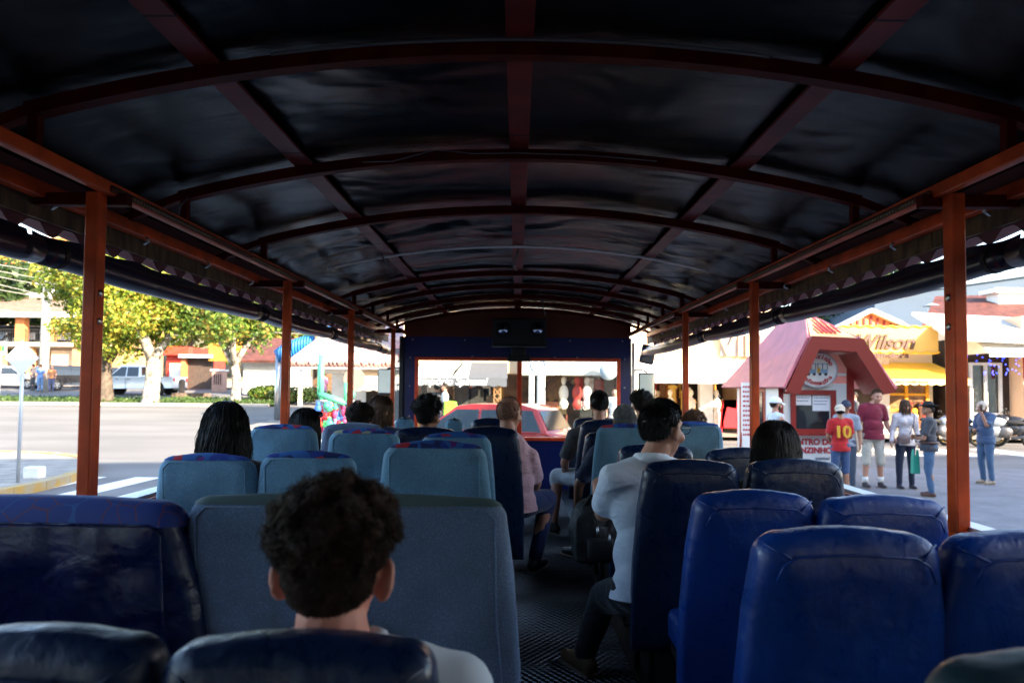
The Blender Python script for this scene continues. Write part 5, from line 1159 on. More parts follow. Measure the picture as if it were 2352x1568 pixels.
# tall blue-grey wall and tiled roofs beyond
Bw = empty('bluegrey_building', (30,48,0), 'plain blue-grey windowless wall rising behind the tiled roofs', 'building')
a, b = PX(2009,683,45), PX(2420,615,45); m = MB(); m.add([(a.x,45,0),(b.x+10,45,0),(b.x+10,45,b.z+1.2),(a.x,45,a.z),(a.x,60,0),(b.x+10,60,0),(b.x+10,60,b.z+1.2),(a.x,60,a.z)],[(0,1,2,3),(0,4,7,3),(4,5,6,7),(1,5,6,2),(3,2,6,7)]); m.build('wall', greywall, Bw)
m = MB(); m.beam((a.x-.3,44.9,a.z+.1),(b.x+10,44.9,b.z+1.3),.5,.2); m.build('coping', concrete, Bw)
Tr = empty('tile_roofed_house', (28,36,0), 'house with dark red tiled roof and white-edged eaves behind the thick right post', 'house')
a, b = PX(2115,752,33), PX(2400,690,37); m = MB(); slab_poly(m,[(a.x,33,a.z),(a.x+16,33,a.z-.3),(a.x+18,40,b.z+1),(a.x+5,40,b.z+.6)],.15); m.build('roof', clay, Tr)
m = MB(); m.box((a.x+.5,33.4,.1),(a.x+17,39,a.z-.4)); m.build('wall', beige, Tr)
m = MB(); c = PX(2140,705,38); m.cyl((c.x,38,c.z-2.4),(c.x,38,c.z),.2); m.cyl((c.x,38,c.z+.05),(c.x,38,c.z+.2),.45,.1); m.build('vent_pipe', mat('galvanised','#b8bcc0',.4,metal=.3), Tr)
c = PX(2320,675,38); m = MB(); m.box((c.x-.9,37.6,c.z-1.1),(c.x+.9,38.6,c.z)); m.box((c.x-1.2,37.4,c.z),(c.x+1.2,38.8,c.z+.25)); m.build('chimney', whitep, Tr)
# dark timber shop right of thick post
Yd = 25.2; Ds = empty('timber_shop', (21,26,.1), 'dark timber shopfront with white-framed glass door and white curved awning', 'shop')
l, r = PX(2188,0,Yd).x, PX(2338,0,Yd).x; dw = mat('dark_timber','#3a2a20',.8,var=.3,vs=3)
a, b = PX(2235,832,Yd), PX(2306,1000,Yd)
m = MB(); m.box((l,Yd+.2,.14),(a.x,Yd+6,3.7)); m.box((b.x,Yd+.2,.14),(r,Yd+6,3.7)); m.box((a.x,Yd+.2,a.z),(b.x,Yd+6,3.7)); m.build('wall', dw, Ds)
m = MB(); 
for u in (0,.5,1): x = a.x+(b.x-a.x)*u; m.box((x-.05,Yd+.1,.14),(x+.05,Yd+.19,a.z))
m.box((a.x,Yd+.11,a.z-.1),(b.x,Yd+.185,a.z)); m.box((a.x,Yd+.11,.9),(b.x,Yd+.185,.98)); dd = m.build('door_frame', whitep, Ds)
m = MB(); m.box((a.x+.05,Yd+.22,.14),(b.x-.05,Yd+.23,a.z-.1)); m.build('door_glass', shopglass, dd)
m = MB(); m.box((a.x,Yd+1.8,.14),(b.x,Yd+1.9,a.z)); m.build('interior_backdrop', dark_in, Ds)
goods(Ds, a.x+.1, b.x-.3, Yd+.8, .3, 2.0, 8, seed=5, name='shop_goods')
m = MB(); m.cyl((r+.1,Yd-.4,.14),(r+.1,Yd-.4,3.4),.05); m.build('downpipe', whitep, Ds)
wa = awning(Ds, PX(2190,0,Yd).x, PX(2360,0,Yd).x, Yd-1.6, PX(0,792,Yd-1.6).z, Yd+.2, PX(0,758,Yd).z, whitep, .12, curved=.25)
m = MB(); rnd = random.Random(2)
for i in range(34):
    x = PX(2200,0,Yd-1.3).x+rnd.random()*2.0; z = PX(0,795,Yd-1.3).z-rnd.random()*.7; m.ball((x,Yd-1.3,z),.022,6,4)
m.build('blue_string_lights', mat('blue_bulb',(.03,.06,1.0),.3,emit=1.2), Ds)
# red shop at the far right
Rs = empty('red_shop', (25,26,.1), 'red fronted shop at the right edge with pale posters', 'shop'); l = PX(2342,0,24.5).x
m = MB(); m.box((l,24.7,.14),(l+9,30,4.5)); m.build('wall', beige, Rs); m = MB(); m.box((l,24.5,PX(0,848,24.5).z),(l+8,24.69,PX(0,790,24.5).z)); sgn = m.build('sign_band', mat('sign_red',(.5,.01,.02),.5), Rs)
text('LOJAS', .35, whitep, Rs, (l+.9,24.48,PX(0,838,24.5).z), ext=.01)
m = MB(); m.box((l+.1,24.6,.5),(l+.7,24.69,PX(0,860,24.5).z)); m.build('poster', mat('poster_blue','#9cc4cf',.7,col2='#d8862c',vs=4), Rs)
m = MB(); slab_poly(m,[(l-3.2,23.6,3.62),(l+5,23.6,3.3),(l+5,26,4.4),(l-3.2,26,4.75)],.12); m.build('canopy', wavemat('white_tile_canopy','#d9d6d0','X',4,.8,1,.05,.1), Rs)
# trees beyond the roofs on the right
tree(1960,889,52, 12.0, 4.0, .3, lf_dark, 'loose pale green tree showing above the roof behind the yellow sign', barkm=birch, seed=31, n=7000, leaf=.2, name='tree', group='trees far behind the roofs')
tree(1905,889,58, 13.0, 4.0, .3, lf_grn, 'tree crown between the kiosk peak and the blue-grey wall', barkm=birch, seed=33, n=7000, leaf=.2, name='tree', group='trees far behind the roofs')

# ------------------------------------------------------------------ straight ahead through the windscreen
F1 = empty('delicatessen', (-2,21.5,.1), 'corner shop with grey and cream scalloped awning seen through the left windscreen pane', 'shop')
Yf = 21.0; l, r = PX(935,0,Yf).x, PX(1200,0,Yf).x
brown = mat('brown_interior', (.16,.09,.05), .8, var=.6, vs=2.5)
m = MB(); m.box((l,Yf+2.5,.1),(r,Yf+2.7,2.6)); m.box((l,Yf+.3,2.2),(r,Yf+3,5.2)); m.box((l,Yf+.3,.1),(l+.25,Yf+2.5,2.2)); m.build('wall', beige, F1)
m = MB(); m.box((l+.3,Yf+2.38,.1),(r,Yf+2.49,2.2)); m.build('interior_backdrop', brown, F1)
greyc = mat('grey_canvas','#63636b',.8); creamc = mat('cream_canvas','#efe4d2',.8)
w1_ = awning(F1, PX(965,0,Yf-.9).x, PX(1085,0,Yf-.9).x, Yf-.9, PX(0,858,Yf-.9).z, Yf+.3, PX(0,822,Yf).z, creamc, .26, scallop=1, valm=greyc)
awning(F1, PX(1085,0,Yf-.9).x, PX(1172,0,Yf-.9).x, Yf-.9, PX(0,858,Yf-.9).z, Yf+.3, PX(0,822,Yf).z, greyc, .26, scallop=1)
text('Empório Spinassi', .30, whitep, F1, (PX(1048,0,Yf-.9).x,Yf-.93,PX(0,867,Yf-.9).z), ext=.004, shear=.3, bold=.006)
for i,(px,py,w_,h_,cc) in enumerate([(990,910,.25,1.2,'#d8d5cf'),(1005,915,.12,.9,'#b7a48c'),(1024,900,.2,.8,'#8a5b3a'),(1062,905,.5,.9,'#4c4a48'),(1081,900,.12,.5,'#c7551e'),(1100,915,.7,.7,'#33302c'),(1118,905,.25,.5,'#cfcac2'),(1145,895,.2,.9,'#c8a070'),(1152,860,.3,.5,'#e8e4de'),(1130,930,.4,.7,'#6a5a48')]):
    c = PX(px,py,Yf+1.2); m = MB(); m.cbox(c,(w_,.15,h_)); m.build('display_stand', mat('stand_'+cc[1:],cc,.8,var=.25,vs=8), F1, bevel=.02)
goods(F1, l+.5, r-.3, Yf+1.5, .7, 1.9, 16, seed=44, name='shop_goods', thin=True)
m = MB(); c0 = PX(1151,0,Yf-.3); 
for dx in (-.1,.1): m.beam((c0.x+dx,Yf-.3,.1),(c0.x+dx,Yf-.3,1.75),.03,.03,(0,1,0))
for k in range(6): m.beam((c0.x-.1,Yf-.3,.3+k*.24),(c0.x+.1,Yf-.3,.54+k*.24),.025,.025,(0,1,0)); m.beam((c0.x+.1,Yf-.32,.3+k*.24),(c0.x-.1,Yf-.32,.54+k*.24),.025,.025,(0,1,0))
m.build('lattice', mat('tan_wood','#b08055',.8), F1)
F2 = empty('clothing_store', (2,22,.1), 'open brown shop with mannequins seen through the right windscreen pane', 'shop')
Yg = 21.0; l, r = PX(1202,0,Yg).x, PX(1460,0,Yg).x
m = MB(); m.box((l,Yg+3.5,.1),(r,Yg+3.7,2.7)); m.box((l,Yg,PX(0,850,Yg).z),(r,Yg+3.5,5.2)); m.box((r-.1,Yg,.1),(r+.2,Yg+3.5,2.3)); m.build('wall', mat('pale_header','#e3d9c9',.8), F2)
m = MB(); m.box((PX(1240,0,Yg).x,Yg-.1,.1),(PX(1258,0,Yg).x,Yg+.2,PX(0,850,Yg).z)); m.build('pillar', whitep, F2); m = MB(); m.box((PX(1222,0,Yg).x,Yg-.05,.1),(PX(1234,0,Yg).x,Yg+.1,PX(0,850,Yg).z)); m.build('pillar', mat('blue_white','#cfd8e2',.7), F2)
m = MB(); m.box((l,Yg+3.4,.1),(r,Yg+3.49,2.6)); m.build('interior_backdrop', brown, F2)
for px,py,w_,h_,cc in [(1275,880,.5,1.0,'#6b4a2a'),(1292,930,.25,1.2,'#a08a60'),(1268,940,.4,.5,'#b06a4a'),(1312,905,.3,.6,'#222226'),(1330,890,.25,.6,'#a83228'),(1352,900,.3,.9,'#cfc8c0'),(1345,940,.4,.5,'#20201f'),(1375,915,.3,1.2,'#8a3a30'),(1398,905,.3,1.0,'#57402f'),(1285,960,.5,.3,'#7a3a28'),(1300,860,.9,.12,'#c9a24d'),(1410,940,.2,1.0,'#e8ddd0')]:
    c = PX(px,py,Yg+1.0); m = MB(); m.cbox(c,(w_,.15,h_)); m.build('display_stand', mat('stand_'+cc[1:],cc,.8,var=.25,vs=8), F2, bevel=.02)
text('Lic', .42, whitep, F2, (PX(1338,0,Yg+.9).x,Yg+.88,PX(0,919,Yg+.9).z), ext=.01, bold=.01)
goods(F2, l+.6, r-.3, Yg+1.6, 1.2, 2.2, 18, seed=45, name='shop_goods', thin=True)
c = PX(1397,852,Yg-.4); m = MB(); m.tube([c+Vector((0,-.06,0)),c+Vector((0,.05,0))],.27,24); hl = empty('round_sign', c, 'round pale blue-grey sign hanging at the right of the windscreen view', 'sign'); m.build('disc', mat('pale_disc','#b9c4cc',.5), hl, True); m = MB(); m.tube([c,c+Vector((0,.4,.02))],.02,6); m.build('bracket', blackp, hl)
for px,cc in ((1300,'#ded4c8'),(1330,'#b43a30'),(1352,'#d8d0c8')):
    x = PX(px,0,Yg+.6).x; m = MB(); m.ball((x,Yg+.6,2.0),(.09,.1,.13),12,8); m.cap((x,Yg+.6,1.8),.045,(x,Yg+.6,1.88),.045); m.ball((x,Yg+.6,1.6),(.16,.11,.26),14,8); m.ball((x,Yg+.6,1.25),(.15,.11,.18),14,8)
    o = empty('mannequin', (x,Yg+.6,1), {1300:'pale mannequin bust leftmost in the right windscreen pane',1330:'red mannequin bust in the right windscreen pane',1352:'pale mannequin bust nearest the round hanging sign'}[px], 'mannequin', 'mannequin busts behind the windscreen'); blob(m,'figure',mat('mann_'+cc[1:],cc,.5),o,.03,3)
# traffic sign on a post
c = PX(1237,838,18.2); ts = empty('round_traffic_sign', (c.x,18.2,.1), 'round traffic sign on a grey post between the windscreen panes and the shops', 'sign')
m = MB(); m.cyl((c.x,18.2,.0),(c.x,18.2,c.z+.15),.04,n=10); m.build('pole', mat('galvanised','#b8bcc0'), ts); m = MB(); m.tube([c-Vector((0,.07,0)),c-Vector((0,.05,0))],.25,28); pl = m.build('plate', mat('sign_blue_grey','#8fa3b5',.5), ts)
m = MB(); m.tube([c+Vector((.19*math.cos(t_),-.075,.19*math.sin(t_))) for t_ in np.linspace(0,2*math.pi,29)],.022,6,False); m.build('ring', whitep, pl); m = MB(); m.box((c.x-.02,18.2-.08,c.z-.12),(c.x+.02,18.2-.071,c.z+.12)); m.build('symbol', whitep, pl)
# red hatchback in front of the windscreen, other cars
def car(name, label, at, heading, paint, kind='hatch', L=4.0, Wd=1.7, Hh=1.45, grp=None, lamp='#c01010'):
    root = empty(name, at, label, 'car' if kind!='pickup' else 'pickup', grp); A_ = Matrix.Translation(at) @ Matrix.Rotation(R(heading),4,'Z')
    z0 = .22; bh = Hh*.60; 
    if kind=='hatch': prof = [(-L/2+.05,z0+.05),(-L/2,.45),(-L/2+.02,bh-.05),(-L/2+.12,bh),(-L/2+.25,bh+.02),(L*.16,bh),(L/2-.25,bh-.13),(L/2-.03,bh-.28),(L/2,.4),(L/2-.06,z0+.05)]; gh = [(-L/2+.12,bh-.02),(-L/2+.42,Hh-.10),(-L/2+.8,Hh),(-L*.02,Hh),(L*.08,Hh-.05),(L*.27,bh-.02)]
    elif kind=='suv': prof = [(-L/2+.03,z0+.1),(-L/2,.5),(-L/2+.01,bh),(L*.2,bh),(L/2-.2,bh-.1),(L/2-.02,bh-.25),(L/2,.45),(L/2-.06,z0+.1)]; gh = [(-L/2+.02,bh-.02),(-L/2+.2,Hh-.08),(-L/2+.5,Hh),(L*.02,Hh),(L*.1,Hh-.05),(L*.24,bh-.02)]
    else: prof = [(-L/2+.02,z0+.2),(-L/2,.6),(-L/2,bh+.03),(-L*.13,bh+.03),(-L*.12,bh),(L*.24,bh),(L/2-.25,bh-.10),(L/2-.03,bh-.3),(L/2,.5),(L/2-.06,z0+.12)]; gh = [(-L*.12,bh-.02),(-L*.10,Hh-.06),(-L*.05,Hh),(L*.08,Hh),(L*.13,Hh-.05),(L*.26,bh-.02)]
    def T(mb): mb.T = A_; return mb
    # body with rounded flanks and black discs painting in the shade of the wheel wells
    def loft(P, ws, y0):
        m = T(MB()); n = len(P); vs = []; cx = sum(p[0] for p in P)/n; cz = sum(p[1] for p in P)/n
        for wv, sc in ws: vs += [((cx+(x-cx)*sc), wv, cz+(z-cz)*sc) for x,z in P]
        k = len(ws); m.add(vs, [tuple(range(n)), tuple(range(k*n-1,(k-1)*n-1,-1))]+[(i*n+j,i*n+(j+1)%n,(i+1)*n+(j+1)%n,(i+1)*n+j) for i in range(k-1) for j in range(n)]); return m
    w2 = Wd/2
    body = loft(prof, [(-w2+.03,.955),(-w2,.985),(-w2+.02,1.0),(w2-.02,1.0),(w2,.985),(w2-.03,.955)], 0).build('body', paint, root, True, bevel=.02)
    wx = (-L*.31, L*.32); wr = .31 if kind!='pickup' else .37
    m = T(MB()); n = len(gh); 
    top_in = .17; vs = []
    for s_ in (-1,1):
        for x,z in gh: vs.append((x, s_*(w2-.05-top_in*(z-bh)/(Hh-bh)), z))
    m.add(vs, [tuple(range(n)), tuple(range(2*n-1,n-1,-1))]+[(i,(i+1)%n,(i+1)%n+n,i+n) for i in range(n)]); cab = m.build('cabin', paint, root, True, bevel=.03)
    # windows
    def gy(z): return w2-.05-top_in*(z-bh)/(Hh-bh)+.006
    xs0, xs1 = gh[0][0]+.16, gh[-1][0]-.12; zt = Hh-.12; zb = bh+.03; xt0 = gh[1][0]+.10; xt1 = gh[-2][0]-.02; xm = (xs0+xs1)/2+(.1 if kind!='pickup' else -.1)
    for s_ in (-1,1):
        for q in (0,1):
            P_ = [(xs0,zb),(xm-.03,zb),(xm-.03,zt),(xt0,zt)] if q==0 else [(xm+.03,zb),(xs1,zb),(xt1,zt),(xm+.03,zt)]
            m = T(MB()); m.add([(x,s_*gy(z),z) for x,z in P_],[(0,1,2,3)]); m.build('side_window', cglass, root, fix=False)
        m = T(MB()); m.cbox((xs1-.05,s_*(w2+.08),bh+.08),(.12,.16,.13)); m.build('wing_mirror', paint, root, True, bevel=.02)
        m = T(MB()); m.box((xm-.26,s_*w2-.012,bh-.14),(xm-.10,s_*w2+.022,bh-.11)); m.box((xs1-.5,s_*w2-.012,bh-.14),(xs1-.34,s_*w2+.022,bh-.11)); m.build('door_handle', blackp, root)
        m = T(MB()); m.box((xm-.006,s_*w2-.01,z0+.14),(xm+.006,s_*w2+.004,bh-.02)); m.build('door_gap', blackm, root); m = T(MB()); m.box((xs1-.02,s_*w2-.01,z0+.14),(xs1-.008,s_*w2+.004,bh-.04)); m.build('door_gap', blackm, root)
    for i0,i1,nm in ((1,0,'rear_window'),(-2,-1,'windscreen')):
        (xa,za),(xb,zb_) = gh[i0],gh[i1]; o_ = -.012 if nm=='rear_window' else .012
        m = T(MB()); vs=[]
        for t_,sy in ((.08,-1),(.08,1),(.85,1),(.85,-1)):
            x = xa+(xb-xa)*t_+o_; z = za+(zb_-za)*t_; vs.append((x, sy*(w2-.05-top_in*(z-bh)/(Hh-bh)-.07), z+.008))
        m.add(vs,[(0,1,2,3)]); m.build(nm, cglass, root, fix=False)
    for s_ in (-1,1):
        for x in wx:
            m = T(MB()); m.cyl((x,s_*(w2-.25),wr+.03),(x,s_*(w2+.004),wr+.03),wr+.07,n=24); m.build('wheel_well_shade', blackm, root)
            m = T(MB()); m.cyl((x,s_*(w2-.22),wr),(x,s_*(w2+.015),wr),wr,n=24); wh = m.build('wheel', mat('tyre',(.015,.015,.015),.8), root, True, bevel=.03)
            m = T(MB()); m.cyl((x,s_*(w2+.01),wr),(x,s_*(w2+.022),wr),wr*.64,n=20)
            m.build('rim', mat('alloy',(.45,.45,.46),.3,metal=.8), wh); m = T(MB())
            for k in range(5): a = 2*math.pi*k/5+.3; m.cbox((x+wr*.42*math.cos(a),s_*(w2+.024),wr+wr*.42*math.sin(a)),(.09,.006,.09),Euler((0,-a,0)).to_matrix())
            m.build('rim_gap', blackm, wh)
        m = T(MB()); m.box((-L/2-.012,s_*(w2-.28) if s_<0 else s_*(w2-.02)-.26+.0,bh-.22),(-L/2+.1,(s_*(w2-.28) if s_<0 else w2-.28)+.26,bh-.04)) if False else m.cbox((-L/2+.05,s_*(w2-.14),bh-.14),(.13,.24,.2)); m.build('tail_light', mat('tail_lens',(.6,.01,.01),.2), root, bevel=.02)
        m = T(MB()); m.cbox((L/2-.12,s_*(w2-.2),bh-.30),(.2,.34,.13)); m.build('headlight', mat('head_lens',(.8,.8,.8),.1), root, bevel=.03)
    m = T(MB()); m.cbox((-L/2-.008,0,.55),(.02,.42,.12)); m.build('number_plate', mat('plate_grey','#b8bcc0'), root); m = T(MB()); m.cbox((-L/2,0,.36),(.1,Wd*.92,.14)); m.cbox((L/2,0,.36),(.1,Wd*.92,.16)); m.build('bumper', paint if kind=='hatch' else blackp, root, bevel=.03)
    return root
cpaint = lambda n,c: mat(n, c, .25, metal=.15, coat=.8)
red_p = cpaint('red_car_paint',(.62,.03,.02)); white_p = cpaint('white_car_paint',(.75,.76,.78)); black_p = cpaint('black_car_paint',(.015,.015,.018)); blue_p = cpaint('blue_grey_car_paint',(.10,.15,.24)); silver_p = cpaint('silver_car_paint',(.5,.52,.55))
c = PX(1165,980,14.6); car('parked_car', 'red hatchback crossing in front of the windscreen', (c.x-.55,15.0,.0), 157, red_p, 'hatch', 3.9, 1.65, 1.42)
def onroad(px, Y): x = PX(px,880,Y).x; return Vector((x,Y,gz(x,Y)+.01))
car('pickup_truck', 'white double-cab pickup parked behind the mottled street trees', onroad(318,42), 180, white_p, 'pickup', 5.2, 1.85, 1.8, 'cars parked on the left')
car('parked_car', 'black car seen from the rear beside the utility pole', onroad(165,47), 60, black_p, 'suv', 4.4, 1.75, 1.65, 'cars parked on the left')
car('parked_car', 'white car partly behind the diamond sign at the far left', onroad(18,48), 20, white_p, 'suv', 4.4, 1.75, 1.6, 'cars parked on the left')
car('parked_car', 'dark car behind the trunk of the darkest street tree', onroad(255,50), 75, black_p, 'hatch', 4.0, 1.7, 1.5, 'cars parked on the left')

# ------------------------------------------------------------------ the left side of the street
# two-level building with a parking deck
PB = empty('parking_building', PX(90,880,54), 'two-storey building with cars on its railed upper deck at the far left', 'building')
Yp = 54.0; gzp = gz(-40,54); x0_, x1_ = PX(-120,0,Yp).x, PX(222,0,Yp).x; zd = PX(0,785,Yp).z; zr0, zr1 = PX(0,720,Yp).z, PX(0,682,Yp).z
brownwall = mat('tan_render','#a98560',.85,var=.15,vs=.8)
m = MB(); m.box((x0_,Yp+5,gzp),(x1_,Yp+12,zd)); m.box((x0_,Yp+11,zd),(x1_,Yp+12,zr0)); m.build('wall', brownwall, PB)
m = MB(); m.box((x0_,Yp-.3,zd-.35),(x1_,Yp+12,zd)); m.build('deck', mat('stained_concrete','#9b9082',.9,var=.3,vs=1), PB)
m = MB(); slab_poly(m, [(x0_,Yp-.8,zr0),(x1_+.5,Yp-.8,zr0),(x1_-1,Yp+6,zr1+.8),(x0_,Yp+6,zr1+.8)], .15); m.build('roof', wavemat('grey_tiles','#8c7564','X',2.5,.85,1,.08,.3), PB)
m = MB(); m.box((x0_,Yp-.95,zr0-.35),(x1_+.5,Yp-.7,zr0+.02)); m.box((x0_,Yp+5.9,zr1+.5),(x1_-1,Yp+6.1,zr1+1.1)); m.build('fascia', whitep, PB)
for px in (0,76,140,215):
    x = PX(px,0,Yp).x; m = MB(); m.box((x-.35,Yp-.2,zd),(x+.35,Yp+.4,zr0-.3)); m.build('pillar', mat('orange_brick','#c07a4a',.85,var=.2,vs=3), PB)
m = MB()
for i in range(int((x1_-x0_)/.18)): m.box((x0_+i*.18,Yp-.05,zd),(x0_+i*.18+.03,Yp-.02,zd+1.0))
m.box((x0_,Yp-.06,zd+1.0),(x1_,Yp-.01,zd+1.05)); m.build('railing', blackm, PB)
for px in (30,95,200):
    x = PX(px,0,Yp).x; m = MB(); m.box((x-.25,Yp,gzp),(x+.25,Yp+.5,zd-.35)); m.build('pillar', brownwall, PB)
a, b = PX(118,804,Yp+.6), PX(178,868,Yp+.6); m = MB(); m.box((a.x,Yp+.6,b.z),(b.x,Yp+.75,a.z)); m.build('gate', mat('beige_gate','#c9a888',.8,var=.05), PB)
a, b = PX(160,843,Yp+.5), PX(176,853,Yp+.5); m = MB(); m.box((a.x,Yp+.5,b.z),(b.x,Yp+.58,a.z)); m.build('notice', whitep, PB)
for i,(px,pt,lb) in enumerate(((22,blue_p,'blue-grey car on the upper parking deck, leftmost'),(112,silver_p,'silver car on the upper parking deck behind the utility pole'),(175,white_p,'white car on the upper parking deck nearest the tree'))):
    x = PX(px,0,Yp+3).x; car('parked_car', lb, Vector((x,Yp+3.2,zd)), 0 if i else 180, pt, 'suv', 4.3, 1.75, 1.55, 'cars on the parking deck')
# hillside with houses and trees
mb = MB(); nx, ny = 60, 24; vs = []
for jj in range(ny+1):
    for ii in range(nx+1):
        x = -170+200*ii/nx; y = 68+140*jj/ny; t_ = jj/ny; z = gz(x,y)-.5+26*sm(0,1,t_)*(1-.75*sm(-70,10,x))+2*noise.noise(Vector((x*.03,y*.03,0)))*t_; vs.append((x,y,z))
mb.add(vs,[(jj*(nx+1)+ii,jj*(nx+1)+ii+1,(jj+1)*(nx+1)+ii+1,(jj+1)*(nx+1)+ii) for jj in range(ny) for ii in range(nx)])
tag(mb.build('hillside', mat('wooded_hill',(.09,.10,.04),.95,col2=(.22,.14,.06),vs=.15,bump=.6,bs=.8), None, True, fix=False), kind='structure')
def house(px, py, Y, w_, h_, label, wallc, roofc, rh=1.6):
    c = PX(px,py,Y); root = empty('hill_house', c, label, 'house', 'houses on the hillside'); m = MB(); m.box((c.x-w_/2,Y,c.z-4),(c.x+w_/2,Y+6,c.z+h_)); m.build('wall', mat('hw'+wallc[1:],wallc,.85,var=.1), root)
    m = MB(); m.prism([(c.x-w_/2-.5,c.z+h_),(c.x+w_/2+.5,c.z+h_),(c.x+w_/2-1,c.z+h_+rh),(c.x-w_/2+1,c.z+h_+rh)], Y-.5, Y+6.5); m.build('roof', mat('hr'+roofc[1:],roofc,.85,var=.25,vs=.8), root)
    for i in range(3):
        x = c.x-w_/2+w_*(i+.5)/3; m = MB(); m.box((x-.5,Y-.06,c.z+.6),(x+.5,Y-.01,c.z+1.9)); m.build('window', cglass, root)
house(60,640,86,13,2.8,'orange-roofed house high on the hill behind the parking building','#e8b890','#c0643a',2.4)
house(150,668,78,9,3.0,'cream house with balcony windows beside the utility pole top','#f0cfa8','#b5552d')
house(-10,690,76,8,2.6,'pale house at the far left edge under the trees','#e2c4a0','#a8552f')
house(420,700,90,14,3.5,'wide tiled house behind the street tree crowns','#e8d4b8','#b06a48')
house(600,745,80,10,3.0,'pale house above the blue tube sculpture','#e9dfd0','#b98a70')
for i,(px,Y,h,rd,lm,lb) in enumerate([(15,66,13.5,4.5,lf_dark,'dark green conifer-like tree at the far left edge'),(-30,60,12,4,lf_dark,'dark tree cut by the left edge'),(200,72,14.5,5,lf_yel,'autumn yellow tree behind the orange post'),(300,78,17,6,lf_yel,'large autumn tree above the white pickup far behind'),(430,74,14,5.5,lf_yel,'yellow-brown tree between the two street crowns'),(510,82,16,6,lf_grn,'green tree far behind the forked street tree'),(590,70,11,4,lf_grn,'small green tree behind the white wall'),(660,75,12,4.5,lf_grn,'green tree behind the second left post'),(90,84,19,6,lf_yel,'orange-brown tree high on the hill behind the utility pole')]):
    x = PX(px,880,Y).x
    tree(px, 888-(gz(x,Y)-CAMZ)*1568/Y, Y, h, rd, .3, lm, lb, barkm=darkbark, seed=50+i, n=6500, leaf=.3, crown_lo=.25, name='tree', group='trees far behind on the left')
# utility pole and wires
c = PX(99,893,44); up_ = empty('utility_pole', (c.x,44,gz(c.x,44)), 'pale concrete utility pole with insulators standing by the black car', 'pole')
m = MB(); m.tube([(c.x,44,gz(c.x,44)),(c.x+.05,44,12.5)],[.32,.17],12); m.build('shaft', concrete, up_, True)
m = MB(); m.beam((c.x-1.1,43.8,9.6),(c.x+1.1,43.8,9.6),.14,.14); m.beam((c.x-.9,43.8,8.2),(c.x+.9,43.8,8.2),.12,.12); m.build('crossarm', concrete, up_)
m = MB()
for dx in (-1,-.5,.5,1): m.cyl((c.x+dx,43.8,9.7),(c.x+dx,43.8,9.95),.07)
m.build('insulator', whitep, up_); m = MB(); m.cyl((c.x+.6,43.7,7.2),(c.x+.6,43.7,8.1),.35,n=14); m.build('transformer', mat('galvanised','#b8bcc0'), up_, True)
def wire(x0,y0,Y0,x1,y1,Y1,lb,sag=.5):
    a, b = PX(x0,y0,Y0), PX(x1,y1,Y1); m = MB(); m.tube([a.lerp(b,i/14)-Vector((0,0,sag*math.sin(math.pi*i/14))) for i in range(15)], .022, 5); tag(m.build('overhead_wire', mat('wire_grey',(.25,.24,.22),.6), None, True), lb, 'wire', 'overhead wires above the left street')
for i,(a,b) in enumerate(((598,672),(612,690),(625,700),(655,712),(700,742),(640,728))): wire(-60,a,36,760,b+40,60,['highest overhead wire crossing above the left street','overhead wire second from the top above the left street','overhead wire third from the top above the left street','overhead wire fourth from the top above the left street','lowest bright overhead wire crossing the tree crowns','overhead wire fifth from the top above the left street'][i],.3+.1*i)
# diamond warning sign on the island, second small sign behind
c = PX(53,822,11.3); sgn = empty('diamond_sign', (c.x,11.3,.13), 'white diamond road sign on a slim pole on the kerbed corner', 'sign')
h_ = 40*11.3/1568; m = MB(); P_=[(c.x,c.z-h_),(c.x+h_,c.z),(c.x,c.z+h_),(c.x-h_,c.z)]; m.prism(P_, 11.27, 11.275); m.build('plate', mat('back_of_sign','#e9e7e3',.45,metal=.2), sgn, bevel=.01)
b_ = PX(36,1138,11.3); m = MB(); m.tube([(b_.x+.02,11.31,.1),(c.x,11.30,c.z+h_*.6)],.028,12); m.build('pole', mat('galvanised','#b8bcc0'), sgn, True)
c = PX(6,800,16); s2 = empty('bus_stop_sign', (c.x,16,.1), 'small sign box with coloured panel at the left edge above the island', 'sign'); m = MB(); m.cbox((c.x-.05,16,c.z),(.3,.06,.34)); m.build('panel', mat('grey_board','#8e8b8a'), s2, bevel=.02)
for i,cc in enumerate(('#3a9be0','#e0432a','#e8c22a','#3aa05a')): m = MB(); m.box((c.x-.17+.06*i,15.955,c.z-.05),(c.x-.115+.06*i,15.965,c.z+.06)); m.build('coloured_square', mat('sq'+cc[1:],cc,.6), s2)
m = MB(); m.tube([(c.x-.1,16,.1),(c.x-.05,16,c.z-.15)],.03,8); m.build('pole', whitep, s2, True)
m = MB(); c = PX(78,1122,11.9); m.cbox((c.x,11.9,.22),(.28,.2,.2)); tag(m.build('marker_block', whitep, None, bevel=.02),'small white block on the kerbed corner by the diamond sign pole','block')
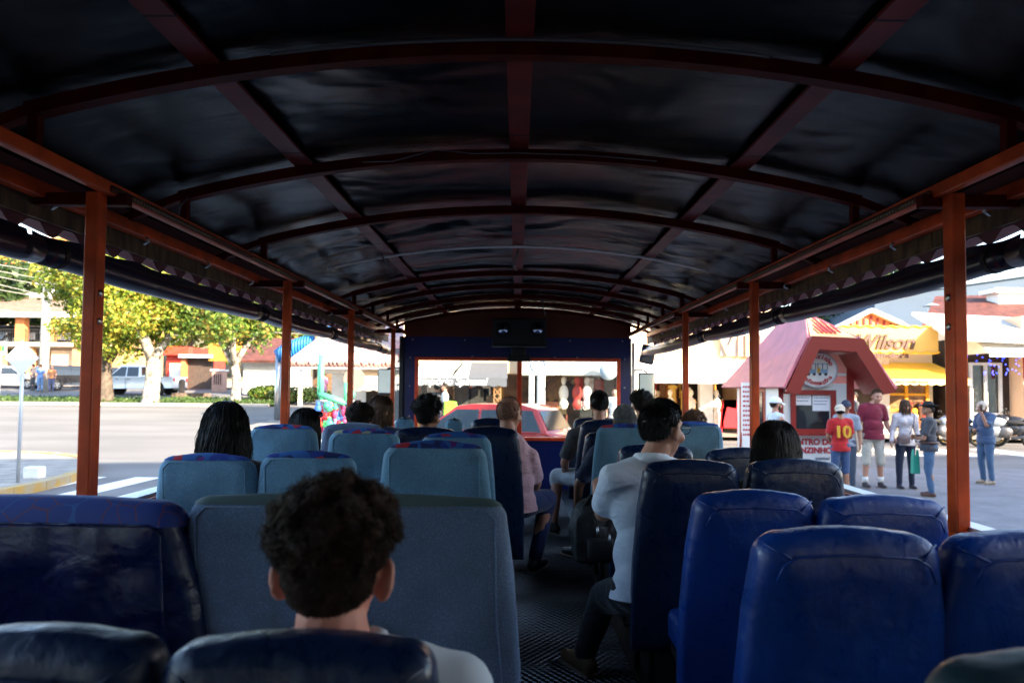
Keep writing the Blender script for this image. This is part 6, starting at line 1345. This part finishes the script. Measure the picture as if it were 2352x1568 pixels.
# low walls, gate, shops behind the trees
def block(name, label, cat, px0, px1, py0, py1, Y, m_, depth=1.0, part='wall'):
    a, b = PX(px0,py0,Y), PX(px1,py1,Y); root = empty(name, ((a.x+b.x)/2,Y,b.z), label, cat); m = MB(); m.box((a.x,Y,b.z-.3),(b.x,Y+depth,a.z)); m.build(part, m_, root); return root, a, b
rt, a, b = block('red_shop_house','red shopfront with bright red sign behind the white-trunk tree','shop',383,435,797,888,50,mat('shop_red','#b8301c',.6,var=.2,vs=2),6)
m = MB(); m.box((a.x+.3,49.9,b.z),(a.x+1.1,49.99,a.z-1.2)); m.build('door', whitep, rt); m = MB(); m.box((a.x-.3,49.3,a.z-.6),(b.x+.2,49.99,a.z)); m.build('sign_band', mat('sign_red_bright',(.75,.05,.02),.5), rt); m = MB(); m.box((b.x-.25,49.7,b.z),(b.x,49.99,a.z-.6)); m.build('pillar', mat('orange_brick','#c07a4a'), rt)
rt, a, b = block('timber_gate','dark weathered timber gate under a pale roof slab','gate',432,486,822,884,48,mat('grey_timber','#4a3d36',.85,var=.35,vs=5,stretch=(4,1,.5)),.3,'panel'); m = MB(); m.box((a.x-.3,47.2,a.z),(b.x+.3,49.5,a.z+.22)); m.build('roof_slab', mat('bluegrey_slab','#b7c4cf',.7), rt); m = MB(); m.box((a.x-.3,47.6,b.z-.3),(a.x,48,a.z)); m.build('post', mat('orange_brick','#c07a4a'), rt)
rt, a, b = block('brick_gatepost','pinkish gatepost with slots beside the timber gate','gatepost',487,512,852,893,46,mat('pink_render','#c59a88',.85,var=.1),.6); m = MB(); m.box((a.x-.08,45.9,a.z),(b.x+.08,46.7,a.z+.12)); m.build('cap', whitep, rt)
m = MB()
for i in range(4): m.box((a.x+.15+i*.14,45.97,b.z+.3),(a.x+.2+i*.14,45.995,a.z-.2))
m.build('slot', blackm, rt)
c = PX(545,862,47); rt = empty('yellow_post', (c.x,47,gz(c.x,47)), 'orange-yellow twisted post with a banner behind the forked tree', 'post'); m = MB()
for i in range(9): m.ball((c.x,47,gz(c.x,47)+.4+i*.38),(.2,.2,.22),10,8)
m.build('shaft', mat('amber_paint',(.75,.35,.02),.5), rt, True); m = MB(); m.box((c.x-2.2,47.4,gz(c.x,47)+2.1),(c.x+.1,47.5,gz(c.x,47)+3.5)); m.build('banner', mat('amber_banner',(.6,.25,.03),.7,var=.3,vs=3), rt)
rt, a, b = block('white_house','long white wall with leaf shadows right of the forked tree','house',560,655,828,893,42,whitep,5); m = MB(); slab_poly(m,[(a.x-.6,41.2,a.z),(b.x+.5,41.2,a.z),(b.x+.5,45,a.z+1.6),(a.x-.6,45,a.z+1.6)],.15); m.build('roof', clay, rt)
rt, a, b = block('brick_wall','low sunlit pinkish brick garden wall at the end of the grass','wall',585,735,898,922,38,brickmat('pink_brick','#c98f78','#b87a66','#d8c4b4',2.5,.5,.25,.03,rot=(R(90),0,0)),.3)
rt, a, b = block('stone_planter','dark low stone planter wall by the white-trunk tree','planter',393,478,902,921,36.9,mat('dark_stone','#6a5a4e',.9,var=.3,vs=4),.4)
c = PX(417,912,38.5); bo = empty('bollard', (c.x,38.5,gz(c.x,38.5)), 'grey wooden bollard at the tail of the white pickup', 'bollard'); m = MB(); m.cyl((c.x,38.5,c.z-.6),(c.x,38.5,c.z+.85),.17); m.ball((c.x,38.5,c.z+.85),.18,12,6); m.build('post', mat('grey_wood','#7d6a5c',.9,var=.2), bo, True)
for i,(px,Y,lb) in enumerate(((612,35.4,'round leafless shrub at the right end of the median'),(690,34.6,'low grey-green hedge at the right end of the grass strip'),(640,35.9,'bushy shrub before the low brick wall'))):
    x = PX(px,900,Y).x; z = gz(x,Y)+.1; root = empty('shrub', (x,Y,z), lb, 'shrub', 'shrubs on the median'); m = MB()
    for k in range(9): a = k*.7; m.tube([(x,Y,z),(x+.25*math.cos(a),Y+.25*math.sin(a),z+.35),(x+.5*math.cos(a),Y+.5*math.sin(a),z+.6)],.015,5)
    m.build('stems', darkbark, root)
    wd = (1.0,1.8,.9)[i]
    V, n = leaf_cloud(lambda r,n: np.array([x,Y,z+.42])+(lambda d:d/np.linalg.norm(d,axis=1)[:,None])(r.normal(size=(n,3)))*np.array([wd,.6,.42])*(r.rand(n)**.4)[:,None], 2600, .07, 90+i); quads_obj(V, n, 'foliage', lf_dark if i else lf_grn, root)
# souvenir stall with green posts, hung toys; chocolate shop; blue tube
Yk = 18.0; st = empty('souvenir_stall', (PX(765,0,Yk).x,Yk,.2), 'green-framed stall hung with many small coloured souvenirs', 'stall'); gpaint = mat('green_paint',(.08,.42,.22),.45)
for px,y0,y1 in ((738,815,918),(796,878,930)):
    a, b = PX(px,y0,Yk), PX(px,y1,Yk); m = MB(); m.tube([a,b],.07,10); m.build('post', gpaint, st, True)
m = MB(); m.tube([PX(733,905,Yk),PX(796,926,Yk)],.085,10); m.tube([PX(733,838,Yk+1.8),PX(733,905,Yk)],.05,8); m.build('rail', gpaint, st, True); m = MB(); a = PX(806,905,Yk); m.ball(a,.12,12,8); m.build('ball', gpaint, st, True)
rnd = random.Random(77); pal = ['#c8202a','#2a5fb8','#e8e8ea','#2a9a55','#d8432a','#f0f0f0','#6a8fc8','#b83a6a','#3ab07a']
for i in range(46):
    px = rnd.uniform(729,805); py = rnd.uniform(918,985) if px > 735 else rnd.uniform(930,985); c = PX(px,py+ (px-730)*.1,Yk-.25+rnd.random()*.35); h_ = rnd.uniform(.12,.26); w_ = rnd.uniform(.06,.12); col = rnd.choice(pal)
    m = MB(); m.ball(c,(w_,.05,h_*.5),8,6); m.ball(c+Vector((0,0,h_*.5)),(w_*.6,.05,w_*.7),8,6); m.build('hanging_toy', mat('toy_'+col[1:],col,.6), st, True)
m = MB(); a, b = PX(725,918,Yk+.3), PX(810,1000,Yk+.3); m.box((a.x,Yk+.3,.1),(b.x,Yk+.4,a.z)); m.build('backing', mat('grey_net','#a9b4bd',.9,var=.3,vs=10), st)
cs = empty('chocolate_shop', (-4.6,21,.2), 'chocolate shop with cream awning and sunlit pale clay tiles', 'shop'); Yc = 21.5
x0_, x1_ = PX(740,0,Yc).x, PX(930,0,Yc).x
m = MB(); m.box((x0_,Yc+2,.1),(x1_,Yc+6,PX(0,832,Yc).z)); m.box((x0_,Yc+.4,PX(0,850,Yc).z),(x1_,Yc+2,PX(0,830,Yc).z)); m.build('wall', whitep, cs); m = MB(); m.box((PX(826,0,Yc).x,Yc+1.9,.1),(x1_,Yc+1.99,2.2)); m.build('opening_shade_panel', dark_in, cs)  # unlit shopfront is painted in as a flat dark panel
rt_ = MB(); slab_poly(rt_, [(PX(690,0,Yc).x,Yc-.6,PX(0,833,Yc-.6).z),(x1_+.3,Yc-.6,PX(0,833,Yc-.6).z),(x1_+.3,Yc+6,PX(0,790,Yc+6).z+.6),(PX(690,0,Yc).x+.5,Yc+6,PX(0,790,Yc+6).z+.6)],.1); rt_.build('roof', mat('sun_paled_tiles_base','#d9cfc6',.8), cs)  # base slab carries the same painted-in sunlight as the tiles
m = MB(); n_ = 26
for i in range(n_):
    u = i/n_; xa = PX(700,0,Yc).x+(x1_-PX(700,0,Yc).x)*u; 
    for k in range(5): y = Yc-.65+k*1.3; z = PX(0,833,Yc-.6).z+ (y-Yc+.6)*.30+.10; m.tube([(xa,y,z-.02),(xa,y+1.25,z+.38)],[.115,.10],8)
m.build('roof_tiles', mat('sun_paled_tiles','#e2c9bd',.8,var=.2,vs=3,col2='#c98f86'), cs, True)  # clay tiles paled; the sunlight on them is put into the colour
awning(cs, PX(828,0,Yc-.9).x, PX(925,0,Yc-.9).x, Yc-.9, PX(0,873,Yc-.9).z, Yc+.4, PX(0,842,Yc+.4).z, creamc, .24, scallop=1, valm=mat('taupe_valance','#a2958a',.8))
text('Sabor Chocolate', .26, whitep, cs, (PX(875,0,Yc-.9).x,Yc-.93,PX(0,881,Yc-.9).z), ext=.004, shear=.25, bold=.006)
c = PX(814,870,Yk+1.2); m = MB(); m.tube([c-Vector((0,.03,0)),c+Vector((0,.03,0))],.3,24); o=m.build('oval_board', mat('brown_board','#8a7a6c',.7), cs)
m = MB()
for i in range(3): m.box((PX(832+i*22,0,Yc+1).x,Yc+1,.1),(PX(840+i*22,0,Yc+1).x,Yc+1.3,1.3-.2*i))
m.build('display_stand', mat('stand_dark','#3a2a22',.8), cs)
rib = wavemat('ribbed_blue_tube', (.02,.20,.55), 'X', 3.0, .5, 1, .05, .1); bt = empty('blue_tube_sculpture', PX(720,800,25), 'bent blue padded tube with a green cap above the souvenir stall', 'sculpture')
m = MB(); m.tube([PX(640,818,25),PX(665,802,25),PX(700,790,25),PX(728,785,25),PX(748,772,25.3),PX(790,775,25.5),PX(812,768,26)],[.28,.3,.3,.32,.42,.3,.2],16); m.build('tube', rib, bt, True)
m = MB(); m.ball(PX(725,760,25),(.55,.4,.25),14,8); m.build('cap', mat('mint_green','#7fcf9a',.6), bt, True); m = MB(); m.tube([PX(726,762,24.6),PX(733,800,24.6)],.08,8); m.build('strut', mat('tan_wood','#b08055'), bt, True); m = MB(); m.tube([PX(640,818,25),Vector((PX(640,818,25).x,25,.3))],.12,8); m.build('support', steel, bt, True); m = MB(); m.tube([PX(790,775,25.5),Vector((PX(790,775,25).x,25.5,2.0))],.08,8); m.build('support', steel, bt, True)
Hh_ = empty('tiled_house', PX(700,840,34), 'open-fronted house with pale roof between the post and the souvenir stall', 'house'); a, b = PX(655,800,34), PX(790,900,34)
m = MB(); slab_poly(m,[(a.x,33,PX(0,815,33).z),(b.x,33,PX(0,815,33).z),(b.x,38,PX(0,770,38).z),(a.x+1,38,PX(0,770,38).z)],.15); m.build('roof', clay, Hh_); m = MB(); m.box((a.x+.5,37,.8),(b.x,37.3,PX(0,800,37).z)); m.box((a.x+.5,34,PX(0,835,34).z),(b.x,34.2,PX(0,808,34).z)); m.build('wall', whitep, Hh_); m = MB(); m.box((a.x+.6,36.8,.8),(b.x-.5,36.95,PX(0,838,36.8).z)); m.build('opening_shade_panel', brown, Hh_)  # brown panel on the back wall paints in the dim inside
m = MB()
for i in range(4): m.box((a.x+.7+i*1.1,34,.5),(a.x+.85+i*1.1,34.2,PX(0,835,34).z))
m.build('post', whitep, Hh_)

# ------------------------------------------------------------------ people in the streets
def stander(label, px, d, face, H, z=0.02, **kw):
    x = PX(px, 888, d).x; return person(label, (x,d,z), face, H, grp=kw.pop('grp','people standing in the square'), sk=kw.pop('sk',skin), vox=.012, **kw)
I = stander('tall man in maroon football shirt and cream cargo shorts holding the woman’s hand', 2003, 12.5, 178, 1.80, top=('tee',(.20,.008,.03)), low=('shorts',(.60,.55,.46)), shoe=(.05,.04,.05), fat=1.15, hyaw=-0, hpitch=12,
    J=dict(hd=(-.06,.05,1.60), anL=(-.14,-.02,.09), anR=(.14,.0,.09), knL=(-.12,.02,.49), knR=(.12,.02,.49), wrL=(-.33,.06,.88), elL=(-.25,-.02,1.12)), hairs=dict(style='short', m=h_lbrown, n=1500, L=.02, rad=.0018, seed=61))
for q in ('L','R'): m = MB(); a=I['W']['an'+q]; m.cyl(a+Vector((0,0,.0)),a+Vector((0,0,.10)),.05,.052); m.build('sock', whitep, I['root'], True)
I = stander('smiling woman in white blouse and dark trousers with a small shoulder bag', 2078, 12.4, 176, 1.60, top=('long',(.66,.58,.58)), low=('trousers',(.012,.018,.045)), shoe=(.03,.03,.05), female=True, J=dict(wrR=(.31,.10,.92), anL=(-.12,-.02,.09), anR=(.13,.0,.09), knL=(-.09,.04,.49), knR=(.13,.02,.49)), hairs=dict(style='long', m=h_lbrown, n=1500, L=.24, rad=.0018, seed=62))
W_ = I['W']; bg_ = empty('shoulder_bag', W_['pel']+Vector((-.1,-.17,.03)), 'small taupe shoulder bag on a thin strap worn by the woman in white', 'bag'); c = W_['pel']+Vector((-.13,-.17,.02)); m = MB(); m.ball(c,(.12,.05,.085),16,10); m.cbox(c-Vector((0,0,.01)),(.21,.08,.12)); blob(m,'bag_body',mat('taupe_leather','#6d5a58',.5),bg_,.012,4)
m = MB(); m.tube([c+Vector((.1,-.0,.06)),W_['che']+Vector((.06,-.17,.0)),W_['shL']+Vector((-.04,-.07,.075)),W_['shL']+Vector((-.03,.06,.06))],.006,6); m.build('strap', blackm, bg_, True)
I = stander('man in black cowboy-style hat, charcoal shirt and blue jeans with folded arms', 2132, 11.5, 62, 1.56, top=('tee',(.05,.05,.06)), low=('trousers',(.06,.12,.22)), shoe=(.10,.04,.025), fat=1.15, sk=skin2, hyaw=22,
    J=dict(elR=(.22,.10,1.10), wrR=(-.02,.24,1.12), elL=(-.22,.10,1.08), wrL=(.03,.25,1.08)), hairs=dict(style='short', m=h_black, n=1200, L=.014, rad=.0018, seed=63))
c, Rh, s_ = I['W']['hd'], I['Rh'], I['s']; m = MB(); m.ball(c+Rh@Vector((0,-.01,.085))*s_,(.085*s_,.10*s_,.085*s_),20,12,Rh); m.add([tuple(c+Rh@(Vector((r_*(.15)*math.cos(a),r_*.19*math.sin(a)-.01,.065+.035*(abs(math.cos(a))**2)*(r_-.5)*1.6))*s_)) for r_ in (.5,1.) for a in np.linspace(0,2*math.pi,33)[:-1]],[(k,(k+1)%32,(k+1)%32+32,k+32) for k in range(32)]); o = m.build('hat', mat('black_felt',(.015,.012,.012),.8), I['root'], True, fix=False); so=o.modifiers.new('s','SOLIDIFY'); so.thickness=.006
a = I['W']['pel']; m = MB(); m.tube([a+I['up']*.05+I['RT']@Vector((.17*math.cos(t_),.135*math.sin(t_),0)) for t_ in np.linspace(0,2*math.pi,25)], .018, 8, False); m.build('belt', mat('brown_belt',(.10,.04,.03),.5), I['root'], True)
c = PX(2102,1060,11.7); gb_ = empty('green_bag', c, 'green plastic carrier bag hanging between the woman in white and the man with the hat', 'bag'); m = MB(); m.prism([(c.x-.07,c.z-.2),(c.x+.07,c.z-.2),(c.x+.055,c.z+.1),(c.x+.04,c.z+.22),(c.x+.02,c.z+.1),(c.x-.02,c.z+.1),(c.x-.035,c.z+.22),(c.x-.055,c.z+.1)], c.y-.04, c.y+.04); m.build('bag_body', mat('green_plastic',(.05,.42,.27),.4,bump=.6,bs=15), gb_, bevel=.02)
I = stander('man in blue work polo and cap bending his head to a phone at his ear', 2262, 13.1, 100, 1.60, top=('polo',(.055,.10,.19)), low=('trousers',(.06,.12,.22)), shoe=(.32,.25,.18), fat=1.15, sk=skin2, hpitch=18, hyaw=20,
    J=dict(hd=(0,.07,1.58), elL=(-.22,.18,1.22), wrL=(-.10,.20,1.50), elR=(.21,.06,1.10), wrR=(.02,.25,1.12)), beard=h_black, hairs=dict(style='short', m=h_black, n=1200, L=.014, rad=.0018, seed=64))
cap_hat(I, mat('beige_cap','#cdbba5',.8)); m = MB(); m.cbox(I['W']['wrL']+Vector((0,0,.07)),(.02,.07,.13)); tag(m.build('phone', blackp, None, bevel=.005),'black phone held at the ear of the man in the blue polo','phone')
m = MB(); a = I['W']['che']; m.ball(a+I['RT']@(Vector((0,.06,-.28))),(.145,.11,.16),16,10,I['RT']); blob(m,'apron', mat('bright_blue_cloth',(.03,.16,.50),.8,bump=.4,bs=9), I['root'], .014,4) if False else None
# child
I = stander('child in red football shirt with yellow number 10 and backwards cream cap', 1929, 11.6, -4, 1.52, top=('tee',(.48,.01,.012)), low=('shorts',(.04,.08,.18)), shoe=(.4,.1,.08), hyaw=-15, sk=skin2, fat=1.05, J=dict(elL=(-.22,.03,1.12), wrL=(-.12,.2,1.02), elR=(.22,.03,1.12), wrR=(.12,.2,1.02)), hairs=dict(style='short', m=h_black, n=1200, L=.018, rad=.0018, seed=65))
cap_hat(I, mat('beige_cap','#cdbba5'), back=True); c = I['W']['che']; text('10', .27, mat('gold_number',(.75,.38,.03),.6), I['root'], (c.x-.03,c.y-.152,c.z-.06), rot=(math.pi/2,0,R(-4)), ext=.022, bold=.006)
I = stander('man in grey shirt and dark cap hidden behind the red-shirted child', 1943, 12.25, 150, 1.58, top=('tee',(.30,.33,.40)), low=('trousers',(.06,.08,.12)), sk=skin2, hairs=dict(style='short', m=h_black, n=800, L=.014, rad=.0018, seed=66)); cap_hat(I, mat('navy_cap',(.02,.03,.06),.7))
I = stander('bearded man in white cap and white T-shirt looking right beside the kiosk door', 1781, 11.2, -80, 1.64, top=('tank',(.62,.64,.68)), low=('trousers',(.05,.06,.1)), beard=h_brown, hairs=dict(style='short', m=h_brown, n=1000, L=.014, rad=.0018, seed=67)); cap_hat(I, mat('white_cap','#e6eaee',.7))
stander('person in black and white T-shirt walking behind the kiosk corner', 1962, 19.5, 80, 1.72, top=('tee',(.06,.06,.07)), low=('trousers',(.04,.04,.05)), hairs=dict(style='short', m=h_brown, n=800, L=.014, rad=.002, seed=68), grp='people further off')
def walker(label, px, d, face, H, tc_, lc, **kw):
    x = PX(px,888,d).x; return person(label, (x,d,gz(x,d)+.12), face, H, top=('tee',tc_), low=('trousers',lc), vox=.018, eyes=False, grp='people further off', hairs=dict(style='short', m=h_brown, n=300, L=.02, rad=.004, seed=int(px)), **kw)
walker('person in white top carrying a lime green bag beyond the left windscreen pane', 1022, 20.1, 90, 1.7, (.7,.7,.7), (.1,.12,.2))
c = PX(1037,938,19.7); gl = empty('lime_bag', c, 'lime green shopping bag beyond the left windscreen pane', 'bag'); m = MB(); m.prism([(c.x-.22,c.z-.2),(c.x+.24,c.z-.28),(c.x+.14,c.z+.2),(c.x-.2,c.z+.24)], 19.6, 19.75); m.build('bag_body', mat('lime_plastic',(.30,.75,.05),.5), gl, bevel=.02)
walker('person in dark clothes beside the one with the lime bag', 1003, 20.6, 20, 1.66, (.08,.08,.1), (.05,.05,.08))
walker('person in white at the right edge of the windscreen view', 1412, 19.2, 170, 1.66, (.8,.78,.74), (.6,.55,.5))
walker('person in blue clothes standing by the utility pole', 92, 42.5, 60, 1.7, (.12,.22,.45), (.1,.2,.4))
walker('person in orange-brown top beside the utility pole', 118, 42.8, 200, 1.65, (.5,.2,.08), (.08,.1,.2))
walker('dark-clothed person left of the utility pole', 75, 43.4, 90, 1.7, (.07,.06,.07), (.05,.05,.06))
walker('person in pink near the open-fronted house', 743, 31, 60, 1.65, (.6,.2,.35), (.1,.1,.2))

# motorcycles in a row
def motorcycle(label, px, Y, face, paint):
    x = PX(px,888,Y).x; at = Vector((x,Y,.02)); root = empty('motorcycle', at, label, 'motorcycle', 'motorcycles parked by the shops'); A_ = Matrix.Translation(at) @ Matrix.Rotation(R(face),4,'Z') @ Matrix.Rotation(R(-8),4,'X')
    def T(): m = MB(); m.T = A_; return m
    for wx in (-.68,.70):
        m = T(); m.tube([(wx+.26*math.cos(t_),0,.31+.26*math.sin(t_)) for t_ in np.linspace(0,2*math.pi,25)],.055,8,False); wh = m.build('wheel', mat('tyre',(.015,.015,.015)), root, True)
        m = T(); m.tube([(wx+.205*math.cos(t_),0,.31+.205*math.sin(t_)) for t_ in np.linspace(0,2*math.pi,25)],.012,6,False)
        for k in range(6): a = k*math.pi/3; m.tube([(wx,0,.31),(wx+.2*math.cos(a),0,.31+.2*math.sin(a))],.01,5)
        m.cyl((wx,-.04,.31),(wx,.04,.31),.06); m.build('rim', mat('gold_rim',(.45,.30,.08),.35,metal=.7), wh, True); m = T(); m.cyl((wx,.06,.31),(wx,.065,.31),.12); m.build('brake_disc', steel, wh)
    m = T(); m.ball((.30,0,.80),(.33,.15,.16),16,10); m.ball((.62,0,.78),(.26,.17,.24),16,10); m.ball((.35,0,.52),(.30,.15,.2),14,8); m.build('fairing', paint, root, True)
    m = T(); m.ball((.08,0,.5),(.26,.14,.2),14,8); m.cyl((-.1,.12,.32),(-.75,.17,.45),.05); m.build('engine', mat('engine_grey',(.12,.12,.13),.4,metal=.6), root, True)
    m = T(); m.ball((-.22,0,.80),(.34,.13,.07),14,8); m.ball((-.62,0,.86),(.22,.10,.07),12,8); m.build('seat', blackm, root, True)
    m = T(); m.tube([(.70,.09,.31),(.50,.09,.88)],.025,8); m.tube([(.70,-.09,.31),(.50,-.09,.88)],.025,8); m.build('fork', steel, root, True); m = T(); m.tube([(.38,.36,.98),(.5,.15,1.0),(.5,-.15,1.0),(.38,-.36,.98)],.016,8); m.build('handlebar', blackp, root, True)
    m = T(); m.add([(.72,-.13,.92),(.72,.13,.92),(.52,.11,1.20),(.52,-.11,1.20),(.62,0,1.2)],[(0,1,2,3)]); m.build('windshield', cglass, root, True, fix=False)
    for s_ in (-1,1):
        m = T(); m.cap((.5,s_*.15,1.0),.01,(.48,s_*.32,1.12),.01); m.ball((.48,s_*.34,1.14),(.03,.07,.045),10,6); m.build('mirror', blackp, root, True)
    m = T(); m.ball((.84,0,.82),(.05,.1,.08),12,8); m.build('headlight', mat('head_lens',(.8,.8,.8),.1), root, True); return root
motorcycle('silver and black motorcycle at the right edge in front of the timber shop', 2308, 21.5, 155, mat('moto_silver',(.35,.38,.42),.3,metal=.4))
motorcycle('dark motorcycle half cut off by the right edge of the photo', 2352, 22.3, 150, mat('moto_black',(.02,.02,.025),.25))
motorcycle('black motorcycle right behind the man in the blue polo', 2228, 22.0, 160, mat('moto_blue',(.03,.05,.10),.25,metal=.3))
motorcycle('blue-grey motorcycle seen between the hat man and the thick right post', 2165, 21.8, 20, mat('moto_bluegrey',(.2,.25,.32),.3,metal=.3))
